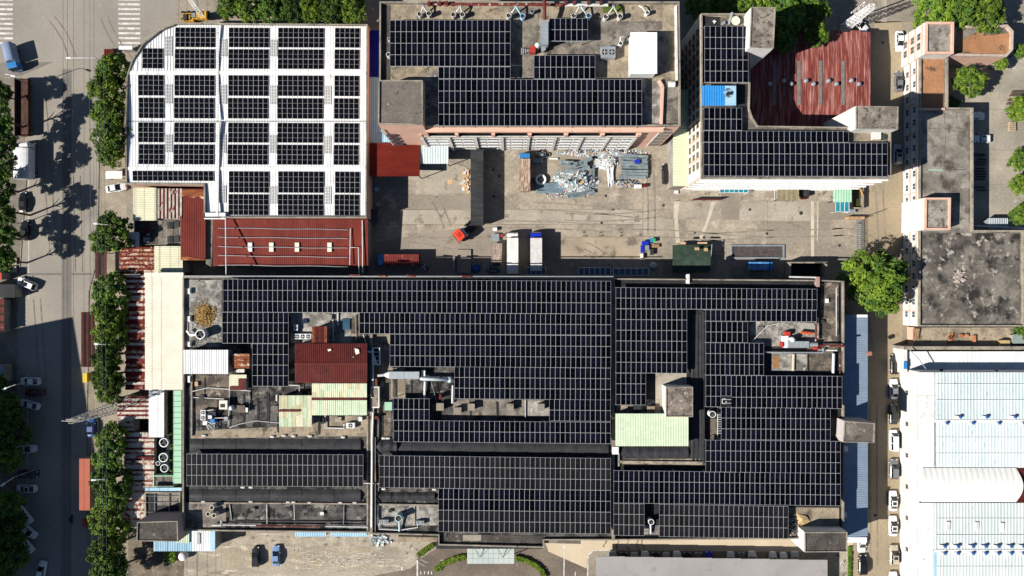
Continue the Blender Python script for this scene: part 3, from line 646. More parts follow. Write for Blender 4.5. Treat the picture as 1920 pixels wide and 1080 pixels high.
for i in range(17):
    y0 = 732+i*10.3; r = R(325.5, y0+.4, 339.5, y0+9.9, 6.2); MB().box(r[0], r[1], 6.0, r[2], r[3], 6.06).build('panel', mint, aw)
mb = MB()
for x in (325.5, 332.5, 339.5): mb.tube([P3(x, 731, 5.94), P3(x, 907, 5.94)], .06, 4)
mb.build('frame', white_metal, aw)
for y in (735, 820, 900): MB().tube([P3(332.5, y, 5.9), P(332.5, y, 5.9)+(3.0,)], .07, 6).build('post', white_metal, aw)
old = building('low_building', 'old flat concrete grid roof at the lower left factory corner', [(273, 922), (339, 922), (339, 978), (273, 978)], 6.0, grey_wall, roof_grey, (.35, .25, parapet_m))
mb = MB()
for x in (291, 317, 337): mb.tube([P3(x, 924, 6.2), P3(x, 976, 6.2)], .12, 4)
for y in (930, 942, 960, 968): mb.tube([P3(275, y, 6.25), P3(337, y, 6.25)], .07, 4)
mb.build('pipe_grid', grey_steel, old)
roof_patch(old, [(275, 924), (293, 924), (293, 976), (275, 976)], 6.0, bitumen2)
roof_patch(old, [(290, 948), (337, 948), (337, 976), (290, 976)], 6.0, bitumen2, dz=.05)
stair_tower(old, [(258, 978), (334, 976), (335, 1015), (257, 1014)], 0, 12.5, mat('mauve_wall', (.36, .29, .29), (.3, .25, .25), .3, grain=.1), roof_dark, .25)
tag(MB().box(*(lambda r: (r[0], r[1], 6.0, r[2], r[3], 6.4))(R(273, 914, 341, 920, 6.2))).build('gutter_box', light_blue), 'pale blue gutter above the old grid roof', 'gutter')
tk = building('low_building', 'low room with teal edge under the mint awning end', [(288, 891), (326, 891), (326, 913), (288, 913)], 4.5, mint, roof_grey, (.2, .2, mint))
shed('shed', 'light blue roof strip at the bottom left corner', 288, 996, 362, 1033.5, 4.0, light_blue, 'y', .4)
s_ = shed('shed', 'green roof panel between light blue roof and stair tower', 332, 994, 355, 1018, 4.3, pale_green, 'y', .4)
s_ = shed('shed', 'white and light blue roof with small grey skylight', 361, 995, 403, 1033.5, 4.2, white_metal, 'y', .5)
r = R(369, 1000, 375, 1020, 4.4); MB().box(r[0], r[1], 4.25, r[2], r[3], 4.4).build('skylight', skylight_m, s_)
r = R(394, 996, 403, 1033, 4.4); MB().box(r[0], r[1], 4.25, r[2], r[3], 4.35).build('blue_sheet', light_blue, s_)

# === main factory: three joined blocks ===
HM = 9.5; ZP = 11.5
par = (.75, .28, parapet_m)
fl = building('factory_building', 'left block of the big factory with dark stained roof and red sheds', [(345, 519), (697, 519), (697, 997), (345, 993)], HM, grey_wall, bitumen, par)
fm = building('factory_building', 'middle block of the big factory almost covered by solar panels', [(697.5, 519), (1149, 523), (1149, 1011), (1020, 1011), (1020, 1025), (822, 1020), (822, 1002), (697.5, 999)], HM, grey_wall, bitumen, par)
fr_ = building('factory_building', 'right block of the big factory with solar panels and green shed', [(1149.5, 522), (1537, 525), (1580, 527), (1580, 1008), (1149.5, 1011)], HM, grey_wall, bitumen2, par)
for pts, m in (([(348, 525), (416, 525), (416, 650), (348, 650)], mat('roof_grey_pale', (.34, .32, .285), (.15, .14, .128), .4, lo=.43, hi=.57, c=(.05, .047, .044), ct=.54, cw=.1, csc=.5, d=(.5, .47, .43), dsc=1., dt=.6, grain=.25)),
               ([(360, 703), (428, 705), (428, 760), (400, 790), (360, 770)], mat('roof_brown_dark', (.16, .13, .1), (.07, .06, .05), .4, lo=.43, hi=.57, c=(.3, .255, .2), ct=.57, csc=.5, grain=.3)), ([(544, 586), (552, 586), (676, 586), (676, 643), (544, 643)], MATS['roof_grey_pale']),
               ([(524, 780), (690, 780), (690, 818), (524, 818)], roof_beige), ([(358, 808), (524, 800), (524, 820), (358, 822)], roof_beige), ([(440, 943), (690, 943), (690, 975), (390, 975)], bitumen), ([(346, 942), (424, 942), (424, 990), (346, 990)], roof_grey),
               ([(672, 588), (676, 588), (676, 640), (660, 640), (655, 600)], MATS['roof_brown_dark'])):
    roof_patch(fl, pts, HM, m)
for pts, m in (([(700, 620), (735, 620), (735, 700), (700, 700)], roof_beige), ([(720, 690), (760, 690), (760, 752), (730, 752)], roof_beige), ([(700, 700), (733, 700), (733, 820), (700, 820)], MATS['roof_brown_dark']),
               ([(850, 748), (1030, 750), (1030, 782), (850, 778)], roof_grey), ([(985, 752), (1030, 752), (1030, 781), (985, 781)], MATS['roof_grey_pale']),
               ([(703, 946), (822, 946), (822, 985), (703, 985)], MATS['roof_grey_pale']), ([(840, 1002), (1016, 1004), (1016, 1018), (840, 1016)], roof_dark), ([(868, 1003), (902, 1003), (902, 1014), (868, 1014)], slab_pale), ([(727, 627), (731, 627), (731, 645), (700, 640), (700, 628)], roof_beige)):
    roof_patch(fm, pts, HM, m)
for pts, m in (([(1229, 700), (1287, 700), (1287, 775), (1229, 775)], slab_pale), ([(1156, 760), (1230, 760), (1230, 775), (1156, 775)], roof_beige), ([(1405, 600), (1536, 606), (1536, 652), (1405, 648)], MATS['roof_grey_pale']),
               ([(1540, 530), (1572, 530), (1572, 655), (1533, 655)], MATS['roof_brown_dark']), ([(1446, 662), (1513, 664), (1513, 696), (1446, 696)], MATS['roof_grey_pale']), ([(1513, 650), (1562, 650), (1562, 698), (1513, 698)], MATS['roof_brown_dark']),
               ([(1479, 951), (1573, 952), (1573, 1004), (1479, 1004)], roof_beige), ([(1205, 985), (1236, 985), (1236, 1002), (1205, 1002)], MATS['roof_grey_pale']), ([(1160, 860), (1322, 860), (1322, 872), (1160, 872)], roof_beige), ([(1332, 785), (1345, 785), (1345, 826), (1332, 826)], MATS['roof_brown_dark'])):
    roof_patch(fr_, pts, HM, m)
for x, y0, y1, w_ in ((455, 738, 800, 4), (482, 745, 800, 3), (500, 735, 795, 5), (470, 705, 750, 2.5), (437, 735, 760, 5), (408, 740, 800, 2), (520, 780, 812, 3), (597, 790, 815, 3), (383, 706, 740, 2)):
    roof_patch(fl, [(x+random.uniform(-1, 1), y0), (x+w_, y0+2), (x+w_+random.uniform(-1.5, 1.5), (y0+y1)/2), (x+w_, y1), (x, y1-3), (x+random.uniform(-1.5, 1), (y0+y1)/2)], HM, bitumen2, 'tar_streak')
for x, y0, y1, w_ in ((740, 700, 745, 5), (770, 712, 745, 3), (880, 752, 780, 4), (930, 752, 780, 5), (985, 752, 781, 1.2), (716, 770, 818, 3)):
    roof_patch(fm, [(x, y0), (x+w_, y0+2), (x+w_, y1), (x+1, y1-2)], HM, bitumen2, 'tar_streak')
# low walls and drains on the roofs
def wall_px(root, pts, z0, z1, t, m, name='parapet'):
    mb = MB(); q = poly_px(pts, z1)
    for a, b in zip(q[:-1], q[1:]):
        u = (Vector(b)-Vector(a)).normalized()*t/2; n = Vector((-u.y, u.x))
        mb.prism([tuple(Vector(a)+n), tuple(Vector(a)-n), tuple(Vector(b)-n), tuple(Vector(b)+n)], z0, z1)
    return mb.build(name, m, root)
wall_px(fl, [(689, 780), (689, 995)], HM, HM+.7, .35, parapet_m); wall_px(fl, [(359, 702), (359, 818)], HM, HM+.5, .3, parapet_m)
wall_px(fl, [(355, 943), (689, 945)], HM, HM+.5, .3, parapet_m); wall_px(fl, [(440, 977), (689, 978)], HM, HM+.35, .25, dark_steel)
wall_px(fm, [(703, 946), (822, 948)], HM, HM+.5, .4, parapet_m); wall_px(fm, [(703, 820), (703, 998)], HM, HM+.4, .25, parapet_m)
wall_px(fr_, [(1160, 848), (1160, 875)], HM, HM+.6, .4, parapet_m); wall_px(fr_, [(1160, 866), (1320, 868)], HM, HM+.6, .5, mat('ledge', (.4, .35, .28), (.2, .17, .14), .8, c=(.1, .09, .08), csc=1.3, grain=.2))
wall_px(fr_, [(1446, 661), (1535, 661), (1535, 657), (1570, 657)], HM, HM+.5, .3, white_pipe); wall_px(fr_, [(1515, 664), (1515, 698)], HM, HM+.3, .2, dark_steel)
wall_px(fr_, [(1291, 584), (1291, 700)], HM, HM+.6, .25, dark_steel); wall_px(fr_, [(1320, 584), (1320, 870)], HM, HM+1.2, .3, dark_steel)
wall_px(fl, [(430, 944), (434, 975)], HM, HM+.3, .2, grey_wall); wall_px(fl, [(551, 946), (552, 976)], HM, HM+.1, .12, white_pipe); wall_px(fm, [(776, 947), (776, 985)], HM, HM+.3, .5, slab_pale)
rp = MB()                                                      # red and white service pipes along the north and south edge
for n_, (x0, x1, y, zz, m, lb) in enumerate(((655, 676, 515.5, 10.6, red_pipe, 'short red pipe on the factory north edge nearest the red shed'), (710, 726, 516.5, 10.6, red_pipe, 'second short red pipe along the factory north edge'), (762, 778, 516.5, 10.6, red_pipe, 'third short red pipe along the factory north edge'), (866, 884, 517.5, 10.6, red_pipe, 'fourth short red pipe along the factory north edge'),
        (346, 1150, 517.5, 10.4, galv, 'long grey pipe along the north edge of the factory roof'), (480, 600, 986, 10.3, red_pipe, 'red and white pipe along the south edge of the left block'), (610, 690, 987, 10.3, white_pipe, 'white pipe end along the south edge by the tall white pipe'), (415, 480, 984, 10.3, white_pipe, 'white pipe left of the red one at the south edge'))):
    tag(MB().tube([P3(x0, y, zz), P3((x0+x1)/2, y+.5, zz), P3(x1, y+1, zz)], .18 if m is red_pipe else .13, 8).build('pipe', m), lb, 'pipe')
tag(MB().tube([P3(699, 655, 10.8), P3(700, 760, 10.8), P3(698, 820, 10.8), P3(697, 988, 10.8)], .24, 8).build('pipe', white_pipe), 'tall white pipe running down between left and middle block', 'pipe')
tag(MB().tube([P3(682, 906, 10.2), P3(712, 907, 10.2)], .1, 6).build('pipe', white_pipe), 'short white cross pipe over the gap between the blocks', 'pipe')
tag(MB().tube([P3(360, 734, 9.9), P3(390, 727, 9.9), P3(430, 730, 9.9), P3(470, 733, 9.9)], .09, 6).build('cable', white_pipe), 'thin pale cable across the roof above the pump set', 'cable')
tag(MB().tube([P3(430, 802, 9.7), P3(450, 795, 9.7), P3(480, 789, 9.7), P3(523, 793, 9.7)], .07, 6).build('cable', white_pipe), 'thin pale cable leading left from the patched green roof', 'cable')
for i, (x0, y0, x1, y1) in enumerate(((352, 541, 357, 551), (352, 593, 357, 603), (352, 641, 357, 650), (352, 705, 357, 717))):
    r = R(x0, y0, x1, y1, 10.2); tag(MB().box(r[0], r[1], HM+.03, r[2], r[3], 10.2).box(r[0]+.1, r[1]+.2, 10.2, r[2]-.1, r[3]-.2, 10.3).build('vent_box', white_metal),
        ('small white vent box at the left edge, topmost of four', 'small white vent box beside the straw heap', 'small white vent box just above the white roof', 'small white vent box just below the white roof')[i], 'vent', 'vent boxes along the west parapet')
# tarpaulin covered ridges
def tarp_ridge(label, x0, y0, x1, y1, drop=0, z=HM+.05, hh=.6, m=tarp_black, n=26):
    root = thing('tarp_cover', label, 'tarpaulin', P3((x0+x1)/2, (y0+y1)/2, z)); mb = MB(); rows = 7; v = []; f = []
    for i in range(n+1):
        for j in range(rows+1):
            t = j/rows; px = x0+(x1-x0)*i/n; py = y0+(y1-y0)*t+drop*i/n
            zz = z+hh*(min(t, 1-t)*2)**.8*random.uniform(.86, 1.06)-(.12 if i % 4 == 0 else 0)*(0 < t < 1)+.02
            v.append(P3(px, py+random.uniform(-.35, .35), zz))
    for i in range(n):
        for j in range(rows): f.append([i*(rows+1)+j, (i+1)*(rows+1)+j, (i+1)*(rows+1)+j+1, i*(rows+1)+j+1])
    mb.add(v, f).build('cover', m, root, smooth=True)
    rp_ = MB()
    for i in range(2, n, 5):
        px = x0+(x1-x0)*i/n; d2 = drop*i/n; rp_.tube([P3(px, y0+d2, z+.08), P3(px, (y0+y1)/2+d2, z+hh+.06), P3(px, y1+d2, z+.08)], .03, 4)
    rp_.build('rope', dark_steel, root); return root
tarp_ridge('black covered ridge above the three row solar array on the left block', 356, 823, 676, 849)
tarp_ridge('black covered ridge below the three row solar array on the left block', 355, 918, 676, 942)
tarp_ridge('long black covered ridge across the middle block', 741, 827, 1141, 853, 3)
tarp_ridge('quilted black cover at the left end of the long covered ridge', 706, 823, 744, 851, hh=1.1, n=10)
tarp_ridge('short black covered ridge at the lower left of the middle block', 704, 923, 815, 939, hh=.6)
tarp_ridge('black membrane cover below the pale green shed', 1165, 838, 1291, 859, hh=.5)
tarp_ridge('dark membrane strip running down beside the stair head', 1296, 590, 1318, 870, hh=.3, n=12)
for i, (x, y) in enumerate(((382, 817), (510, 819), (532, 817), (550, 818), (581, 818), (643, 820), (381, 941), (470, 941), (540, 942), (550, 942), (580, 943), (638, 943), (665, 943), (719, 917), (814, 918), (719, 822), (727, 822), (455, 914), (470, 914))):
    r = R(x-3.5, y-1.6, x+3.5, y+1.6, 9.9); tag(MB().box(r[0], r[1], HM+.04, r[2], r[3], 9.95).box(r[0]+.15, r[1]+.08, 9.95, r[2]-.15, r[3]-.08, 10.02).build('ballast_block', white_wall), ('white ballast block above the upper left covered ridge, %s from the left|white ballast block below the lower left covered ridge, %s from the left|white ballast block at the middle block covered ridges, %s from the left|small white block under the grey panel array, %s from the left'.split('|')[0 if y < 821 and x < 700 else 1 if y > 930 else 2 if x > 700 else 3]) % ('first', 'second', 'third', 'fourth', 'fifth', 'sixth', 'seventh')[i if i < 6 else i-6 if i < 13 else (1, 3, 0, 2)[i-13] if i < 17 else i-17], 'block', 'white ballast blocks')

array('solar array of three long rows along the factory north edge', ZP, [(418, 523.5, 1145.5, 585, 78, 3, 3.5)], HM)
array('large solar array in the centre of the factory, below the north rows', ZP, [(674, 586, 1145.5, 625.5, 50, 2, 3), (731, 626.5, 1145.5, 687, 44, 3, 3)], HM)
array('stepped solar array on the middle block around the rooftop chimneys', ZP, [(852, 687.5, 1145, 747.5, 31, 3, 2.5), (1030, 748.5, 1145, 789, 12, 2, 1.2), (737, 747, 805, 787.5, 7, 2, .5), (738, 788, 1145, 828, 43, 2, 4)], HM)
array('L shaped solar array left of the dark red rooftop shed', ZP, [(417, 585.5, 541, 643.5, 13, 3, .4), (473, 644.5, 541, 724, 7, 4, .4)], HM)
array('three row solar array between the black covered ridges on the left block', ZP, [(350, 851, 681, 911, 35, 3, 1.5)], HM, grey=True)
array('solar array at the bottom of the middle block above the glass canopy', ZP, [(711, 854, 1145, 914, 46, 3, 5.5, True), (822, 915.5, 1145, 997, 34, 4, 4, (2, 3))], HM)
array('solar array at the top left of the right block', ZP, [(1154.5, 539, 1532, 578.5, 40, 2, 3), (1154.5, 579, 1288, 699, 14, 6, 1), (1154.5, 699.5, 1211, 759, 6, 3, .3), (1323, 581, 1531, 602, 22, 1, 1.2)], HM)
array('stepped solar array along the right side of the right block', ZP, [(1323, 602.5, 1402, 642, 8, 2, .6), (1323, 642.5, 1432, 703, 12, 3, .8), (1323, 703.5, 1351.5, 762.5, 3, 3, .2), (1351.5, 704, 1371, 742.5, 2, 2, .1), (1371, 704, 1579, 765, 22, 3, 1.2), (1352, 763.5, 1557, 824, 22, 3, 1.5), (1323, 825, 1576, 885, 27, 3, 2.5)], HM)
array('solar array at the bottom of the right block around the lone fan', ZP, [(1150.5, 882, 1576, 943, 45, 3, 5.5), (1150.5, 944, 1208, 1003.5, 6, 3, .8, True), (1236, 945.5, 1478, 1006, 26, 3, 4, True)], HM)

# rooftop sheds and stair heads on the factory
shed('rooftop_shed', 'bright white corrugated roof at the west edge of the factory', 344, 656, 428, 701, HM+3, white_metal, 'y', .5, base=HM, cat='rooftop shed')
sheets_shed('rooftop_shed', 'small rusty striped roof right of the bright white roof', 435, 663.5, 467.5, 690.5, HM+2.2, lambda i: (rust_patchy, rust_orange)[i % 2], 6, 'x', base=HM, cat='rooftop shed')
s_ = shed('rooftop_shed', 'small cream and dark red roof above the vent boxes', 430.5, 702.5, 462, 732, HM+1.8, cream_green, 'x', .5, base=HM, cat='rooftop shed')
roof_patch(s_, [(431, 724), (447, 724), (447, 710), (461, 710), (461, 731.5), (431, 731.5)], HM+1.95, maroon, 'red_sheet')
s_ = shed('rooftop_shed', 'big dark red gabled roof in the middle of the left block', 553, 644, 688, 718, HM+3, maroon, 'y', .45, base=HM, gable=682, cat='rooftop shed')
for pts in ([(614, 655), (621, 654), (621, 657), (616, 659)], [(665, 653), (673, 655), (674, 662), (668, 665), (666, 660)], [(661, 670), (663, 668), (663, 670)]):
    roof_patch(s_, pts, HM+3.45, cream_metal, 'roof_hole', .1)
sheets_shed('rooftop_shed', 'narrow rusty roof leading north from the dark red gabled roof', 585, 612, 613, 645, HM+2.6, lambda i: (rust_orange, maroon, maroon, maroon, maroon, rust_orange)[i], 6, 'y', base=HM, cat='rooftop shed')
def patch_shed(label, x0, y0, x1, y1, h, nx, ny, mats_):
    cx, cy = P((x0+x1)/2, (y0+y1)/2, h); root = thing('rooftop_shed', label, 'rooftop shed', (cx, cy, HM))
    for i in range(nx):
        off = random.uniform(-.25, .25)
        for j in range(ny):
            ya = y0+(y1-y0)*max(0, (j+(off if j else 0))/ny); yb = y0+(y1-y0)*min(1, (j+1+(off if j < ny-1 else 0))/ny)
            dz = .025*((i+j) % 2); corr_roof(root, x0+(x1-x0)*i/nx, ya, x0+(x1-x0)*(i+1)/nx, yb, h+dz, h+dz, 'y', random.choice(mats_), .35, .035, thick=.03)
    r = R(x0, y0, x1, y1, h); MB().box(r[0]+.2, r[1]+.2, HM, r[2]-.2, r[3]-.2, h-.05, bottom=False).build('wall', grey_wall, root); return root
patch_m = [cream_green, cream_green, pale_green, mat('sage_metal', (.44, .52, .34), (.5, .55, .38), .5, grain=.06), mat('straw_metal', (.58, .55, .36), (.5, .48, .3), .5, grain=.06)]
s_ = patch_shed('patched yellow and green roof directly below the dark red gabled roof', 585, 719, 688, 747, HM+2.6, 14, 2, patch_m)
r = R(584, 746, 687, 750, HM+2.75); MB().box(r[0], r[1], HM+2.55, r[2], r[3], HM+2.8).build('ridge_cap', maroon, s_)
s_ = patch_shed('pale green roof below the patched roof and its dark red strip', 585, 750.5, 688, 778.5, HM+2.4, 14, 1, [pale_green, pale_green, pale_green, cream_green])
s_ = patch_shed('patched yellow green roof stepping left below the red strip', 523.5, 741.5, 584.5, 800, HM+2.4, 8, 3, patch_m)
r = R(523, 768, 562, 772, HM+2.6); MB().box(r[0], r[1], HM+2.45, r[2], r[3], HM+2.65).build('ridge_cap', maroon, s_)
shed('rooftop_shed', 'pale mint green roof in the right block beside the concrete stair head', 1154, 775.5, 1291, 836.5, HM+2.6, pale_green, 'y', .55, base=HM, cat='rooftop shed', amp=.025)
stair_tower(fr_, [(1248, 725), (1299, 725), (1299, 781.5), (1248, 781.5)], HM, HM+3.4, white_wall, mat('stair_roof', (.23, .19, .158), (.11, .093, .08), .6, lo=.44, hi=.56, c=(.36, .31, .265), ct=.55, csc=1.2, d=(.08, .07, .06), dsc=.8, dt=.6, grain=.25), .2)
stair_tower(fr_, [(1583, 789), (1640, 793), (1639, 830), (1580, 829)], 6.0, HM+3.5, mat('pale_mauve_wall', (.5, .45, .44), (.43, .385, .375), .3, grain=.1), roof_grey, .2)
stair_tower(fr_, [(1508, 997), (1588, 997), (1588, 1034), (1508, 1035)], 0, HM+3.5, white_wall, roof_dark, .25)
win_row(fl, (345+26, 505+8), (1140, 515), [], 1, 1, 1)

# === office block, top centre ===
HO = 20.0; ZO = HO+2
ob = building('office_block', 'tall office block with beige flat roof and solar panels, top centre', [(713, 6), (1272, 6), (1274, 150), (1274, 238), (712, 238)], HO, pink_wall, roof_beige, (.9, .3, parapet_m))
for pts, m in (([(716, 10), (732, 10), (732, 240), (716, 236)], roof_dark), ([(820, 126), (822, 126), (822, 236), (795, 236), (795, 150)], MATS['roof_grey_pale']), ([(735, 12), (956, 12), (956, 36), (735, 36)], roof_beige), ([(958, 14), (1010, 14), (1005, 147), (975, 147)], roof_grey),
               ([(1130, 10), (1166, 10), (1168, 22), (1130, 24)], moss_m), ([(1204, 152), (1245, 152), (1242, 236), (1204, 236)], MATS['roof_grey_pale']), ([(1247, 152), (1272, 152), (1272, 236), (1245, 236)], roof_grey), ([(1020, 40), (1240, 40), (1240, 55), (1100, 110), (1020, 100)], roof_grey)):
    roof_patch(ob, pts, HO, m)
wall_px(ob, [(1240, 236), (1243, 162), (1236, 150)], HO, HO+.8, .5, pink_wall); wall_px(ob, [(1268, 10), (1270, 150)], HO, HO+1.0, .3, white_pipe, 'guard_rail')
stair_tower(ob, [(710, 151), (793, 151), (793, 235), (709, 233)], 0, HO+4, pink_wall, mat('stair_roof2', (.17, .15, .13), (.125, .11, .095), .35, c=(.3, .27, .23), ct=.64, cw=.06, csc=.7, d=(.06, .055, .05), dsc=.9, dt=.63, grain=.2), .3, t=.25)
# lower gallery along the south face
gx0, gx1 = 790, 1196
g = MB(); a = P(gx0, 0, 13.6); b = P(gx1, 0, 13.6); yw = P(0, 238, HO)[1]; yf = P(0, 256.8, 13.6)[1]
g.box(a[0], yf, 0, b[0], yw-.02, 10.6, bottom=False).box(a[0], yf, 10.602, b[0], yf+.25, 13.6)
for i in range(7):
    x = a[0]+(b[0]-a[0])*i/6; g.box(x-.3, yf+.26, 10.602, x+.3, yw-.03, 13.4)
gal = g.build('gallery', mat('gallery_render', (.56, .54, .5), (.46, .44, .41), .4, c=(.3, .28, .25), ct=.62, csc=.8, grain=.1), ob)
roof_patch(ob, [(gx0+3, 249), (gx1-3, 249), (gx1-3, 255), (gx0+3, 255)], 10.6, bitumen2)  # dark floor colour stands in for shade inside the gallery
mb = MB()
x0_, y0_ = P(797, 0, HO)[0], yw
mb.box(P(797, 0, HO)[0], yw-.9, HO-1.4, P(1245, 0, HO)[0], yw-.02, HO-.5); mb.build('ledge', pink_wall, ob)
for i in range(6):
    xa = a[0]+(b[0]-a[0])*(i+.08)/6; xb = a[0]+(b[0]-a[0])*(i+.92)/6; MB().box(xa, yw-.06, 11.4, xb, yw-.003, 15.7).build('corridor_shade_panel', black_m, ob)  # black boxes on the wall face, standing in for the recess's shade
for i in range(7):
    x = a[0]+(b[0]-a[0])*i/6; MB().box(x-.35, yw-.7, 13.42, x+.35, yw-.065, 15.9).build('corridor_pillar', pink_wall, ob)
def gal_px(x): return 960+x/S
win_row(ob, (960+a[0]/S, 540-(yf)/S), (960+b[0]/S, 540-(yf)/S), [1.4, 4.4, 7.4, 10.2], 17, 2.2, 1.5, frame=white_metal, pane=glass_win, m0=.01, out=1)
mb = MB()
for z in (3.6, 6.6, 9.6, 12.4): mb.box(a[0], yf-.18, z-.12, b[0], yf-.002, z+.12)
mb.build('wall_band', MATS['gallery_render'], ob)
for i in range(9):
    x = a[0]+(b[0]-a[0])*(i+.02)/8.1; MB().box(x-.3, yf-.3, 0, x+.3, yf-.183, 13.5).build('wall_pilaster', white_wall, ob)
win_row(ob, (960+P(712, 0, HO)[0]/S, 540-P(0, 235, HO+4)[1]/S), (960+P(792, 0, HO)[0]/S, 540-P(0, 235, HO+4)[1]/S), [], 3, 1.5, 1.5)
# slanted glazing strips either side of the gallery
for xa, xb in ((716, 736), (1247, 1270)):
    p0, p1 = P(xa, 0, HO)[0], P(xb, 0, HO)[0]; yy = (P(0, 235, HO+4)[1] if xa < 800 else yw)-.02
    for k in range(5): MB().box(p0, yy-.06, 1.5+k*3.0, p1, yy, 3.7+k*3.0).build('window', glass_win, ob)
    MB().box(p0-.25, yy-.1, 1, p0-.005, yy, HO).build('wall_band', white_metal, ob)
array('solar array covering most of the beige office block roof', ZO, [(731, 38, 957, 124.3, 22, 4), (822, 125.5, 957, 147.5, 13, 1), (822, 149, 1203.5, 236, 37, 4)], HO)
array('small fourteen panel array beside the grey duct tower', ZO+.4, [(1030, 34.5, 1102, 77, 7, 2)], HO)
array('small twenty two panel array left of the twin fan cooling unit', ZO+.2, [(1001, 104, 1116, 148, 11, 2)], HO)
s_ = shed('rooftop_shed', 'bright white box shelter on the office block roof', 1182, 60.5, 1232, 138, HO+3.4, mat('bright_white', (.85, .85, .85), grain=.01), 'y', 3, base=HO, wallm=white_metal, cat='rooftop shed', amp=.01)

# === sheds round the courtyard ===
shed('shed', 'dark red roof with bright streaks beside the office block', 693, 268, 787, 330.5, 4.6, mat('red_streak_metal', (.15, .018, .01), (.11, .013, .008), .4, c=(.35, .12, .06), ct=.66, csc=.8, grain=.12, rough=.5, st=(.4, 1.6, 1)), 'x', .5, slope=.6, open_=True)
shed('awning', 'pale cyan awning roof below the office block gallery', 787, 269, 841, 307, 4.0, cyan_metal, 'y', .6, slope=.4, open_=True, cat='awning')
shed('shed', 'deep blue roof in the alley by the white warehouse', 692, 57, 712, 144, 4.5, navy_metal, 'y', .5, open_=True)
shed('shed', 'faded blue roof below the deep blue one in the alley', 691, 144, 735, 268, 4.3, light_blue, 'y', .5, open_=True)
shed('shed', 'long pale green roof strip in the gap beside the office block', 1262, 168, 1291, 349, 6.9, mat('lime_metal', (.62, .68, .46), (.56, .62, .42), .3, grain=.06, rough=.6), 'x', .6, slope=.2)

# === L-shaped dormitory, right of centre ===
HD = 17.0; ZD = 18.4
db = building('dormitory_block', 'L shaped block with pink and white window walls and solar roof', [(1313, 27), (1408, 27), (1405, 170), (1404, 205), (1410, 222), (1420, 237), (1668, 240), (1668, 336), (1313, 336)], HD, white_wall, roof_grey, (.6, .3, parapet_m))
for pts, m in (([(1316, 30), (1350, 30), (1350, 50), (1316, 50)], bitumen2), ([(1380, 160), (1402, 158), (1402, 200), (1380, 200)], bitumen2), ([(1318, 30), (1402, 30), (1402, 48), (1354, 48), (1352, 32)], roof_beige), ([(1606, 243), (1660, 243), (1660, 266), (1606, 266)], roof_beige)):
    roof_patch(db, pts, HD, m)
stair_tower(db, [(1408, 14), (1454, 14), (1450, 91), (1405, 89)], 0, HD+4, white_wall, mat('stair_roof3', (.27, .235, .195), (.16, .138, .115), .4, lo=.44, hi=.56, c=(.06, .052, .045), ct=.52, cw=.1, csc=1.0, grain=.2), .2)
stair_tower(db, [(1604, 199), (1684, 200), (1683, 243), (1604, 242)], 0, HD+3.5, white_wall, MATS['stair_roof3'], .2)
def gp(x, y, h): p = P(x, y, h); return (960+p[0]/S, 540-p[1]/S)
A_, B_ = gp(1313, 336, HD), gp(1313, 27, HD)
win_row(db, A_, B_, [1.4, 4.7, 8.0, 11.3, 14.4], 14, 1.5, 1.6, frame=parapet_m, out=-1, pane=glass_dark)
win_row(db, gp(1313, 336, HD), gp(1668, 336, HD), [1.4, 4.7, 8.0, 11.3, 14.4], 22, 1.5, 1.6, frame=white_metal, out=1)
mb = MB(); p0, p1 = P(1313, 336, HD), P(1668, 336, HD)
for z in (4.0, 7.3, 10.6, 13.9, 16.4): mb.box(p0[0], p0[1]-.3, z-.1, p1[0], p0[1]-.003, z+.05)
mb.build('wall_band', white_metal, db)
p0, p1 = P(1313, 336, HD), P(1313, 27, HD)
for i in range(8):
    y = p0[1]+(p1[1]-p0[1])*(i+.06)/8; MB().box(p0[0]-.12, y-.18, 0, p0[0]-.003, y+.18, HD-.3).build('wall_pilaster', pink_wall, db)
array('solar array on the north wing of the L shaped block', ZD, [(1321, 49, 1403, 154.3, 8, 5, .4)], HD)
array('solar array covering the south wing of the L shaped block', ZD, [(1319.5, 202, 1391, 244.3, 7, 2, .3), (1319, 245.3, 1591, 266.3, 27, 1, .8), (1319, 267, 1664, 330, 34, 3, 1)], HD)
s_ = shed('rooftop_shed', 'sky blue roof between the two arrays of the L shaped block', 1316.5, 160.5, 1380.5, 198, HD+2, sky_metal, 'y', .5, base=HD, cat='rooftop shed')
r = R(1359.5, 161, 1380, 197.5, HD+2.1); MB().box(r[0], r[1], HD+2.08, r[2], r[3], HD+2.14).build('pale_sheet', light_blue, s_)
# rust red shed in the crook of the L
HR = 6.3; rr = thing('rust_red_shed', 'large rusted red shed with grey skylight strips and turbine vents', 'shed', P3(1520, 140, 0))
for y0, y1, h0, h1 in ((57, 114, HR-.5, HR+.3), (114, 198, HR+.3, HR+.2), (198, 237, HR+.2, HR-.4)):
    for i in range(12):
        x0 = 1410+i*18.5; x1 = x0+18.5; yb = y1
        corr_roof(rr, x0, y0+(3 if i % 2 else 0)*(y0 == 57), x1, yb, h0, h1 if yb == y1 else HR-.1, 'y', rust_red, .38, .05, thick=.05)
r = R(1412, 60, 1630, 210, HR); MB().box(r[0]+.4, r[1]+.4, 0, r[2]-.4, r[3]-.4, HR-.6, bottom=False).build('wall', grey_wall, rr)
for x in (1452, 1498, 1538.5, 1580.5):
    MB().quad(P3(x-3.4, 197, HR+.33), P3(x+3.4, 197, HR+.33), P3(x+3.4, 114, HR+.42), P3(x-3.4, 114, HR+.42)).build('skylight', mat('dull_skylight', (.15, .14, .125), (.2, .185, .165), .6, grain=.2), rr)

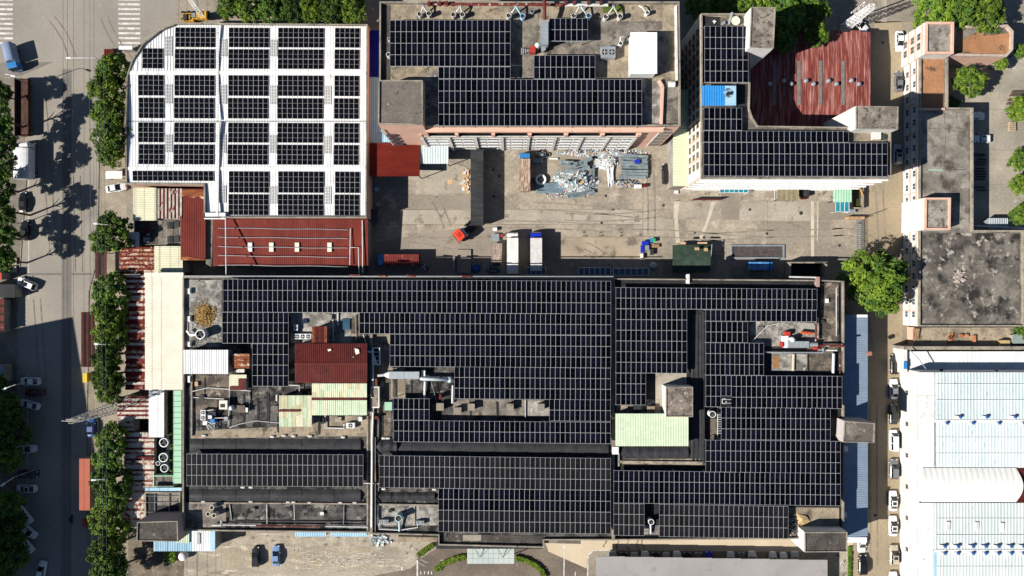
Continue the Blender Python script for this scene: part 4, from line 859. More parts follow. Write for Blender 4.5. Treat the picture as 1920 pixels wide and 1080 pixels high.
# === long building on the right ===
HL = 5.8
lb = building('long_building', 'long white and pink striped building with stained grey flat roof, right', [(1722, 108), (1775, 108), (1775, 203), (1822, 203), (1822, 432), (1918, 432), (1918, 612), (1720, 612)], HL, white_wall, roof_grey, (.6, .35, parapet_m), top=None)
roof_patch(lb, [(1727, 110), (1770, 110), (1770, 202), (1727, 202)], HL, roof_brown); wall_px(lb, [(1725, 204), (1772, 204)], HL, HL+.7, .4, pink_wall)
roof_patch(lb, [(1726, 207), (1816, 207), (1816, 428), (1726, 428)], HL, mat('roof_long', (.29, .262, .222), (.18, .163, .138), .25, lo=.43, hi=.57, c=(.07, .063, .055), ct=.5, cw=.12, csc=.3, gsc=1.2, d=(.37, .335, .29), dsc=.8, dt=.6, dw=.1, grain=.2))
roof_patch(lb, [(1726, 436), (1912, 438), (1912, 607), (1724, 607)], HL, mat('roof_long2', (.2, .178, .15), (.1, .09, .078), .16, lo=.43, hi=.57, c=(.03, .028, .026), ct=.48, cw=.12, csc=.28, gsc=1.2, d=(.36, .33, .28), dsc=.6, dt=.57, dw=.1, grain=.25))
mb = MB()
for pts in ([(1770, 210), (1773, 250), (1770, 300)], [(1735, 318), (1812, 318)], [(1793, 210), (1795, 240), (1820, 245)], [(1740, 241), (1770, 240), (1810, 252)], [(1845, 440), (1845, 600)], [(1730, 495), (1910, 496)], [(1780, 440), (1782, 600)]):
    q_ = poly_px(pts, HL)
    for p_, r_ in zip(q_[:-1], q_[1:]): mb.tube([p_+(HL+.035,), r_+(HL+.035,)], .06, 4)
mb.build('roof_crack', mat('tar_line', (.06, .055, .05), (.13, .12, .1), .8, grain=.2), lb)
mb = MB(); mb.tube([P3(1740, 318, HL+.05), P3(1768, 318.5, HL+.05)], .14, 4); mb.build('roof_strip', mint, lb)
stair_tower(lb, [(1734, 42), (1787, 42), (1786, 102), (1733, 102)], 0, HL+3.2, white_wall, mat('stair_roof4', (.31, .285, .245), (.2, .182, .155), .4, lo=.44, hi=.56, c=(.1, .09, .078), ct=.53, csc=.6, grain=.2), .4, pink_wall, .5)
stair_tower(lb, [(1733, 371), (1781, 371), (1780, 431), (1732, 431)], 0, HL+3.0, white_wall, MATS['stair_roof4'], .4, pink_wall, .4)
e_ = building('annex_building', 'east annex with rust brown roof and cut corners, top right', [(1788, 50), (1886, 48), (1897, 60), (1896, 95), (1884, 108), (1778, 106)], HL+.2, pink_wall, roof_brown, (.6, .55, mat('pale_pink_cap', (.5, .4, .33), (.4, .32, .26), .5, c=(.2, .16, .13), csc=.8, grain=.1)))
roof_patch(e_, [(1806, 54), (1884, 53), (1890, 62), (1860, 66), (1830, 60), (1806, 75)], HL+.2, roof_grey); 
A_, B_ = gp(1720, 612, HL), gp(1722, 108, HL)
win_row(lb, A_, B_, [.9, 3.7], 20, 1.5, 1.3, frame=white_metal, pane=glass_win, out=-1, m0=.02)
mb = MB(); p0, p1 = P(1720, 612, HL), P(1722, 108, HL)
for z in (2.9, 5.35): mb.box(p0[0]-.12, p0[1], z-.08, p0[0]-.003, p1[1], z+.08)
mb.build('wall_band', pink_wall, lb)
for i in range(9):
    y = p0[1]+(p1[1]-p0[1])*(i+.5)/9; MB().box(p0[0]-.1, y-.09, 0, p0[0]-.002, y+.09, 2.8).box(p0[0]-.1, y-.09, 3.0, p0[0]-.002, y+.09, 5.2).build('wall_pilaster', pink_wall, lb)
p0, p1 = P(1733, 102, HL+3.2), P(1734, 42, HL+3.2)
for z in (2.9, 5.5, 8.2):
    a = P(1733, 102, HL+3.2); b = P(1734, 42, HL+3.2); MB().box(a[0]-.1, a[1], z-.14, a[0]-.003, b[1], z+.14).build('wall_band', pink_wall, lb)
win_row(lb, gp(1733, 102, HL+3.2), gp(1734, 42, HL+3.2), [.9, 3.7, 6.2], 2, 1.6, 1.4, frame=pink_wall, out=-1, m0=.2)
ledge = building('low_building', 'low beige terrace with bricks below the long building', [(1713, 614), (1916, 614), (1916, 648), (1713, 648)], 2.6, pink_wall, roof_beige, (.3, .2, parapet_m))
bw = thing('boundary_wall', 'weathered concrete wall between the terrace and the white plant', 'wall', P3(1810, 652, 0))
a = R(1695, 650, 2000, 655, 5); MB().box(a[0], a[1], 0, a[2], a[3], 5).build('wall', grey_wall, bw); MB().box(a[0]-.05, a[1]-.08, 5.002, a[2], a[3]+.08, 5.15).build('coping', parapet_m, bw)
# === white plant with cyan roofs, lower right ===
HP = 7.2
pl = thing('plant_building', 'white factory hall with pale cyan ribbed roofs, lower right', 'building', P3(1860, 870, 0))
q = poly_px([(1721, 697), (2250, 697), (2250, 1400), (1721, 1400)], HP); MB().prism(q, 0, HP-.2, cap=False).build('wall', white_wall, pl)
MB().prism(q, HP-.25, HP-.25, sides=False).build('roof_deck', white_metal, pl)
corr_roof(pl, 1701, 659, 2250, 699, 3.4, 3.2, 'y', white_metal, .6, .04)
r = R(1703, 661, 2250, 697, 3.2); MB().box(r[0], r[1], 0, r[2], r[3], 3.1, bottom=False).build('lower_wall', white_wall, pl)
corr_roof(pl, 1722, 698, 1752, 876, HP+.15, HP+.15, 'x', white_metal, 2.2, .02); corr_roof(pl, 1722, 943, 1750, 1400, HP+.15, HP+.15, 'x', white_metal, 2.2, .02)
corr_roof(pl, 1753, 698, 2250, 787, HP+.1, HP+1.2, 'y', cyan_metal, .72, .07); corr_roof(pl, 1755, 792, 2250, 876, HP+1.2, HP+.1, 'y', cyan_metal, .72, .07)
corr_roof(pl, 1750, 943, 2250, 1030, HP+.1, HP+1.2, 'y', pale_cyan2, .72, .07); corr_roof(pl, 1757, 1035, 2250, 1400, HP+1.2, HP+.1, 'y', pale_cyan2, .72, .07)
for x0, y in ((1753, 789.5), (1752, 1032.5)):
    r = R(x0, y-2.4, 2250, y+2.4, HP+1.2); MB().box(r[0], r[1], HP+1.05, r[2], r[3], HP+1.36).build('ridge_cap', white_metal, pl)
for y, za in ((720, .38), (750, .75), (820, .82), (850, .45), (972, .45), (1003, .85), (1062, 1.08)):
    r = R(1756, y-.3, 2250, y+.3, HP+.1+za); MB().box(r[0], r[1], HP+.1+za-.1, r[2], r[3], HP+.1+za+.1).build('lap_seam', white_metal, pl)
r = R(1752, 1035, 1758, 1400, HP+.5); MB().box(r[0], r[1], HP+.2, r[2], r[3], HP+.4).build('blue_gutter', light_blue, pl)
for px_, name in ((1755, 'mid'),): 
    r = R(1722, 742, 1752, 743, HP+.3); MB().box(r[0], r[1], HP+.16, r[2], r[3], HP+.22).build('seam', cream_metal, pl)
mb = MB(); v = []; f = []; nb = 12; nx = 34                             # barrel vault with proud seams
ya, yb = P(0, 877, HP)[1], P(0, 941, HP)[1]
for i in range(nx+1):
    px = 1724+(1908-1724)*i/nx
    for j in range(nb+1):
        t = j/nb; zz = HP+.1+1.1*math.sin(PI*t)+(.04 if i % 2 else 0); sw = 7*math.sin(PI*t)-3.5
        v.append((P(px, 0, HP)[0]+(sw*.12 if i == nx else (-sw*.12 if i == 0 else 0)), ya+(yb-ya)*t, zz))
for i in range(nx):
    for j in range(nb): f.append([i*(nb+1)+j, i*(nb+1)+j+1, (i+1)*(nb+1)+j+1, (i+1)*(nb+1)+j])
mb.add(v, f).build('barrel_roof', mat('ivory_metal', (.8, .79, .75), (.74, .73, .69), .2, c=(.45, .42, .36), ct=.66, cw=.08, csc=.6, grain=.06, rough=.6), pl)
corr_roof(pl, 1907, 879, 2250, 942, HP+.1, HP+.1, 'x', maroon, .5, .05)
a = P(1721, 0, HP)[0]; y0, y1 = P(0, 1080, HP)[1], P(0, 700, HP)[1]
win_row(pl, gp(1721, 1085, HP), gp(1721, 700, HP), [2.6], 6, 1.0, .9, frame=grey_wall, pane=glass_dark, out=-1, m0=.03)
tag(MB().box(*(lambda r: (r[0], r[1], 0, r[2], r[3], 4.2))(R(1694, 655, 1701, 700, 4.2)), bottom=False).build('gate_pillar', white_wall), 'white gate pillar with grey panels at the corner of the white plant', 'pillar')
# === lean-to and grey roof ===
lt = shed('lean_to', 'long slate blue lean-to along the east side of the factory', 1580, 590, 1627, 1012, 6.4, slate_metal, 'x', .5, slope=.4, cat='lean-to')
r = R(1608, 590, 1627, 595, 7.2); MB().box(r[0], r[1], 6.9, r[2], r[3], 7.1).build('end_cap', white_metal, lt)
r = R(1590, 1008, 1626, 1018, 6.9); MB().box(r[0], r[1], 6.5, r[2], r[3], 6.75).build('white_edge', white_metal, lt)
gr = thing('carport', 'wide grey flat roof at the bottom edge with parked cars beneath', 'carport', P3(1335, 1075, 0))
for i in range(8):
    x0 = 1118+i*54.2; r = R(x0, 1043.5+(i*.9), x0+54.1, 1300, 3.6); MB().box(r[0], r[1], 3.4+.015*(i % 2), r[2], r[3], 3.6+.01*(i % 2)).build('roof_panel', grey_roof, gr)
for x in (1125, 1230, 1340, 1450, 1545): MB().tube([P(x, 1075, 3.4)+(0,), P(x, 1075, 3.4)+(3.39,)], .12, 8).build('post', grey_steel, gr)
# glass canopy at the entrance
gc = thing('glass_canopy', 'square pale green glass canopy over the factory entrance', 'canopy', P3(920, 1040, 0))
mb = MB()
for i in range(9):
    for j in range(3):
        r = R(877+i*9.7, 1029+j*9.3, 886.3+i*9.7, 1037.9+j*9.3, 4.3); MB().box(r[0], r[1], 4.2, r[2], r[3], 4.24).build('glass_pane', glass_pale, gc)
for i in range(10): mb.tube([P3(876.6+i*9.7, 1028.5, 4.15), P3(876.6+i*9.7, 1057, 4.15)], .05, 4)
for j in range(4): mb.tube([P3(876.6, 1028.5+j*9.4, 4.15), P3(964, 1028.5+j*9.4, 4.15)], .05, 4)
mb.build('frame', white_metal, gc)
for x in (900, 943):
    for dx in (-10, 9): MB().tube([P3(x, 1045, 4.3), P(x+dx, 1028, 6.5)+(6.5,)], .05, 5).build('stay_rod', dark_steel, gc)
for x in (880, 960): MB().tube([P(x, 1053, 4.2)+(0,), P(x, 1053, 4.2)+(4.12,)], .12, 8).build('post', white_metal, gc)
nb_ = building('entrance_porch', 'dark ribbed porch roof above the entrance canopy', [(818, 1018), (1020, 1018), (1018, 1029), (818, 1029)], 5.5, grey_wall, dark_steel, None, cat='porch')
lw = building('low_building', 'low beige ledge at the foot of the middle block, left of the porch', [(746, 1006), (820, 1008), (820, 1016), (746, 1016)], 4.5, grey_wall, roof_beige, None)
lw = building('low_building', 'low beige ledge at the foot of the middle block, right of the porch', [(1016, 1009), (1089, 1011), (1089, 1020), (1014, 1018)], 4.5, grey_wall, roof_grey, None)
for i, (x0, x1) in enumerate(((553, 612), (620, 688))):
    shed('awning', ('narrow light blue awning on the south wall beside the red pipe', 'narrow light blue awning on the south wall under the white pipe')[i], x0, 997, x1, 1006, 3.2, light_blue, 'y', .4, open_=True, cat='awning', slope=.3)
# off-picture tower whose shadow falls over the lower left of the road
tw = [(-112, 690), (-110+.166*620, 690+.986*620)]
q = [P(-112, 686), P(-12, 1296), P(-412, 1356), P(-512, 766)]
root = thing('apartment_block', 'tall block beside the road whose shadow darkens the lower left', 'building', (q[0][0], q[0][1], 0))
MB().prism(q, 0, 25, mi=0, top=1).build('wall', [grey_wall, roof_grey], root)
# ---------------------------------------------------------------- trees and plants
def leaf_mesh(name, seed, rx, ry, rz, nclump, nleaf, size, cl, mats_, floor=-.35):
    rg = random.Random(seed); mb = MB()
    lobes = [(rg.uniform(0, 2*PI), rg.uniform(.75, 1.18)) for _ in range(7)]
    for c in range(nclump):
        a = rg.uniform(0, 2*PI); zt = rg.uniform(floor, 1); rr = math.sqrt(max(0, 1-zt*zt))*rg.uniform(.55, 1.02) if rg.random() < .8 else rg.uniform(0, .7)
        k = 1.0
        for la, lk in lobes:
            dlt = abs((a-la+PI) % (2*PI)-PI)
            if dlt < .6: k = k*(1-(1-dlt/.6)*.7)+lk*(1-dlt/.6)*.7
        cx, cy, cz = rx*rr*k*math.cos(a), ry*rr*k*math.sin(a), rz*zt*rg.uniform(.75, 1.05)
        cr = cl*rg.uniform(.65, 1.25); mi = rg.choices(range(len(mats_)), (5, 3, 2)[:len(mats_)])[0]
        for l in range(nleaf):
            v = Vector((rg.gauss(0, 1), rg.gauss(0, 1), rg.gauss(.25, .8))).normalized()
            p = Vector((cx, cy, cz))+Vector((v.x, v.y, v.z*.75))*cr*rg.uniform(.45, 1.0)
            n = (v+Vector((rg.gauss(0, .6), rg.gauss(0, .6), rg.gauss(.35, .5)))).normalized()
            t = n.cross(Vector((rg.gauss(0, 1), rg.gauss(0, 1), rg.gauss(0, 1)))).normalized(); b = n.cross(t)
            s_ = size*rg.uniform(.6, 1.3)
            mb.quad(p-t*s_, p-b*s_*.42+n*s_*.12, p+t*s_, p+b*s_*.42+n*s_*.12, mi)
    return mb.mesh(name, mats_)
def trunk_mesh(seed, hgt, r):
    rg = random.Random(seed); mb = MB(); lean = rg.uniform(-.3, .3)
    mb.tube([(0, 0, -.2), (lean*.3, .1, hgt*.4), (lean, 0, hgt*.75), (lean*1.2, .1, hgt)], [r, r*.8, r*.55, r*.2], 8)
    for i in range(6):
        a = i*PI/3+rg.uniform(-.4, .4); z = hgt*rg.uniform(.4, .65); L = rg.uniform(1.6, 2.6)
        mb.tube([(lean*.5, 0, z), (math.cos(a)*L*.55, math.sin(a)*L*.55, z+1.0), (math.cos(a)*L, math.sin(a)*L, z+1.7)], [r*.45, r*.3, r*.1], 6)
    return mb.mesh('trunk', bark)
LM, LD, LB = leaf_ms
CROWNS = {'mid': [leaf_mesh('crown', i, 4.6, 4.6, 3.0, 105, 62, .36, .86, [LM, LD, LB]) for i in (1, 2, 3)],
          'deep': [leaf_mesh('crown', i, 4.6, 4.6, 3.0, 100, 62, .36, .86, [LD, LM]) for i in (4, 5)],
          'bright': [leaf_mesh('crown', i, 4.6, 4.6, 3.0, 90, 60, .40, 1.0, [LB, LM]) for i in (6, 7)],
          'tall': [leaf_mesh('crown', 8, 4.6, 4.6, 4.0, 150, 60, .34, .85, [LM, LB, LD])]}
TRUNKS = [trunk_mesh(i, 7.0, .28) for i in (1, 2)]
def tree(px, py, rpx, kind, label, ht=6.2, group=None, sz=1.0):
    zc = ht; k = S*(1-zc/H); x, y = P(px, py, zc)
    root = thing('tree', label, 'tree', (x, y, 0), group, 0)
    s_ = rpx*k/4.9; me = random.choice(CROWNS[kind])
    c = bpy.data.objects.new('crown', me); col.objects.link(c); c.parent = root; c.location = (0, 0, zc-.6); c.scale = (s_, s_, s_*sz); c.rotation_euler = (0, 0, random.uniform(0, 6.28))
    t = bpy.data.objects.new('trunk', random.choice(TRUNKS)); col.objects.link(t); t.parent = root; t.scale = (min(1, s_+.2), min(1, s_+.2), (zc-.2)/7.0)
    return root
street = 'street trees between road and factory'
for px, py, r, k, lb in ((212, 128, 36, 'mid', 'dense street tree at the top of the row beside the warehouse corner'), (203, 168, 40, 'bright', 'light green street tree second from the top beside the warehouse'), (202, 212, 40, 'bright', 'yellowish street tree beside the middle of the white warehouse'), (204, 255, 38, 'mid', 'street tree next above the parked white car gap'), (206, 285, 32, 'mid', 'smaller street tree right above the white box by the road'),
        (207, 438, 44, 'mid', 'round lone street tree beside the small white roof'), (205, 545, 38, 'deep', 'street tree at the top end of the long row below the striped roof'), (204, 585, 40, 'mid', 'street tree beside the upper dark red striped lean-to'), (205, 628, 40, 'bright', 'street tree with a lamp head showing over its crown'), (203, 668, 38, 'deep', 'street tree beside the middle of the long cream roof'), (200, 705, 36, 'deep', 'street tree by the yellow kiosk'), (205, 728, 30, 'mid', 'last street tree above the lattice pylon'),
        (205, 820, 36, 'mid', 'street tree just below the lattice pylon'), (204, 858, 38, 'deep', 'street tree above the long salmon roof end'), (206, 900, 40, 'deep', 'dark green street tree right of the salmon roof'), (208, 935, 34, 'deep', 'dark street tree beside the whitish rusted roof'), (195, 972, 34, 'bright', 'bright yellow green street tree by the red tricycle'), (215, 1000, 34, 'mid', 'street tree left of the lower left stair tower'), (200, 1035, 40, 'mid', 'street tree near the bottom edge, next to the dirt verge'), (205, 1078, 38, 'deep', 'street tree cut by the bottom edge of the picture')):
    tree(px+random.uniform(-3, 3), py, r*random.uniform(.86, 1.02), k, lb, random.uniform(5.6, 7.3), street, random.uniform(.85, 1.2))
left_t = 'trees along the far side of the road'
for i, (px, py, r, lb) in enumerate(((-4, 175, 26, 'far side tree just below the blue truck'), (-6, 222, 32, 'far side tree beside the rusty open trailer'), (2, 262, 30, 'far side tree left of the white lorry'), (-2, 312, 32, 'far side tree below the white lorry'), (-5, 352, 30, 'far side tree left of the upper dark car'), (0, 395, 30, 'far side tree above the street lamp at the left edge'), (-2, 445, 34, 'far side tree beside the second dark car'), (2, 490, 26, 'far side tree above the turning white car'),
        (20, 768, 36, 'shaded far side tree below the white sedan'), (22, 812, 40, 'shaded far side tree over a half hidden white car'), (16, 858, 36, 'shaded far side tree above the white sedan by the lamp'), (14, 950, 38, 'shaded far side tree covering the slanted cars'), (22, 1000, 40, 'shaded far side tree over the second slanted white car'), (18, 1048, 40, 'shaded far side tree at the bottom left corner'), (6, 720, 18, 'small shaded far side tree beside the blue grey roof'))):
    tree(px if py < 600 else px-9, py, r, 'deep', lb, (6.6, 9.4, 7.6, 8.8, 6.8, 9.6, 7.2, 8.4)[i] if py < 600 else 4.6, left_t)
for px, py, r, k, lb in ((428, 14, 24, 'mid', 'tree by the yellow crane behind the white warehouse'), (462, 16, 28, 'mid', 'second tree behind the white warehouse'), (505, 18, 30, 'deep', 'dark tree behind the middle of the warehouse'), (545, 18, 28, 'deep', 'dark tree behind the third warehouse column'), (583, 20, 26, 'bright', 'bright green tree behind the white warehouse'), (620, 18, 30, 'deep', 'dark tree left of the last tree behind the warehouse'), (660, 16, 30, 'mid', 'last tree behind the warehouse by the dark alley')):
    tree(px, py, r, k, lb, 6.0, 'trees behind the white warehouse')
for px, py, r, k, lb in ((1315, 12, 34, 'deep', 'dark tree right of the office block at the top edge'), (1350, 4, 28, 'deep', 'dark tree at the top edge above the dormitory wing'), (1385, 8, 30, 'mid', 'tree left of the dormitory stair tower'), (1430, 6, 34, 'mid', 'tree above the dormitory stair tower'), (1480, 30, 36, 'deep', 'tree right of the dormitory stair tower'), (1520, 22, 38, 'mid', 'broad tree over the upper left of the rust red shed'), (1532, 62, 26, 'mid', 'small tree hanging over the rust red roof'), (1470, 70, 30, 'deep', 'shaded tree over the dark end of the rust red shed')):
    tree(px, py, r, k, lb, 8.6 if py > 25 else 6.5, 'trees north of the rust red shed')
for px, py, r, k, lb in ((1752, 24, 44, 'mid', 'big tree left of the annex at the top right'), (1800, 18, 44, 'mid', 'big tree directly above the annex roof'), (1848, 22, 42, 'mid', 'big tree above the rounded end of the annex'), (1640, 526, 62, 'tall', 'large round tree at the courtyard exit by the lane'),
        (1820, 152, 31, 'mid', 'round tree in the back yard below the annex'), (1880, 118, 14, 'bright', 'small palm like tree at the annex corner'), (1912, 205, 24, 'bright', 'yellow green shrub tree at the right edge by the wooden tables'), (1914, 300, 22, 'mid', 'tree at the right edge beside the yard wall'), (1915, 345, 20, 'bright', 'yellowish tree at the right edge below the other'), (1916, 402, 20, 'mid', 'tree at the right edge by the grey tin roof'), (1920, 620, 18, 'mid', 'tree at the right edge beside the terrace'), (1918, 95, 16, 'mid', 'small tree at the right edge right of the annex')):
    tree(px, py, r, k, lb, {62: 7.5, 31: 5.0}.get(r, 4.2 if r < 30 else 6.5))
# hedges, planted bed, straw heap
def hedge(label, pts, wpx, h0, h1, m, name='hedge', cat='hedge', n=60, size=.2):
    c = pts[len(pts)//2]; root = thing(name, label, cat, P3(c[0], c[1], h0)); mb = MB()
    q = poly_px(pts, h1)
    segs = [(a, b) for a, b in zip(q[:-1], q[1:])]; tot = sum((Vector(b)-Vector(a)).length for a, b in segs)
    for a, b in segs:
        a, b = Vector(a), Vector(b); L = (b-a).length; u = (b-a)/L; nn = Vector((-u.y, u.x))
        for i in range(int(L*n)):
            p = a+u*random.uniform(0, L)+nn*random.uniform(-1, 1)*wpx*S*.5
            z = random.uniform(h0+(h1-h0)*.5, h1)+random.gauss(0, .06)
            v = Vector((random.gauss(0, .7), random.gauss(0, .7), 1)).normalized(); t = v.cross(Vector((random.gauss(0, 1), random.gauss(0, 1), 0))).normalized(); w_ = v.cross(t)
            s_ = size*random.uniform(.6, 1.3); P_ = Vector((p.x, p.y, z))
            mb.quad(P_-t*s_, P_-w_*s_*.5, P_+t*s_, P_+w_*s_*.5)
        core = [tuple(a+nn*wpx*S*.42), tuple(a-nn*wpx*S*.42), tuple(b-nn*wpx*S*.42), tuple(b+nn*wpx*S*.42)]
        mb.prism(core, h0, h0+(h1-h0)*.8)
    mb.build('foliage', m, root); return root
hedge('short bright green hedge left of the glass canopy drive', [(783, 1043), (797, 1032), (812, 1022)], 10, 0, .9, hedge_m)
hedge('long curved bright hedge ending at the canopy left side', [(816, 1071), (828, 1060), (845, 1052), (862, 1047), (874, 1046)], 11, 0, .9, hedge_m)
hedge('curved bright hedge right of the glass canopy', [(966, 1047), (985, 1051), (1005, 1062), (1016, 1072), (1022, 1085)], 10, 0, .9, hedge_m)
hedge('planted bed of dark green shrubs beside the mint awning', [(316, 736), (317, 780), (315, 815)], 15, 3.0, 4.6, LD, 'planted_bed', 'plants', 60, .28)
hedge('dark green shrubs between tanks and mint awning', [(320, 815), (321, 850), (321, 885)], 7, 3.0, 4.4, LD, 'planted_bed', 'plants', 50, .28)
hedge('rough green bush beside the light blue roof corner', [(318, 1036), (316, 1055)], 20, 0, 1.2, LM, 'bush', 'bush', 120, .3)
hedge('narrow green verge strip beside the black car', [(1594, 1026), (1594, 1060), (1594, 1100)], 6, 0, .6, LM, 'verge_plants', 'plants', 80, .2)
hedge('dark shrubs at the foot of the long building courtyard wall', [(1780, 185), (1800, 195)], 14, 0, 1.2, LD, 'bush', 'bush', 60, .3)
hp = thing('straw_heap', 'heap of golden straw on the roof beside the round fan tank', 'straw', P3(384, 592, HM)); mb = MB()
for i in range(1500):
    a = random.uniform(0, 2*PI); r_ = abs(random.gauss(0, .5)); x, y = P(384+20*r_*math.cos(a), 592+22*r_*math.sin(a), HM+.4); z = HM+.05+max(0, .8-r_*.6)*random.random()
    u = Vector((random.gauss(0, 1), random.gauss(0, 1), random.gauss(0, .4))).normalized()*random.uniform(.2, .5); n = Vector((-u.y, u.x, .1)).normalized()*.05; p = Vector((x, y, z))
    mb.quad(p-u-n, p+u-n, p+u+n, p-u+n)
mb.build('straw', tarp_yellow, hp)

# ---------------------------------------------------------------- vehicles
def face_quad(mb, a, b, c, d_, u0, u1, v0, v1, off, mi=0):
    a, b, c, d_ = map(Vector, (a, b, c, d_)); n = (b-a).cross(d_-a).normalized()*off
    f = lambda u, v: (a.lerp(b, u)).lerp(d_.lerp(c, u), v)+n
    mb.quad(f(u0, v0), f(u1, v0), f(u1, v1), f(u0, v1), mi)
def wheel_meshes():
    def wcyl(r, w_, n, m):
        mb = MB(); a = [2*PI*i/n for i in range(n)]
        v = [(r*math.cos(t), -w_/2, r*math.sin(t)) for t in a]+[(r*math.cos(t), w_/2, r*math.sin(t)) for t in a]
        mb.add(v, [[i, n+i, n+(i+1) % n, (i+1) % n] for i in range(n)]+[list(range(n)), list(range(2*n-1, n-1, -1))]); return mb
    return wcyl(.33, .22, 16, 0).mesh('wheel', black_m), wcyl(.2, .235, 10, 0).mesh('rim', alu), wcyl(.5, .3, 16, 0).mesh('wheel', black_m), wcyl(.27, .32, 10, 0).mesh('rim', grey_steel)
WHEEL, RIM, TWHEEL, TRIM = wheel_meshes()
head_m = mat('headlight_glass', (.7, .72, .75), grain=0, rough=.15); tail_m = mat('taillight_red', (.4, .01, .01), grain=0, rough=.2)
def car_kit(kind):
    if kind == 'suv': L, W, zb, zr = 2.35, .94, 1.02, 1.68; cab = (-2.25, 1.2, -1.85, .2)
    elif kind == 'van': L, W, zb, zr = 2.45, .9, 1.05, 1.92; cab = (-2.4, 1.75, -2.33, 1.1)
    else: L, W, zb, zr = 2.38, .91, .92, 1.43; cab = (-1.8, 1.2, -1.0, .15)
    st = [(-L, .70, zb-.22), (-L+.08, .84, zb-.08), (-L+.4, .97, zb), (-1.3, 1.0, zb+.02), (0, 1.0, zb+.02), (1.1, 1.0, zb), (L-.55, .97, zb-.13), (L-.15, .86, zb-.22), (L, .66, zb-.34)]
    v = []; f = []; np_ = 9
    for x, wf, zt in st:
        w_ = W*wf; half = [(w_*.96, .24), (w_, .5), (w_*.97, zt-.1), (w_*.84, zt), (0, zt+.04)]
        v += [(x, -y, z) for y, z in half]+[(x, y, z) for y, z in half[-2::-1]]
    for i in range(len(st)-1):
        for j in range(np_-1): f.append([i*np_+j, (i+1)*np_+j, (i+1)*np_+j+1, i*np_+j+1])
    f += [list(range(np_))[::-1] if 0 else list(range(np_)), list(range(len(v)-1, len(v)-1-np_, -1))]
    b = MB(); b.add(v, f)
    xr0, xf0, xr1, xf1 = cab; hw0, hw1 = W*.86, W*.68; zt = zb-.02
    B = [(xr0, -hw0, zt), (xf0, -hw0, zt), (xf0, hw0, zt), (xr0, hw0, zt)]; T = [(xr1, -hw1, zr), (xf1, -hw1, zr), (xf1, hw1, zr), (xr1, hw1, zr)]
    b.add(B+T, [[4, 5, 6, 7], [0, 1, 5, 4], [1, 2, 6, 5], [2, 3, 7, 6], [3, 0, 4, 7]])
    kit = {'body': b.mesh('body', PAINT['white'])}
    def g(name, fs, m=glass_dark):
        mb = MB()
        for q in fs: face_quad(mb, *q)
        kit[name] = mb.mesh(name, m)
    g('windscreen', [(B[1], B[2], T[2], T[1], .03, .97, .03, .97, .015)])
    g('rear_window', [(B[3], B[0], T[0], T[3], .05, .95, .06, .95, .015)])
    g('side_window', [(B[0], B[1], T[1], T[0], .06, .47, .15, .9, .012), (B[0], B[1], T[1], T[0], .51, .92, .15, .9, .012)])
    g('side_window.R', [(B[2], B[3], T[3], T[2], .08, .49, .15, .9, .012), (B[2], B[3], T[3], T[2], .53, .94, .15, .9, .012)])
    mb = MB().box(-.1, -.02, zr+.004, .0, .0, zr+.01); sr = MB().quad((xf1-.95, -hw1*.72, zr+.012), (xf1-.2, -hw1*.72, zr+.012), (xf1-.2, hw1*.72, zr+.012), (xf1-.95, hw1*.72, zr+.012)); kit['sunroof'] = sr.mesh('sunroof', glass_dark)
    kit['headlight'] = MB().box(L-.42, -.28, zb-.3, L-.06, .06, zb-.2).mesh('headlight', head_m)
    kit['taillight'] = MB().box(-L-.01, -.2, zb-.3, -L+.14, .12, zb-.12).mesh('taillight', tail_m)
    kit['mirror'] = MB().box(-.1, -.09, -.07, .1, .09, .07).mesh('mirror', black_m)
    kit['dims'] = (L, W, zb, xf0); return kit
KITS = {k: car_kit(k) for k in ('sedan', 'suv', 'van')}
def ob_(name, me, parent, loc=(0, 0, 0), rz=0, m=None):
    o = bpy.data.objects.new(name, me); col.objects.link(o); o.parent = parent; o.location = loc; o.rotation_euler = (0, 0, rz)
    if m:
        o.material_slots[0].link = 'OBJECT'; o.material_slots[0].material = m
    return o
def car(kind, color, px, py, head, label, group=None, sunroof=False, sc_=1.0):
    x, y = P(px, py, 1.0); k = KITS[kind]; L, W, zb, xf0 = k['dims']
    root = thing('van' if kind == 'van' else 'parked_car', label, 'van' if kind == 'van' else 'car', (x, y, .012), group, math.radians(head)); root.scale = (sc_, sc_, sc_)
    ob_('body', k['body'], root, m=PAINT[color]); ob_('windscreen', k['windscreen'], root); ob_('rear_window', k['rear_window'], root)
    ob_('side_window', k['side_window'], root); ob_('side_window', k['side_window.R'], root)
    if sunroof: ob_('sunroof', k['sunroof'], root)
    for s_ in (-1, 1):
        ob_('headlight', k['headlight'], root, (0, s_*W*.62+.11, .0)); ob_('taillight', k['taillight'], root, (0, s_*W*.55+.04, .0)); ob_('mirror', k['mirror'], root, (xf0-.35, s_*(W+.1), zb+.05), 0, PAINT[color])
        for xx in (-1.4, 1.4): ob_('rim', RIM, ob_('wheel', WHEEL, root, (xx, s_*(W-.13), .33)))
    return root
kerb_cars = 'cars parked along the far side of the road'; alley = 'cars parked in the lane beside the white building'
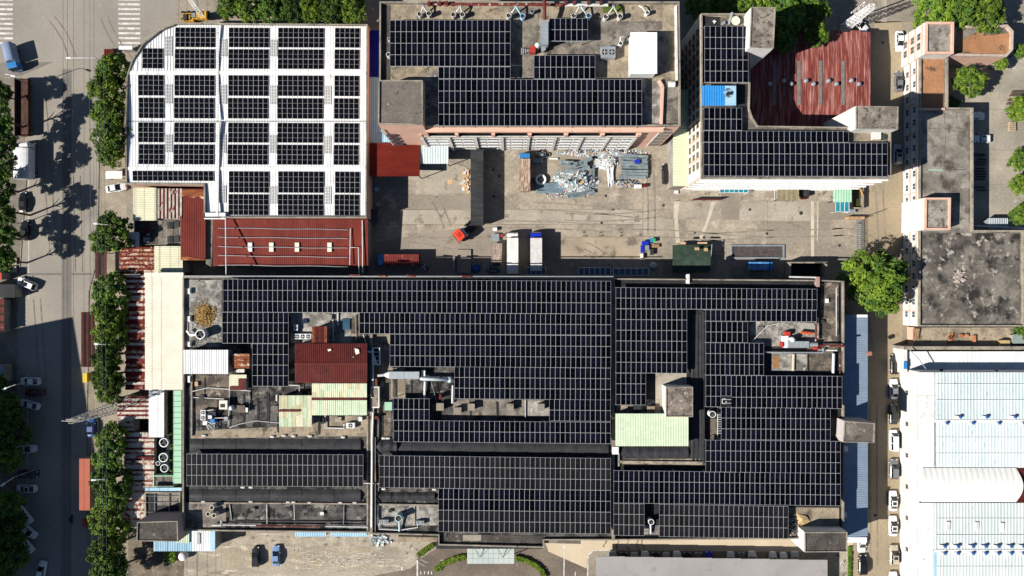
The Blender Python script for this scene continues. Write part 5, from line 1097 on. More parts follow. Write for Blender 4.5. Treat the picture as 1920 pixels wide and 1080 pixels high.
for a in (('sedan', 'white', 1688.0, 76, -90, 'white sedan with white bonnet near the top of the lane', alley), ('sedan', 'grey', 1686.5, 152, 90, 'dark grey sedan in the lane below the white sedan, silver roof', alley), ('suv', 'silver', 1684.0, 289, 90, 'pale silver car with a black sunroof beside the long building', alley, True),
          ('suv', 'black', 1679.0, 683, 90, 'shiny black car at the white gate pillar', alley), ('sedan', 'white', 1677.5, 730, 90, 'white sedan below the shiny black car in the lane', alley), ('sedan', 'black', 1677.0, 777, 90, 'black sedan half in shade between two white vehicles', alley), ('van', 'white', 1676.5, 826, 90, 'plain white van in the row of lane cars', alley), ('suv', 'grey', 1677.5, 880, 90, 'dark grey hatchback with red tail light below the white van', alley),
          ('sedan', 'white', 1676.0, 940, 90, 'white sedan above another white sedan low in the lane', alley, True), ('sedan', 'white', 1676.0, 987, 90, 'white sedan with dark sunroof second from the beige car', alley, True), ('suv', 'beige', 1677.5, 1042, 90, 'beige car with dark roof glass near the bottom of the lane', alley, True), ('sedan', 'white', 1676.5, 1092, 90, 'white car cut off by the bottom edge of the lane', alley),
          ('sedan', 'white', 1617, 1018, -90, 'white car half under the end of the slate lean-to'), ('suv', 'black', 1619, 1060, 90, 'black car beside the narrow green verge strip'), ('sedan', 'white', 1612, 44, -40, 'white car parked under the lattice mast'),
          ('sedan', 'white', 1829, 217, 0, 'white car parked in the back yard shade by the long building'),
          ('suv', 'black', 1249, 326, 90, 'black SUV parked alone in the courtyard by the pale green strip'),
          ('suv', 'black', 479, 1045, 90, 'black car in the striped car park'), ('sedan', 'blue', 517, 1043, 90, 'light blue hatchback with white bonnet in the car park'),
          ('suv', 'white', 49, 532, 157, 'white SUV with sunroof crossing the road edge', None, True), ('sedan', 'white', 55, 715.5, 180, 'white sedan at the kerb above the dark red car', kerb_cars), ('sedan', 'maroon', 62, 737, 180, 'dark red car in shade below the white sedan', kerb_cars), ('sedan', 'white', 54, 759, 166, 'white car slanted and half hidden by a tree crown', kerb_cars),
          ('sedan', 'white', 47, 843, 5, 'white car whose tail sticks out from shaded trees', kerb_cars), ('sedan', 'black', 50, 890, 0, 'black car in deep shade above the white sedan by the lamp', kerb_cars), ('sedan', 'white', 48, 917, 180, 'white sedan beside the lower left street lamp', kerb_cars, True), ('sedan', 'white', 44, 967, -52, 'upper of three white cars slanted under the shaded trees', kerb_cars), ('sedan', 'white', 50, 996, -38, 'middle one of three slanted white cars with long bonnet', kerb_cars), ('sedan', 'white', 46, 1022, -48, 'lowest of three white cars slanted under the shaded trees', kerb_cars), ('sedan', 'white', 76, 1072, 80, 'white car driving up at the bottom left'),
          ('sedan', 'white', 216, 352, 10, 'white car backed in beside the road next to the warehouse'), ('sedan', 'black', 42, 379, 90, 'upper of two black cars under the far side trees', kerb_cars), ('suv', 'black', 46, 432, 90, 'lower of two black cars under the far side trees', kerb_cars), ('sedan', 'deepblue', 170, 801, 90, 'blue car nosing out below the lattice pylon')):
    car(*a)
for i, (x, c_) in enumerate(((1149, 'silver'), (1170, 'black'), (1190, 'silver'), (1210, 'white'), (1230, 'black'), (1250, 'silver'), (1270, 'white'), (1289, 'black'), (1310, 'grey'), (1330, 'cobalt'), (1371, 'white'), (1391, 'grey'), (1411, 'white'), (1450, 'white'), (1470, 'white'), (1491, 'silver'))):
    car('sedan' if i % 3 else 'suv', c_, x, 1053.5+(i % 3)*1.2, 90, ('first', 'second', 'third', 'fourth', 'fifth', 'sixth', 'seventh', 'eighth', 'ninth', 'tenth', 'eleventh', 'twelfth', 'thirteenth', 'fourteenth', 'fifteenth', 'last')[i]+' car from the left nosing out under the grey carport, '+{'cobalt': 'blue'}.get(c_, c_), 'cars under the grey carport')
# lorries
def truck(label, px, py, head, Lb, Wb, Hb, cabm, boxm, cab_l=2.0, ribs='x', name='lorry', rib_n=14, arched=False, empty_bed=None, floor=1.0):
    x, y = P(px, py, Hb*.7); root = thing(name, label, 'lorry', (x, y, .012), None, math.radians(head)); x0 = -(Lb+cab_l)/2; x1 = x0+Lb; w_ = Wb/2
    b = MB()
    if empty_bed:
        b.box(x0, -w_, floor, x1, w_, floor+.12)
        for y0, y1 in ((-w_, -w_+.08), (w_-.08, w_)): b.box(x0, y0, floor+.12, x1, y1, Hb)
        b.box(x0, -w_+.08, floor+.12, x0+.08, w_-.08, Hb).box(x1-.08, -w_+.08, floor+.12, x1, w_-.08, Hb)
        for i in range(rib_n): xx = x0+Lb*(i+.5)/rib_n; b.box(xx-.05, -w_-.06, floor, xx+.05, -w_-.001, Hb).box(xx-.05, w_+.001, floor, xx+.05, w_+.06, Hb)
    elif arched:
        for i in range(8):
            a0, a1 = PI*i/8, PI*(i+1)/8; y0, y1 = -w_*math.cos(a0), -w_*math.cos(a1); z0, z1 = Hb-.5+.5*math.sin(a0), Hb-.5+.5*math.sin(a1)
            b.quad((x0, y0, z0), (x1, y0, z0), (x1, y1, z1), (x0, y1, z1))
        b.box(x0, -w_, floor, x1, w_, Hb-.5)
        for i in range(rib_n): xx = x0+Lb*(i+.5)/rib_n; b.tube([(xx, -w_*math.cos(PI*j/8), Hb-.5+.51*math.sin(PI*j/8)) for j in range(9)], .04, 4)
    else:
        b.box(x0, -w_, floor, x1, w_, Hb-.05)
        n = int(Lb/.3); c00 = (x0, -w_, Hb-.05)
        b.corr((x0, -w_, Hb-.045), (x0, w_, Hb-.045), (x1, w_, Hb-.045), (x1, -w_, Hb-.045), Lb/rib_n, .045) if ribs else b.box(x0-.02, -w_-.02, Hb-.045, x1+.02, w_+.02, Hb)
        for y0 in (-w_-.03, w_): b.box(x0, y0+.001, Hb-.2, x1, y0+.03, Hb+.02)
    b.build('cargo_box' if not empty_bed else 'cargo_bed', boxm, root, world=False)
    MB().box(x0, -.45, .6, x1+cab_l*.7, .45, floor-.02).build('chassis', dark_steel, root, world=False)
    if cab_l:
        c0 = x1+.25; c1 = x1+cab_l; ch = min(Hb-.25, 2.7) if cab_l < 2.3 else 3.0; cw = w_*.96
        pts = [(c0, .55), (c1, .55), (c1, 1.3), (c1-.32, ch-.12), (c1-.55, ch), (c0+.1, ch), (c0, ch-.1)]
        v = [(a, -cw, z) for a, z in pts]+[(a, cw, z) for a, z in pts]; n = len(pts)
        MB().add(v, [[i, (i+1) % n, n+(i+1) % n, n+i][::-1] for i in range(n)]+[list(range(n)), list(range(2*n-1, n-1, -1))]).build('cab', cabm, root, world=False)
        mb = MB(); face_quad(mb, (c1, -cw, 1.35), (c1, cw, 1.35), (c1-.32, cw, ch-.14), (c1-.32, -cw, ch-.14), .06, .94, .02, .96, .02); mb.build('windscreen', glass_dark, root, world=False)
        for s_ in (-1, 1):
            MB().box(c1-.35, s_*cw-.25 if s_ < 0 else cw+.02, 1.7, c1-.22, s_*cw-.02 if s_ < 0 else cw+.25, 2.2).build('mirror', black_m, root, world=False)
            MB().box(c1-.05, s_*cw*.7-.18, .8, c1+.02, s_*cw*.7+.18, 1.0).build('headlight', head_m, root, world=False)
        MB().box(c0+.35, -.45, ch+.005, c0+.85, .45, ch+.04).build('roof_hatch', cabm, root, world=False)
    for xx in ([x0+1.0, x0+2.1] if Lb > 5 else [x0+1.0])+([x1+cab_l*.55] if cab_l else []):
        for s_ in (-1, 1): ob_('rim', TRIM, ob_('wheel', TWHEEL, root, (xx, s_*(w_-.2), .5)))
    return root
truck('lorry with a blue cab and grey blue tilt, parked at the crossing', 20, 106, -76, 4.3, 2.2, 3.2, PAINT['sky'], mat('blue_tarp', (.24, .31, .44), (.2, .26, .38), .8, grain=.1), 1.9, arched=True)
truck('rusty empty trailer bed parked under the far side trees', 43, 202, 90, 13.2, 3.2, 1.9, None, mat('rusty_steel', (.1, .05, .035), (.05, .03, .025), .8, grain=.25), 0, empty_bed=True, name='trailer', rib_n=18)
truck('white tilt lorry standing in the tree shade on the left', 43, 300, 90, 7.0, 3.7, 3.4, PAINT['white'], mat('white_tilt', (.72, .73, .75), (.62, .63, .65), .7, grain=.08), 1.6, arched=True, rib_n=6)
truck('lorry with a blue cab and a rusty striped box beside the scrap heap', 984, 322, 90, 7.4, 2.35, 3.3, PAINT['sky'], mat('rust_box', (.27, .14, .07), (.5, .42, .36), 1.2, lo=.42, hi=.58, c=(.13, .05, .03), ct=.56, csc=1.1, grain=.2, st=(.35, 2.2, 1)), 1.7, rib_n=16)
truck('white box lorry seen from above, left of the cobalt cab lorry', 961, 474, 90, 8.2, 2.55, 3.7, PAINT['white'], mat('white_box', (.74, .74, .72), (.62, .61, .58), .7, c=(.3, .26, .22), ct=.66, csc=1.2, grain=.06), 1.5, ribs=None)
truck('box lorry with a cobalt blue cab and scuffed white box', 1005, 471, 90, 7.5, 2.6, 3.7, PAINT['cobalt'], mat('scuffed_box', (.62, .6, .59), (.52, .5, .48), .8, c=(.22, .12, .08), ct=.64, cw=.03, csc=1.6, grain=.08), 1.6, ribs=None)
truck('lorry with a blue cab and a dark red ribbed box in the shade', 746, 487.5, 180, 8.0, 2.5, 3.0, PAINT['sky'], mat('red_box', (.2, .035, .028), (.14, .03, .025), .8, c=(.45, .38, .34), ct=.63, csc=1.3, grain=.2), 1.9, rib_n=20)
truck('small rusty open box trailer left of the white box lorry', 931, 475, 90, 4.6, 2.4, 2.1, None, mat('rust_grey_box', (.22, .15, .12), (.4, .33, .28), 1., lo=.4, hi=.6, c=(.12, .06, .04), csc=1.2, grain=.2, st=(.5, 2, 1)), 0, name='trailer', rib_n=9)
truck('small blue flatbed loaded box near the black frame building', 1427, 499, 0, 4.6, 1.8, 2.2, PAINT['sky'], mat('blue_box', (.05, .22, .5), (.2, .36, .58), 1.1, lo=.45, hi=.6, grain=.15), 1.4, rib_n=18)
truck('little white pickup in the back yard beside the long building', 1839, 261, 180, 2.0, 1.7, 1.3, PAINT['white'], mat('white_bed', (.5, .55, .58), grain=.1), 1.9, empty_bed=True, rib_n=4, floor=.7)
# articulated lorry: dark trailer and an orange red tractor turned to the left
x, y = P(894.5, 351, 3.6); root = thing('trailer', 'long black container trailer standing in the courtyard', 'trailer', (x, y, .012), None, math.radians(-90))
b = MB(); Lb, w_ = 17.2, 1.45
b.box(-Lb/2, -w_, 1.2, Lb/2, w_, 3.85); b.corr((-Lb/2, -w_, 3.86), (-Lb/2, w_, 3.86), (Lb/2, w_, 3.86), (Lb/2, -w_, 3.86), .36, .05)
b.build('cargo_box', mat('charcoal_box', (.03, .032, .034), (.05, .052, .055), .5, c=(.11, .11, .11), ct=.66, csc=.8, grain=.2, st=(1.6, .5, 1)), root, world=False)
MB().box(-Lb/2, -.5, .7, Lb/2, .5, 1.18).build('chassis', dark_steel, root, world=False)
for xx in (-7.2, -5.9, -4.6):
    for s_ in (-1, 1): ob_('rim', TRIM, ob_('wheel', TWHEEL, root, (xx, s_*1.15, .5)))
x, y = P(868, 435, 2.4); root = thing('tractor_unit', 'orange red lorry tractor turned aside at the black trailer', 'lorry', (x, y, .012), None, math.radians(-140))
pts = [(.2, .7), (2.3, .7), (2.35, 1.5), (2.05, 3.0), (1.8, 3.25), (.35, 3.3), (.2, 3.1)]; n = len(pts); cw = 1.2
orange = mat('orange_red_paint', (.72, .06, .02), grain=.05, rough=.3, coat=.4)
MB().add([(a, -cw, z) for a, z in pts]+[(a, cw, z) for a, z in pts], [[i, (i+1) % n, n+(i+1) % n, n+i][::-1] for i in range(n)]+[list(range(n)), list(range(2*n-1, n-1, -1))]).build('cab', orange, root, world=False)
mb = MB(); face_quad(mb, (2.35, -cw, 1.55), (2.35, cw, 1.55), (2.05, cw, 2.95), (2.05, -cw, 2.95), .05, .95, .03, .97, .02); mb.build('windscreen', glass_dark, root, world=False)
MB().box(.7, -.5, 3.32, 1.5, .5, 3.4).build('roof_hatch', red_paint, root, world=False)
MB().box(.2, -1.0, 3.34, .55, 1.0, 3.62).build('air_deflector', orange, root, world=False)
MB().box(-3.2, -.5, .6, .2, .5, 1.0).build('chassis', dark_steel, root, world=False); MB().box(-.5, -1.15, 1.0, .15, 1.15, 2.2).build('side_tank', white_metal, root, world=False); MB().cyl(-2.0, 0, 1.0, 1.2, .55, n=14).build('fifth_wheel', dark_steel, root, world=False)
for xx in (1.4, -1.6, -2.7):
    for s_ in (-1, 1): ob_('rim', TRIM, ob_('wheel', TWHEEL, root, (xx, s_*1.05, .5)))
for s_ in (-1, 1): MB().box(2.0, s_*1.35-.12, 1.9, 2.15, s_*1.35+.12, 2.5).build('mirror', black_m, root, world=False)
# ---------------------------------------------------------------- rooftop equipment
def boxthing(name, label, cat, x0, y0, x1, y1, h, ht, m, capm=None, cap=.12, group=None, over=.1):
    r = R(x0, y0, x1, y1, h+ht); root = thing(name, label, cat, ((r[0]+r[2])/2, (r[1]+r[3])/2, h), group)
    MB().box(r[0]+over, r[1]+over, h, r[2]-over, r[3]-over, h+ht-cap, bottom=False).build('body', m, root); MB().box(r[0], r[1], h+ht-cap+.002, r[2], r[3], h+ht).build('cap', capm or m, root); return root
fan_white = mat('weathered_white_paint', (.55, .55, .53), (.42, .42, .4), .9, c=(.22, .18, .14), ct=.62, csc=1.2, grain=.12)
def fan(px, py, h, ht, rpx, label, body=fan_white, duct=None, group=None, cat='exhaust fan', taper=1.0, name='exhaust_fan', blade=dark_steel):
    x, y = P(px, py, h+ht); r = rpx*S*(1-(h+ht)/H)*.86; root = thing(name, label, cat, (x, y, h), group)
    MB().cyl(x, y, h, h+ht, r*taper, r, 20, cap=False).cyl(x, y, h+ht-.12, h+ht, r*1.06, r*1.06, 20, cap=False).build('housing', body, root, smooth=False)
    rim = MB(); n = 20
    for i in range(n):
        a, b = 2*PI*i/n, 2*PI*(i+1)/n; rim.quad((x+r*1.06*math.cos(a), y+r*1.06*math.sin(a), h+ht+.002), (x+r*1.06*math.cos(b), y+r*1.06*math.sin(b), h+ht+.002), (x+r*.86*math.cos(b), y+r*.86*math.sin(b), h+ht+.002), (x+r*.86*math.cos(a), y+r*.86*math.sin(a), h+ht+.002))
    rim.build('rim', body, root)
    MB().cyl(x, y, h+ht-.5, h+ht-.45, r*.98, n=16).build('fan_well', blade, root)
    bl = MB().cyl(x, y, h+ht-.3, h+ht-.05, r*.2, n=8)
    for i in range(4):
        a = i*PI/2+.5; u = Vector((math.cos(a), math.sin(a))); n_ = Vector((-u.y, u.x)); c = Vector((x, y))
        p = [c+u*r*.2-n_*r*.1, c+u*r*.78-n_*r*.2, c+u*r*.78+n_*r*.2, c+u*r*.2+n_*r*.1]
        bl.quad(*[(q.x, q.y, h+ht-.2+(.08 if i_ in (2, 3) else 0)) for i_, q in enumerate(p)])
    bl.build('fan_blade', mat('fan_blade_grey', (.1, .1, .1), grain=.2), root)
    if duct:
        pts = [(x, y, h+ht*.55)]+[P3(*d_) for d_ in duct]
        MB().tube(pts, r*.32, 10).build('duct', body, root, smooth=True)
    return root
og = 'belt of white exhaust fans along the office block north edge'
ZF = HO
for px, py, dx, lb in ((787, 26, 793, 'white exhaust fan furthest left on the office block roof'), (804, 25, 794, 'white exhaust fan second from the left, twin of the first'), (850, 27, 862, 'white exhaust fan above the middle of the upper array'), (867, 27, 864, 'white exhaust fan with its duct meeting its left twin, above the array'), (954, 29, 967, 'white exhaust fan at the top right end of the upper array'), (980, 30, 968, 'exhaust fan left of the grey duct tower'),
                       (1076, 29, 1086, 'exhaust fan above the fourteen panel array, left one'), (1104, 29, 1090, 'exhaust fan above the fourteen panel array, right one'), (1136, 31, 1150, 'exhaust fan on the mossy corner, left one'), (1163, 30, 1151, 'exhaust fan on the mossy corner, right one')):
    fan(px, py, HO, 1.6, 5.4, lb, light_blue if px in (1104, 980) else fan_white, [(dx, 13.5, HO+1.8), (dx-1 if dx > px else dx+1, 9, HO+1.2)], og)
fan(1214, 23, HO, 1.3, 4.5, 'lone white exhaust fan near the top right corner of the office block', white_metal, [(1204, 14, HO+1.2), (1198, 11, HO+1)])
fan(1164, 81, HO, 1.5, 4.5, 'small white fan between cooling unit and box shelter', white_metal, [(1163, 70, HO+1.2), (1175, 69, HO+1)])
fan(728, 102, HO, 1.6, 4.5, 'small white fan in the dark gutter left of the upper array', white_metal); fan(729, 73, HO, 1.2, 3, 'tiny white fan higher in the dark gutter left of the array', white_metal)
fan(998, 21, HO, 1.2, 4, 'small grey fan right of the long red pipe', galv)
tag(MB().tube([P3(800, 7.5, HO+1.3), P3(960, 8.5, HO+1.3), P3(1055, 9.5, HO+1.3)], .3, 8).build('pipe', red_pipe), 'long red pipe along the north parapet of the office block', 'pipe')
tag(MB().tube([P3(1060, 9.5, HO+1.3), P3(1140, 9.5, HO+1.3)], .3, 8).build('pipe', white_pipe), 'white pipe continuing the red one along the office block parapet', 'pipe')
for x in (805, 825, 838, 1060, 1076, 1103, 1126):
    tag(MB().box(*(lambda r: (r[0], r[1], HO+.9, r[2], r[3], HO+2))(R(x-2, 3, x+2, 10, HO+1.5))).build('pipe_valve', red_pipe), 'red valve on the office block parapet pipe, %s from the left' % {805: 'first', 825: 'second', 838: 'third', 1060: 'fourth', 1076: 'fifth', 1103: 'sixth', 1126: 'seventh'}[x], 'valve', 'valves on the parapet pipe')
tag(MB().tube([P3(1021, -8, HO+3), P3(1021, 20, HO+3), P3(1021, 37, HO+2.5)], .36, 8).build('pipe', red_pipe), 'red flue pipe crossing the parapet to the grey duct tower', 'pipe')
dt = thing('duct_tower', 'tall grey metal duct box with ribs left of the small array', 'duct', P3(1021, 60, HO)); r = R(1014, 37.5, 1028, 83, HO+3)
MB().box(r[0], r[1], HO+.6, r[2], r[3], HO+3).build('duct_body', galv, dt)
for i in range(6): y = r[1]+(r[3]-r[1])*(i+.3)/6; MB().box(r[0]-.05, y, HO+.6, r[2]+.05, y+.08, HO+3.05).build('rib', grey_steel, dt)
dc = thing('dust_blower', 'red and pale blue blower machine at the foot of the duct tower', 'blower', P3(1008, 92, HO)); r = R(994, 86, 1004, 98, HO+1.6)
MB().box(r[0], r[1], HO, r[2], r[3], HO+1.6).build('motor', red_paint, dc); x, y = P(1008, 83, HO+2); MB().cyl(x, y, HO, HO+1.5, .55).dome(x, y, HO+1.5, .55, .5).build('blower_dome', cyan_metal, dc, smooth=True)
MB().cyl(*P(1019, 92, HO+1), HO, HO+1.4, .5).build('blower_barrel', grey_steel, dc)
for i in range(5): r = R(977+i*3.5, 92+i*1.2-3, 979+i*3.5, 104-i*1.2-2, HO+.8); MB().box(r[0], r[1], HO+.5+.1*i, r[2], r[3], HO+.6+.1*i).build('step', grey_steel, dc)
def ac(px0, py0, px1, py1, h, ht, n, label, m=white_metal, group=None, vert=False, name='air_conditioner'):
    r = R(px0, py0, px1, py1, h+ht); root = thing(name, label, 'air conditioner', ((r[0]+r[2])/2, (r[1]+r[3])/2, h), group)
    MB().box(r[0], r[1], h+.12, r[2], r[3], h+ht).build('casing', m, root); MB().box(r[0]+.05, r[1]+.05, h, r[2]-.05, r[3]-.05, h+.12).build('base', dark_steel, root)
    for i in range(n):
        t = (i+.5)/n; x, y = (r[0]+(r[2]-r[0])*t, (r[1]+r[3])/2) if not vert else ((r[0]+r[2])/2, r[1]+(r[3]-r[1])*t)
        rr_ = min((r[2]-r[0])/(1 if vert else n), (r[3]-r[1])/(n if vert else 1))*.42
        g = MB().cyl(x, y, h+ht, h+ht+.03, rr_, n=16).build('fan_grille', dark_steel, root)
        c = MB(); c.box(x-rr_, y-.04, h+ht+.032, x+rr_, y+.04, h+ht+.05).box(x-.04, y-rr_, h+ht+.052, x+.04, y+rr_, h+ht+.07); c.build('guard', alu, g)
    return root
ac(1127, 87, 1154, 108, HO, 1.7, 2, 'grey twin fan cooling unit on the office block roof', galv)
ac(550.5, 609, 558, 620, HM, .9, 1, 'small white air conditioner with one fan by the array edge')
ac(552, 626, 583, 636, HM, 1.1, 3, 'wide white air conditioner with three fans above the dark red roof')
ac(711, 975, 728, 983, HM, 1.0, 2, 'grey twin fan unit left of the round tank, lower middle block', galv); ac(780, 977, 795, 984, HM, 1.0, 2, 'grey twin fan unit right of the round tank, lower middle block', galv)
ac(649, 793, 665, 803, HM, 1.0, 1, 'white air conditioner below the pale green roof'); ac(376, 769, 385, 788, HM, 1.2, 2, 'white upright unit with two fans at the pump set', vert=True)
# silver pipes on the office roof
for pts, rr_, m, lb in (([(1103, 45, 18.2), (1180, 45, 18.2)], .22, galv, 'silver pipe from the small array to the white shelter'), ([(1232, 45, 18.2), (1271, 45, 18.2)], .22, galv, 'silver pipe end between shelter and east parapet'), ([(1026, 90, 18.3), (1060, 90, 18.3), (1100, 86, 18.3), (1163, 79, 18.3)], .12, white_pipe, 'thin white pipe rising gently to the small round fan'),
                        ([(1232, 126, 18.2), (1255, 126, 18.2), (1255, 142, 18.2), (1274, 143, 18.2)], .2, white_pipe, 'white pipe bending twice towards the east parapet'), ([(1232, 129, 18.3), (1245, 129, 18.3), (1245, 155, 18.3), (1274, 153, 18.3)], .2, white_pipe, 'lower white pipe bending round by the corner tank'), ([(1232, 91, 18.0), (1261, 92, 18.0), (1261, 126, 18.0)], .07, white_pipe, 'thin white pipe right of the box shelter'),
                        ([(1086, 78, 18.3), (1086, 103, 18.3)], .14, red_pipe, 'short red pipe between the two small arrays'), ([(1094, 78, 18.3), (1094, 103, 18.3)], .18, galv, 'short silver pipe beside the short red one'), ([(1183, 28, 18.1), (1182, 60, 18.1)], .1, white_pipe, 'thin white post lying above the box shelter'), ([(733, 12, 18.2), (733, 36, 18.2)], .14, white_pipe, 'white pipe at the upper left roof corner'),
                        ([(722, 128, 18.1), (735, 128, 18.1)], .1, white_pipe, 'short white pipe under the upper array corner'), ([(1222, 170, 18.2), (1231, 166, 18.2)], .2, white_pipe, 'short white pipe stub right of the big office array'), ([(1205, 153, 18.2), (1240, 159, 18.2)], .1, white_pipe, 'thin pipe from the big array to the east wall'), ([(1004, 20, 18.0), (1008, 60, 18.0), (1004, 80, 18.0)], .07, white_pipe, 'curved thin cable left of the duct tower')):
    tag(MB().tube([P3(*p) for p in pts], rr_, 8).build('pipe', m), lb, 'pipe')
tag(MB().tube([P3(1254, 158, HO+.6), P3(1265, 158, HO+.6)], .6, 10).build('tank', white_metal), 'small white tank lying at the east end of the office block', 'tank')
r = R(1182, 133, 1224, 138.5, HO+1); tag(MB().corr((r[0], r[1]-.3, HO+1), (r[0], r[3]-.3, HO+1.6), (r[2], r[3]-.3, HO+1.6), (r[2], r[1]-.3, HO+1), .5, .05).build('louvre_hood', galv), 'grey louvred hood along the foot of the white shelter', 'hood')
# dormitory roof
fan(1366, 175, HD+2, .9, 3.6, 'sooty round vent on the pale end of the sky blue roof', dark_steel, blade=black_m)
tag(MB().cyl(*P(1366, 174, HD+2.1), HD+2.145, HD+2.15, 1.0, n=18).build('soot_mark', mat('soot', (.07, .1, .12), (.3, .5, .65), 1.2, grain=.3)), 'sooty ring round the vent on the blue roof', 'stain')
tag(MB().cyl(*P(1379, 39, HD+1), HD+.4, HD+1, .3, .95, 18, cap=False).cyl(*P(1379, 39, HD+1), HD+.41, HD+.9, .28, .9, 18).build('satellite_dish', mat('ivory_paint', (.66, .62, .5), grain=.1)), 'round ivory satellite dish beside the dormitory stair tower', 'satellite dish')
tag(MB().tube([P3(1373, 24, HD+.6), P3(1367, 46, HD+.6)], .3, 8).build('pipe', galv), 'slanted silver pipe left of the satellite dish', 'pipe')
tag(MB().cyl(*P(1357, 43, HD+.6), HD, HD+.7, .35).build('roof_vent', grey_steel), 'small round vent below the north wall of the dormitory wing', 'vent')
mb = MB(); mb.box(*(P(1338, 40, HD+.6)), HD+.2, P(1341, 42, HD+.6)[0], P(1341, 37, HD+.6)[1], HD+.3) if 0 else None
tag(MB().box(*(lambda r: (r[0], r[1], HD+.3, r[2], r[3], HD+.42))(R(1338.5, 37.5, 1340.5, 44, HD+.4))).box(*(lambda r: (r[0], r[1], HD+.425, r[2], r[3], HD+.5))(R(1336.2, 39.5, 1342.8, 41.5, HD+.4))).build('aerial_cross', white_metal), 'small white cross shaped aerial in the dark corner', 'aerial')
tag(MB().box(*(lambda r: (r[0], r[1], HD+.03, r[2], r[3], HD+.9))(R(1635, 248, 1650, 262, HD+.5))).build('white_bundle', white_wall), 'crumpled white bundle on the terrace of the south wing', 'bundle')
tag(MB().cyl(*P(1655, 258, HD+.5), HD+.03, HD+.7, .5, .6).build('planter', tarp_green), 'green planter beside the white bundle', 'planter')
# turbine vents
def turbine(px, py, h, label, group, m=galv, r=.34):
    x, y = P(px, py, h+.8); root = thing('turbine_vent', label, 'vent', (x, y, h), group)
    MB().cyl(x, y, h-.1, h+.35, r*.7, n=12).build('neck', m, root); b = MB(); n = 12
    prof = [(.35, .75), (.5, 1.05), (.7, 1.12), (.9, .95), (1.0, .55)]
    for (z0, k0), (z1, k1) in zip(prof[:-1], prof[1:]):
        for i in range(n):
            a0, a1 = 2*PI*i/n, 2*PI*(i+.8)/n
            b.quad((x+r*k0*math.cos(a0), y+r*k0*math.sin(a0), h+z0), (x+r*k0*math.cos(a1), y+r*k0*math.sin(a1), h+z0), (x+r*k1*math.cos(a1), y+r*k1*math.sin(a1), h+z1), (x+r*k1*math.cos(a0), y+r*k1*math.sin(a0), h+z1))
    b.cyl(x, y, h+.95, h+1.02, r*.55, n=12); b.build('turbine_head', m, root)
for i, (x, y) in enumerate(((1444, 157), (1470, 151), (1484, 157), (1512, 151), (1526, 157), (1554, 151), (1569, 157), (1597, 150.5), (1611, 157))):
    turbine(x, y, HR+.25, 'turbine vent on the rust red shed, %s from the left' % ('first', 'second', 'third', 'fourth', 'fifth', 'sixth', 'seventh', 'eighth', 'ninth')[i], 'turbine vents on the rust red shed', r=.45)
ordn = ('first', 'second', 'third', 'fourth', 'fifth', 'sixth', 'seventh')
def blue_vent(px, py, lb, grp, dn):
    x, y = P(px, py, HP+1.8); root = thing('roof_vent', lb, 'vent', (x, y, HP+1.1), grp)
    MB().box(x-.55, y-.3, HP+.9, x+.15, y+.3, HP+1.55).build('vent_box', white_metal, root); MB().cyl(x+.35, y+.12, HP+1.0, HP+1.75, .36, n=12).dome(x+.35, y+.12, HP+1.75, .36, .2, 12, 3).build('vent_head', mat('blue_plastic', (.03, .09, .25), grain=.1, rough=.4), root)
    MB().box(x-.7, y-.45, HP+.8, x-.6, y+.45, HP+1.3).build('bracket', white_pipe, root)
for i, x in enumerate((1799, 1849, 1902)): blue_vent(x, 783, 'blue capped vent above the upper ridge of the white plant, '+ordn[i], 'vents along the upper plant ridge', 1)
for i, x in enumerate((1774, 1823, 1872, 1919)): blue_vent(x, 794.5, 'blue capped vent below the upper ridge of the white plant, '+ordn[i], 'vents along the upper plant ridge', -1)
for i, x in enumerate((1770, 1795, 1823, 1847, 1871, 1895, 1918)):
    blue_vent(x, 1026, 'blue capped vent above the lower ridge of the white plant, '+ordn[i], 'vents along the lower plant ridge', 1); blue_vent(x, 1039, 'blue capped vent below the lower ridge of the white plant, '+ordn[i], 'vents along the lower plant ridge', -1)
for i, (x, y) in enumerate(((1778, 986), (1831, 987), (1879, 988), (1801, 1076), (1877, 1076))):
    a = P(x-2.5, y+8, HP+.75); b = P(x+2.5, y-8, HP+.75); f = MB()
    z = HP+.72 if i < 3 else HP+.9
    for xx in (a[0], (a[0]+b[0])/2, b[0]): f.box(xx-.06, a[1], z-.3, xx+.06, b[1], z+.2)
    f.box(a[0], a[1], z-.35, b[0], b[1], z+.02, 1)
    f.build('roof_light', [white_metal, grey_steel], pl)
for i, (x, y) in enumerate(((1766, 694), (1870, 696))):
    fan(x, y, 5.5, .5, 2.6, ('small dark vent on the lower strip of the white plant, left', 'small dark vent on the lower strip of the white plant, right')[i], dark_steel)
tag(MB().tube([P3(1705, 655, 6.2), P3(1722, 672, 6.5), P3(1738, 694, 6.0)], .1, 6).build('cable', grey_steel), 'cable slanting across the white plant corner', 'cable')
# factory roof machinery
fan(375, 627, HM, 2.2, 10, 'big round white fan tank beside the straw heap', white_metal, [(357, 628, HM+1), (351, 620, HM+.8)], taper=1.0, cat='cooling tower', name='cooling_tower')
for i, (x, y, r_) in enumerate(((307, 830, 9.5), (306, 858, 9.5), (308, 878, 8.5), (296, 869, 4.5))):
    fan(x, y, 3.0, 2.4 if r_ > 5 else 1.6, r_, ('upper one of three big grey tanks by the mint awning', 'middle one of three big grey tanks by the mint awning', 'lowest of three big grey tanks by the mint awning', 'small grey tank between the middle and lowest big tank')[i], galv, cat='cooling tower', name='cooling_tower', group='grey tanks by the mint awning')
fan(747, 972, HM, 2.4, 7, 'pale teal fan tank between the two grey units', mat('pale_teal', (.4, .55, .58), (.3, .42, .46), .5, grain=.1), [(749, 984, HM+.8), (749, 996, HM+.6)], cat='cooling tower', name='cooling_tower')
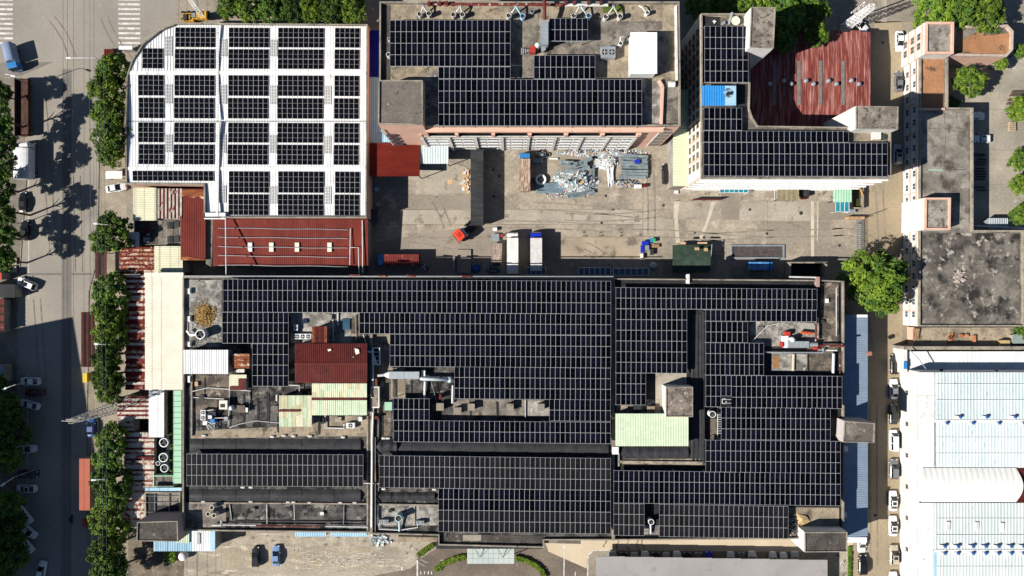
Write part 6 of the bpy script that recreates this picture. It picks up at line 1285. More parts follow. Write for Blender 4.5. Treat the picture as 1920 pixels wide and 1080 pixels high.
fan(1336, 777, HM, 2.2, 7, 'white fan tank in the notch of the right solar array', white_metal, cat='cooling tower', name='cooling_tower')
fan(1221, 979, HM, 1.8, 6, 'white fan with a mast in the gap of the lower right array', white_metal, [(1220, 990, HM+.8), (1220, 1000, HM+.5)])
for i, (x, y) in enumerate(((397, 952), (390, 964), (401, 967))):
    fan(x, y, HM, 1.8, 4.8, ('beige stub fan nearest the black cover', 'beige stub fan at the left of the trio', 'beige stub fan at the lower right of the trio')[i], cream_metal, group='three stub fans on the left block')
for pts, rr_, m, lb in (([(711, 982, 10), (711, 992, 10), (749, 994, 10), (783, 989, 10), (783, 983, 10)], .12, white_pipe, 'white pipe linking the two grey units round the tank'), ([(352, 618, 10.2), (352, 604, 10.2), (363, 612, 10.2), (362, 604, 10.2)], .08, white_pipe, 'thin bent white pipe left of the round fan tank'),
                        ([(397, 985, 10.4), (415, 985, 10.4), (415, 976, 10.4)], .2, white_pipe, 'white pipe elbow below the stub fans'), ([(1413, 660, 10.6), (1490, 661, 10.6), (1543, 661, 10.6), (1543, 653, 10.6)], .16, galv, 'long grey pipe under the red and white dust collector'), ([(1488, 664, 9.8), (1487, 695, 9.8)], .3, slab_white, 'pale strip pipe running down below the dust collector'),
                        ([(1530, 598, 10.8), (1530, 640, 10.8)], .24, red_pipe, 'red vertical pipe right of the dust collector'), ([(1502, 623, 10.4), (1524, 625, 10.4)], .34, mat('orange_red_pipe', (.5, .1, .03), grain=.1), 'short orange red pipe above the dust collector'), ([(1538, 648, 10.8), (1560, 648, 10.8), (1584, 649, 11)], .24, red_pipe, 'red and white pipe reaching over the east parapet'), ([(1563, 663, 10.2), (1562, 700, 10.2)], .3, white_pipe, 'thick white pipe standing at the east edge above the array'),
                        ([(1575, 662, 10.4), (1575, 700, 10.4)], .13, red_pipe, 'thin red pipe along the east parapet'), ([(1568, 540, 10.4), (1568, 630, 10.4)], .08, white_pipe, 'thin white pipe along the upper east parapet'), ([(849, 722, 11.2), (848, 756, 10.0)], .2, white_pipe, 'white drop pipe at the round end of the silver duct'), ([(797, 715, 10.3), (796, 745, 10)], .26, white_pipe, 'white stub pipe under the silver duct'), ([(808, 715, 10.4), (820, 757, 10.2)], .06, grey_steel, 'thin stay rod from the silver duct to the chimney'),
                        ([(706, 690, 10.6), (706, 726, 10.6)], .3, rust_orange, 'rusty pipe joining the framed hatch and the long vent box'), ([(700, 768, 10.6), (700, 790, 10.6)], .22, red_pipe, 'red pipe below the long pale vent box'), ([(682, 658, 11.8), (697, 660, 11.6)], .2, light_blue, 'short light blue pipe between dark red roof and framed hatch'), ([(627, 588, 9.8), (634, 586, 9.8), (634, 610, 9.7)], .14, white_pipe, 'white pipe by the puddle above the dark red roof'),
                        ([(610, 778, 10), (610, 802, 10), (645, 803, 10), (645, 795, 10)], .16, white_pipe, 'white pipe loop beneath the pale green roof'), ([(542, 722, 10.2), (562, 723, 10.2), (561, 735, 10.2)], .12, white_pipe, 'small white pipe frame under the left array'), ([(519, 740, 10), (519, 752, 10)], .2, white_pipe, 'white pipe stub at the corner of the patched roof'), ([(681, 588+70, 10), (686, 642, 10), (681, 627, 10)], .1, white_pipe, 'thin white rods leaning under the central array')):
    tag(MB().tube([P3(*p) for p in pts], rr_, 8).build('pipe', m), lb, 'pipe')
for i, (x0, y0, x1, y1, hh, m, lb) in enumerate(((556, 700, 566, 706, .5, roof_grey, 'small grey lid at the foot of the left array'), (600, 783, 607, 795, .8, dark_steel, 'black box under the step of the patched roof'), (628, 782, 640, 791, .5, slab_pale, 'pale stone slab lying under the pale green roof'), (672, 782, 679, 790, .7, white_metal, 'small white box at the right end under the pale green roof'), (365, 716, 371, 724, .4, card, 'small tan box near the white vent below the white roof'),
        (420, 782, 427, 789, .6, grey_steel, 'small grey box right of the pump set'), (566, 598, 576, 606, .3, PAINT['navy'], 'dark blue puddle cover by the white air conditioner'), (614, 590, 622, 600, .6, grey_wall, 'grey block above the narrow rusty roof'), (640, 598, 656, 618, .25, glass_navy, 'dark blue rooflight beside the narrow rusty roof'), (470, 952, 478, 958, .5, roof_grey, 'small grey lid on the lower left strip roof'), (600, 960, 607, 966, .5, white_wall, 'small pale block on the lower left strip roof'),
        (728, 955, 735, 961, .4, dark_steel, 'small black box left of the teal fan tank'), (1420, 612, 1432, 622, .3, roof_grey, 'round edged grey cap on the pale roof left of the dust collector'), (1548, 560, 1554, 568, .5, white_metal, 'small white box on the brown roof at the east edge'), (1540, 600, 1546, 606, .5, dark_steel, 'small black box on the brown roof at the east edge'))):
    boxthing('roof_box', lb, 'box', x0, y0, x1, y1, HM+.1, hh, m)
for i, (pts, m, lb) in enumerate((([(362, 745), (420, 748)], white_pipe, 'thin pale pipe above the cream grille box'), ([(430, 705), (430, 760), (428, 800)], white_pipe, 'pale drain pipe down the roof beside the small cream roof'), ([(467, 735), (468, 770)], grey_steel, 'grey pipe from the left array towards the brown box'), ([(560, 640), (560, 592)], grey_steel, 'grey conduit beside the three fan unit'), ([(624, 586), (625, 640)], white_pipe, 'pale pipe right of the narrow rusty roof'), ([(666, 590), (668, 640)], grey_steel, 'grey conduit under the centre array edge'),
        ([(500, 946), (501, 985)], white_pipe, 'thin pale pipe crossing the lower left strip roof'), ([(645, 946), (644, 985)], grey_steel, 'grey conduit crossing the lower left strip roof at its right'), ([(704, 870), (705, 910)], rust_orange, 'rusty pipe beside the tall white pipe'), ([(1410, 640), (1440, 610), (1462, 606)], white_pipe, 'thin curved cable on the pale roof by the dust collector'), ([(985, 750), (985, 784)], white_pipe, 'white upright pipe among the square chimneys'), ([(735, 690), (735, 745)], grey_steel, 'grey conduit left of the filter duct roof'))):
    tag(MB().tube([P3(a_, b_, HM+.35) for a_, b_ in pts], .09, 6).build('pipe', m), lb, 'pipe')
# silver filter duct in the middle block
fd = thing('filter_duct', 'long grey filter duct with a silver pipe and round end', 'duct', P3(780, 705, HM)); r = R(729, 697, 786, 710.5, HM+2.2)
MB().box(r[0], r[1], HM+.6, (r[0]+r[2])/2-.03, r[3], HM+2.2).build('filter_box', galv, fd); MB().box((r[0]+r[2])/2+.03, r[1], HM+.6, r[2], r[3], HM+2.2).build('filter_box', galv, fd)
yy = (r[1]+r[3])/2
MB().tube([(r[0]-1.0, yy, HM+1.4), (r[0], yy, HM+1.4)], [.4, .8], 12).build('inlet_cone', white_metal, fd); MB().tube([P3(708, 704, HM+1.4), (r[0]-1.0, yy, HM+1.4)], .32, 10).build('inlet_pipe', mat('silver_rust', (.5, .5, .5), (.35, .12, .08), .8, lo=.5, hi=.6, grain=.1), fd)
MB().tube([P3(788, 709, HM+1.6), P3(792, 710, HM+1.6), P3(842, 711.5, HM+1.7)], .42, 12).build('outlet_pipe', cyan_metal, fd, smooth=True)
x, y = P(843, 712, HM+1.7); MB().dome(x, y, HM+1.5, .68, .62, 14, 4).cyl(x, y, HM+.8, HM+1.5, .68, n=14).build('round_end', cyan_metal, fd, smooth=True)
r = R(790, 695, 797, 706, HM+1.6); MB().box(r[0], r[1], HM+.3, r[2], r[3], HM+1.5).build('motor_box', white_metal, fd)
for x_ in (735, 757, 783, 815): a = P(x_, 712, HM+1); MB().box(a[0]-.06, a[1]-.1, HM, a[0]+.06, a[1]+.1, HM+1.2).build('leg', grey_steel, fd)
hf = thing('roof_hatchway', 'open white framed hatch beside the dark red roof', 'hatch', P3(705, 667, HM)); r = R(697.5, 652, 712, 684.5, HM+1.6)
MB().ring([(r[0], r[1]), (r[2], r[1]), (r[2], r[3]), (r[0], r[3])], .16, HM+.3, HM+1.6).build('frame', white_metal, hf); MB().box(r[0]+.17, r[1]+.17, HM+.1, r[2]-.17, r[3]-.17, HM+.4).build('base', dark_steel, hf)
mb = MB()
for i in range(1, 4): y = r[1]+(r[3]-r[1])*i/4; mb.box(r[0]+.17, y-.04, HM+1.4, r[2]-.17, y+.04, HM+1.5)
mb.build('cross_bar', white_metal, hf); MB().add([(r[0]+.2, r[1]+.2, HM+1.45), (r[2]-.4, r[1]+.2, HM+1.45), (r[0]+.2, r[3]-1, HM+1.45)], [[0, 1, 2]]).build('loose_sheet', cream_metal, hf)
bx = boxthing('vent_box', 'long pale box vent with white rim left of the filter duct', 'vent', 695.5, 725, 711, 765, HM, 1.6, white_metal, white_metal); r = R(697.5, 727, 709, 763, HM+1.6); MB().box(r[0], r[1], HM+1.602, r[2], r[3], HM+1.62).build('grey_top', roof_beige, bx)
boxthing('vent_box', 'small mint green box with white rim beside the lower array', 'box', 721, 754, 735, 769.5, HM, 1.5, white_metal, mint)
boxthing('valve_box', 'rusty red cross shaped valve on the pipe between the blocks', 'valve', 693, 780.5, 709, 785.5, HM, 1.3, red_pipe)
cm = MATS['stair_roof']
for x0, y0, x1, y1, lb in ((818, 756, 832, 770, 'square concrete chimney furthest left in the rooftop row'), (851, 764, 865, 777, 'square concrete chimney second in the rooftop row'), (877, 757, 890, 770, 'square concrete chimney with a pale pipe, third in the row'), (950, 757, 963, 771, 'square concrete chimney fourth in the rooftop row'), (1008, 757, 1021, 770, 'square concrete chimney furthest right in the rooftop row')):
    boxthing('chimney', lb, 'chimney', x0, y0, x1, y1, HM, 1.5, grey_wall, slab_dark, .2, 'square chimneys on the middle block')
boxthing('chimney', 'small reddish brown chimney under the thin stay rod', 'chimney', 823, 739, 828, 749, HM, 1.5, maroon)
boxthing('vent_box', 'grey box vent left of the patched green roof', 'vent', 509, 761, 521.5, 775, HM, 1.0, grey_wall, roof_grey)
bx = boxthing('vent_box', 'cream box with dark grille on the left block roof', 'vent', 411, 751, 426, 767.5, HM, 1.4, cream_metal); r = R(413, 757, 422, 764, HM+1.4); MB().box(r[0], r[1], HM+1.402, r[2], r[3], HM+1.43).build('grille', dark_steel, bx)
boxthing('vent_box', 'brown box vent between round vent and small white box', 'vent', 444, 760, 459, 774, HM, 1.1, mat('brown_box', (.16, .12, .1), (.1, .08, .07), .8, grain=.2)); boxthing('vent_box', 'small white box right of the brown box vent', 'box', 458.5, 764.5, 464.5, 773, HM, 1.0, white_metal)
tag(MB().cyl(*P(433, 765, HM+1), HM+.02, HM+1, .55, .5, 16).dome(*P(433, 765, HM+1), HM+1, .5, .3, 14, 3).build('roof_vent', white_metal, smooth=True), 'round white vent between the cream box and brown box', 'vent')
boxthing('hatch', 'beige tilted box lid on the left block beside the brown stain', 'hatch', 373, 741, 382, 751, HM, .5, cream_metal, dark_steel)
boxthing('vent_box', 'white crumpled box above the small cream and red roof', 'box', 443, 692, 458, 700, HM, 1.0, white_wall)
ps = thing('pump_set', 'cluttered white and blue pump set on the left block roof', 'pump', P3(395, 785, HM))
for i, (x0, y0, x1, y1, hh, m) in enumerate(((388, 776, 402, 790, 1.0, dark_steel), (390, 779, 397, 785, 1.5, white_metal), (394, 786, 402, 793, 1.3, PAINT['sky']), (386, 768, 404, 775, .8, dark_steel), (398, 772, 404, 780, 1.2, PAINT['navy']), (380, 790, 388, 797, .7, white_metal))):
    r = R(x0, y0, x1, y1, HM+hh); MB().box(r[0], r[1], HM+.05+i*.004, r[2], r[3], HM+hh).build('pump_box', m, ps)
for pts in ([(386, 789), (398, 795), (404, 793)], [(390, 796), (402, 808), (402, 796)], [(386, 795), (392, 806)], [(377, 768), (388, 770), (400, 768)], [(400, 784), (428, 783)]):
    MB().tube([P3(a, b, HM+.9) for a, b in pts], .1, 6).build('pipe', white_pipe, ps)
dcx = thing('dust_collector', 'white dust collector with pale round top and red ends', 'dust collector', P3(1497, 643, HM)); r = R(1478, 640, 1517, 652, HM+1.8)
MB().box(r[0], r[1], HM+.4, (r[0]+r[2])/2, r[3], HM+1.8).build('filter_box', galv, dcx); MB().box((r[0]+r[2])/2+.05, r[1], HM+.4, r[2], r[3], HM+1.8).build('filter_box', galv, dcx)
x, y = P(1487, 637, HM+2); MB().cyl(x, y, HM+.3, HM+1.7, .6, n=14).dome(x, y, HM+1.7, .6, .5, 14, 4).build('round_top', cyan_metal, dcx, smooth=True)
for x0, y0, x1, y1 in ((1473, 622, 1482, 630), (1465, 642, 1469, 651), (1528, 651, 1534, 656), (1530, 645, 1535, 650)):
    r = R(x0, y0, x1, y1, HM+1.4); MB().box(r[0], r[1], HM+.2, r[2], r[3], HM+1.4).build('motor', red_paint, dcx)
MB().tube([P3(1517, 646, HM+1.3), P3(1532, 646, HM+1.3)], .45, 10).build('outlet_pipe', galv, dcx)
for x0, y0, x1, y1 in ((1467, 630, 1478, 641), (1470, 641, 1478, 652)): r = R(x0, y0, x1, y1, HM+1); MB().box(r[0], r[1], HM+.2, r[2], r[3], HM+1.1).build('duct_box', white_metal, dcx)
tag(MB().box(*(lambda r: (r[0], r[1], HM+.06, r[2], r[3], HM+.07))(R(1449, 668, 1460, 690, HM))).build('rust_stain', mat('rust_stain', (.32, .13, .03), (.25, .19, .13), 1.0, lo=.45, hi=.6, grain=.3)), 'orange rust stain on the roof below the dust collector', 'stain')
ladder = thing('ladder', 'white lattice ladder beside the fan tank in the array notch', 'ladder', P3(1349, 795, HM))
for x_ in (1345.5, 1353): MB().tube([P3(x_, 763, HM+1), P3(x_, 824, HM+.3)], .06, 5).build('rail', white_metal, ladder)
for i in range(14): MB().tube([P3(1345.5, 765+i*4.3, HM+1-i*.05), P3(1353, 765+i*4.3, HM+1-i*.05)], .05, 5).build('rung', white_metal, ladder)
tag(MB().add([P3(1493, 962, HM+.1), P3(1512, 968, HM+.5), P3(1519, 977, HM+.3), P3(1507, 988, HM+.2), P3(1496, 984, HM+.35), P3(1505, 974, HM+.8)], [[0, 5, 1], [1, 5, 2], [2, 5, 3], [3, 5, 4], [4, 5, 0]]).build('tarpaulin', mat('sand_tarp', (.5, .36, .18), (.4, .28, .14), .8, grain=.15)), 'crumpled sand coloured tarpaulin at the lower right corner of the factory', 'tarpaulin')
mb = MB()
for i in range(90):
    x, y = P(random.gauss(1487, 5), random.gauss(985, 9), HM+.3); M = Matrix.Translation((x, y, HM+random.uniform(.1, .4))) @ Matrix.Rotation(random.random()*3, 4, 'Z') @ Matrix.Rotation(random.random(), 4, 'X')
    mb.box(-.25, -.12, -.05, .25, .12, .05, random.choice((0, 0, 1, 2)), M=M)
tag(mb.build('junk_heap', [dark_steel, white_wall, PAINT['navy']]), 'dark heap of junk beside the sand coloured tarpaulin', 'junk', kind='stuff')
tag(MB().box(*(lambda r: (r[0], r[1], ZP+.06, r[2], r[3], ZP+.12))(R(1353, 744, 1371, 761, ZP))).build('roof_opening', black_m), 'black opening with a white hook in the right solar array', 'hatch')
hk = MB()
for yy in (749, 756): hk.tube([P3(1353, yy, ZP+.15), P3(1371, yy, ZP+.15)], .05, 4)
hk.tube([P3(1358+4*math.cos(t*.7), 752+5*math.sin(t*.7), ZP+.25) for t in range(9)], .07, 4)
tag(hk.build('roof_hook', white_metal), 'white bent hook and rails over the black opening in the right array', 'hook')
for i, (x, y) in enumerate(((1585, 842), (1583, 966))):
    boxthing('vent_box', ('upper white box on the slate blue lean-to', 'lower white box on the slate blue lean-to')[i], 'box', x-5, y-5, x+5, y+5, 7.0, .9, white_metal)
boxthing('junction_box', 'white cluttered cabinet at the corner of the long covered ridge', 'cabinet', 1148, 838, 1160, 852, HM, 1.0, white_wall, white_metal); boxthing('junction_box', 'small beige cabinet above the mint green roof', 'cabinet', 1213, 762, 1228, 774, HM, 1.1, dark_steel, roof_beige)
boxthing('junction_box', 'dark cabinet left of the small beige cabinet', 'cabinet', 1188, 760, 1203, 773, HM, 1.2, dark_steel)
boxthing('chimney', 'white pillar on the factory north parapet', 'pillar', 1288, 514, 1293, 532, HM, 1.4, white_wall); boxthing('chimney', 'reddish pillar at the north east factory corner', 'pillar', 1531, 519, 1537, 538, HM, 1.3, mat('brick_red', (.4, .2, .15), (.3, .25, .22), .8, grain=.2))
tag(MB().tube([P3(1480, 519, 10.3), P3(1530, 520, 10.3)], .2, 6).build('pipe', white_pipe), 'white pipe on the north parapet near the reddish pillar', 'pipe')
tag(MB().box(*(lambda r: (r[0], r[1], HM+.75, r[2], r[3], HM+1.1))(R(1255, 1002.5, 1475, 1006.5, HM+1))).build('gutter', grey_wall), 'grey gutter along the south edge of the right block', 'gutter')

# ---------------------------------------------------------------- courtyard things
def rbox(mb, px, py, z, lx, ly, lz, ang, mi=0, tilt=0):
    x, y = P(px, py, z); M = Matrix.Translation((x, y, z)) @ Matrix.Rotation(ang, 4, 'Z') @ Matrix.Rotation(tilt, 4, 'Y'); mb.box(-lx/2, -ly/2, -lz/2, lx/2, ly/2, lz/2, mi, M=M)
SCRAP = [mat('scrap_white', (.66, .68, .7), grain=.1), mat('scrap_teal', (.28, .4, .42), grain=.15), mat('scrap_grey', (.3, .34, .36), grain=.15), mat('scrap_orange', (.6, .28, .08), grain=.1), mat('scrap_card', (.5, .35, .2), grain=.15), mat('scrap_blue', (.05, .12, .4), grain=.1), mat('scrap_dark', (.06, .07, .08), grain=.2), mat('scrap_pink', (.6, .35, .35), grain=.1)]
def heap(name, label, cx, cy, rx, ry, n, hmax, weights, smin, smax, flat=.35, core=None):
    mb = MB()
    for i in range(n):
        a = random.uniform(0, 2*PI); r_ = math.sqrt(random.random())*random.choice((1, 1, .8, 1.1)); px, py = cx+rx*r_*math.cos(a), cy+ry*r_*math.sin(a)
        z = .05+hmax*max(0, 1-r_*r_)*random.uniform(.5, 1); s_ = random.uniform(smin, smax)
        rbox(mb, px, py, z, s_, s_*random.uniform(.3, .9), s_*random.uniform(.1, flat), random.uniform(0, PI), random.choices(range(8), weights)[0], random.gauss(0, .5))
    return tag(mb.build(name, SCRAP), label, 'scrap heap', kind='stuff')
heap('scrap_heap', 'heap of bright crumpled metal and plastic scrap in the courtyard', 1078, 340, 40, 21, 2600, 1.7, (11, 6, 4, .4, .6, .3, 2.5, .3), .15, .8)
heap('scrap_heap', 'bigger crumpled panels lying over the bright scrap heap', 1082, 338, 32, 16, 150, 1.9, (5, 7, 6, .6, 1.4, .6, 3, .4), .6, 1.7, .12)
heap('scrap_heap', 'strip of mixed scrap along the foot of the office block', 1130, 287, 82, 6, 900, .8, (8, 2, 3, 1, 1.4, .4, 2.5, .7), .15, .6)
heap('scrap_heap', 'dark scrap with orange pieces below the right sheet stack', 1172, 344, 26, 7, 420, .8, (2, 1, 2, 1, .7, .2, 6, .3), .15, .6)
heap('scrap_heap', 'loose scrap fringe around the lower sheet stack', 1066, 364, 44, 6, 420, .4, (4, 2, 4, .7, 1, .2, 3, .7), .1, .5)
heap('scrap_heap', 'bright heap of white offcuts between the two sheet stacks', 1138, 304, 19, 14, 700, 1.2, (14, 1, 2, .3, .5, .3, .5, .5), .15, .7)
heap('scrap_heap', 'scrap and wheels beside the rusty box lorry', 1016, 290, 10, 7, 120, .8, (2, 1, 3, .2, .2, .3, 5, .2), .2, .7)
heap('scrap_heap', 'colourful scrap beside the right sheet stack', 1212, 310, 4, 26, 160, .5, (3, 1, 2, 1.5, 2, .4, 3, 1), .15, .5)
heap('scrap_heap', 'orange and pink scrap at the end of the lower sheet stack', 1062, 356, 9, 6, 90, .7, (1, 0, 0, 5, 3, 0, .3, 4), .2, .7)
def sheet_stack(label, rows, lx, m, z0=.1, n=3):
    c = rows[0]; root = thing('sheet_stack', label, 'metal sheets', P3(c[0], c[1], 0), 'stacks of ribbed metal sheet')
    for (px, py, ang, ln) in rows:
        for k in range(n):
            x, y = P(px+random.uniform(-2, 2), py+random.uniform(-.5, .5), z0+k*.22); M = Matrix.Translation((x, y, z0+k*.22)) @ Matrix.Rotation(math.radians(ang)+random.gauss(0, .015), 4, 'Z')
            mb = MB(); L2 = ln*S/2; mb.corr((-L2, -.45, 0), (L2, -.45, 0), (L2, .45, 0), (-L2, .45, 0), .3, .08)
            mb.v = [tuple(M @ Vector(v)) for v in mb.v]; mb.build('metal_sheet', m, root)
sheet_m = mat('ribbed_sheet', (.24, .29, .31), (.17, .21, .23), .6, c=(.34, .4, .42), ct=.6, csc=.9, grain=.15, rough=.5)
sheet_stack('stack of long grey metal sheets at the right of the scrap', [(1188+random.uniform(-3, 3), 293+i*5.4, random.uniform(-4, 4), random.uniform(42, 54)) for i in range(8)], 50, sheet_m, .15, 4)
sheet_stack('stack of blue grey metal sheets at the lower left of the scrap', [(1030, 352, 2, 52), (1032, 358, 2, 50), (1030, 346, 4, 46)], 50, mat('ribbed_sheet_blue', (.2, .28, .32), (.14, .2, .24), .6, c=(.33, .42, .46), ct=.6, csc=.9, grain=.15, rough=.5), .2, 3)
sheet_stack('slanted grey sheets at the lower edge of the scrap', [(1088, 360, 14, 46), (1094, 363, 16, 40), (1084, 365, 13, 36)], 44, sheet_m, .2, 3)
sheet_stack('loose grey sheets on top of the scrap heap', [(1074, 308, 3, 40), (1082, 318, 11, 48), (1062, 305, -4, 24), (1096, 303, 24, 34), (1088, 312, 16, 30)], 46, sheet_m, 1.1, 2)
sheet_stack('short grey sheets standing at the right side of the heap', [(1112, 322, 85, 22), (1107, 324, 80, 22)], 22, sheet_m, .5, 2)
wb = thing('offcut_bundle', 'bundle of long white plastic strips lying down the courtyard', 'bundle', P3(1144, 330, 0))
for i in range(26):
    a, b = P(1136+random.uniform(0, 16), 306+random.uniform(-3, 3), .3), P(1140+random.uniform(0, 12), 348+random.uniform(-6, 4), .3); MB().tube([a+(random.uniform(.2, .7),), b+(random.uniform(.1, .4),)], .09, 5).build('strip', SCRAP[0], wb)
wb2 = thing('offcut_bundle', 'crossed white plastic strips lying at the top of the scrap', 'bundle', P3(1130, 302, 0))
for i in range(16):
    a, b = P(1112+random.uniform(0, 12), 298+random.uniform(0, 16), .5), P(1150+random.uniform(-10, 6), 297+random.uniform(0, 14), .5); MB().tube([a+(random.uniform(.6, 1.3),), b+(random.uniform(.5, 1.2),)], .1, 5).build('strip', SCRAP[0], wb2)
def tyre(px, py, r, w_, label, m=black_m, h=.0, hub=None, spokes=False):
    x, y = P(px, py, .5); root = thing('wheel', label, 'wheel', (x, y, h)); t = MB(); n = 20
    prof = [(r, .0), (r, w_), (r*.62, w_), (r*.62, .02)]
    for i in range(n):
        a, b = 2*PI*i/n, 2*PI*(i+1)/n
        for (r0, z0), (r1, z1) in zip(prof[:-1], prof[1:]): t.quad((x+r0*math.cos(a), y+r0*math.sin(a), h+z0), (x+r0*math.cos(b), y+r0*math.sin(b), h+z0), (x+r1*math.cos(b), y+r1*math.sin(b), h+z1), (x+r1*math.cos(a), y+r1*math.sin(a), h+z1))
    t.build('tyre', m, root)
    if hub:
        MB().cyl(x, y, h+.02, h+.08, r*.6, n=18).build('hub_plate', dark_steel, root); s_ = MB()
        for i in range(4): a = i*PI/2+.6; s_.tube([(x, y, h+w_*.7), (x+r*.66*math.cos(a), y+r*.66*math.sin(a), h+w_*.7)], .06, 5)
        s_.build('spoke', hub, root)
tyre(1014, 337, 1.25, .7, 'big round white rimmed drum beside the rusty box lorry', white_metal, .2, white_metal)
for i, (x, y) in enumerate(((1016, 283), (1026, 290), (1142, 292), (1163, 285), (1182, 288), (1002, 338))): tyre(x, y, .5, .28, ('loose tyre behind the blue cab lorry', 'second loose tyre behind the blue cab lorry', 'loose pale wheel on the white offcuts', 'loose tyre at the foot of the office block', 'loose tyre just above the right sheet stack', 'loose tyre left of the big drum')[i], black_m if i != 2 else galv, .3)
for x0, y0, x1, y1, h_, m, lb in ((1190, 299, 1200, 306, .5, PAINT['cobalt'], 'blue tub standing on the right sheet stack'), (998, 297, 1017, 305, 1.0, grey_steel, 'dark skip beside the blue cab lorry'), (1189, 346, 1203, 353, .9, white_metal, 'white barrel lying below the dark scrap'), (1204, 345, 1213, 351, .8, maroon, 'dark red barrel right of the white barrel'), (1030, 296, 1046, 299, .4, white_metal, 'white post lying above the scrap heap')):
    boxthing('scrap_bin', lb, 'bin', x0, y0, x1, y1, .02 if y0 != 299 else .8, h_, m)
cb = thing('cardboard_pile', 'spilled pile of flattened cardboard left of the black trailer', 'cardboard', P3(872, 345, 0))
for i in range(34):
    t = random.random(); px, py = 878-abs(random.gauss(0, 6))*(1 if t < .8 else .4), 318+t*46
    mb = MB(); rbox(mb, px, py, .05+random.random()*.35, random.uniform(.5, 1.3), random.uniform(.4, .9), .03, random.uniform(0, 3), 0, random.gauss(0, .15)); mb.build('cardboard_sheet', random.choice((card, card, card, SCRAP[0], SCRAP[4])), cb)
mb = MB(); rbox(mb, 844, 341, .05, 1.1, 1.0, .04, .03); tag(mb.build('cardboard_sheet', card), 'single square cardboard sheet lying in the courtyard', 'cardboard')
gt = thing('tarp_shelter', 'green tarpaulin shelter with crates on top, right of the courtyard', 'shelter', P3(1297, 482, 0)); v = []; f = []
for i in range(15):
    for j in range(9):
        t = j/8; v.append(P3(1261+i*5.1+random.uniform(-.6, .6)*(0 < i < 14), 459+j*6.6+random.uniform(-.6, .6), 2.6+.9*math.sin(min(1, t*1.6)*PI/2)*(1 if t < .5 else 1)-max(0, t-.5)*.5+random.uniform(-.1, .1)))
for i in range(14):
    for j in range(8): f.append([i*9+j, i*9+j+1, (i+1)*9+j+1, (i+1)*9+j])
MB().add(v, f).build('tarpaulin', tarp_green, gt, smooth=True)
for x_ in (1265, 1298, 1330):
    for y_ in (464, 508): MB().tube([P(x_, y_, 2.6)+(0,), P(x_, y_, 2.6)+(2.5,)], .06, 6).build('post', grey_steel, gt)
for x0, y0, x1, y1, nm in ((1276, 454, 1286, 458, 'a'), (1303, 464, 1311, 469, 'b'), (1320, 465, 1327, 471, 'c'), (1308, 454, 1326, 457, 'd')):
    boxthing('wooden_crate', {'a': 'wooden crate at the upper left edge of the green shelter', 'b': 'slatted crate lying on the green tarpaulin, left', 'c': 'slatted crate lying on the green tarpaulin, right', 'd': 'row of planks along the top edge of the green shelter'}[nm], 'crate', x0, y0, x1, y1, 3.6 if nm in 'bc' else 3.0, .3, wood, card)
tag(MB().tube([P3(1335, 458, 3.0), P3(1331, 510, 3.2)], .1, 6).build('pole', galv), 'pale pole lying down the right side of the green shelter', 'pole')
pit_ = thing('weighing_pit', 'dark framed pit plate in the courtyard right of the green shelter', 'pit', P3(1420, 472, 0)); r = R(1370, 459, 1471, 485, .3)
MB().ring([(r[0], r[1]), (r[2], r[1]), (r[2], r[3]), (r[0], r[3])], .35, .02, .35).build('frame', grey_steel, pit_)
for i in range(2): a = r[0]+.36+(r[2]-r[0]-.72)*i/2; MB().box(a+.02, r[1]+.36, .03, a+(r[2]-r[0]-.72)/2-.02, r[3]-.36, .1).build('plate', mat('pit_plate', (.06, .05, .05), (.09, .075, .07), .8, c=(.15, .13, .12), csc=1.2, grain=.2), pit_)
bf = thing('loading_bay', 'black open bay with a grey frame at the factory north wall', 'bay', P3(1516, 508, 0)); r = R(1481, 491, 1551, 522, 3.2)
MB().ring([(r[0], r[1]), (r[2], r[1]), (r[2], r[3]), (r[0], r[3])], .3, 0, 3.2).build('wall', parapet_m, bf); MB().box(r[0]+.32, r[1]+.32, .03, r[2]-.32, r[3]-.32, .3).build('floor', black_m, bf)
def glazed(label, x0, x1, y0, y1, n, m, h, fr=white_metal):
    root = thing('glazed_awning', label, 'awning', P3((x0+x1)/2, (y0+y1)/2, 0)); mb = MB()
    for i in range(n):
        a = x0+(x1-x0)*i/n; b = x0+(x1-x0)*(i+1)/n; r = R(a+.35, y0, b-.35, y1, h); MB().box(r[0], r[1], h-.05, r[2], r[3], h).build('glass_pane', m, root)
    for i in range(n+1): a = x0+(x1-x0)*i/n; mb.tube([P3(a, y0, h+.01), P3(a, y1, h+.01)], .05, 4)
    for y in (y0, y1): mb.tube([P3(x0, y, h-.02), P3(x1, y, h-.02)], .06, 4)
    mb.build('frame', fr, root)
    for a in (x0+.5, x1-.5): MB().tube([P(a, y1, h)+(.0,), P(a, y1, h)+(h-.06,)], .05, 5).build('post', fr, root)
glazed('short dark blue glazed awning left on the factory north wall', 987, 1023, 501, 515, 4, glass_navy, 3.2); glazed('dark blue glazed awning in the middle of the factory north wall', 1085, 1145, 502, 516, 6, glass_navy, 3.2); glazed('dark blue glazed awning right of the middle one on the north wall', 1150, 1216, 503, 516, 6, glass_navy, 3.2)
glazed('teal glazed awning below the dormitory window wall', 1350, 1403, 350, 361, 6, glass_teal, 3.0); glazed('teal glazed canopy under the pale green corner roof', 1567, 1592, 378, 397, 3, glass_teal, 2.8)
shed('awning', 'mint green corner roof at the dormitory south east end', 1562, 349, 1597, 379, 3.0, mint, 'y', .6, open_=True, cat='awning')
sheets_shed('awning', 'olive brown ribbed awning below the dormitory', 1458, 349, 1498, 376, 2.8, [mat('olive_sheet', (.26, .22, .14), (.2, .17, .11), .5, grain=.12), mat('olive_sheet2', (.3, .26, .17), (.24, .2, .13), .5, grain=.12)], 8, 'y', open_=True, cat='awning')
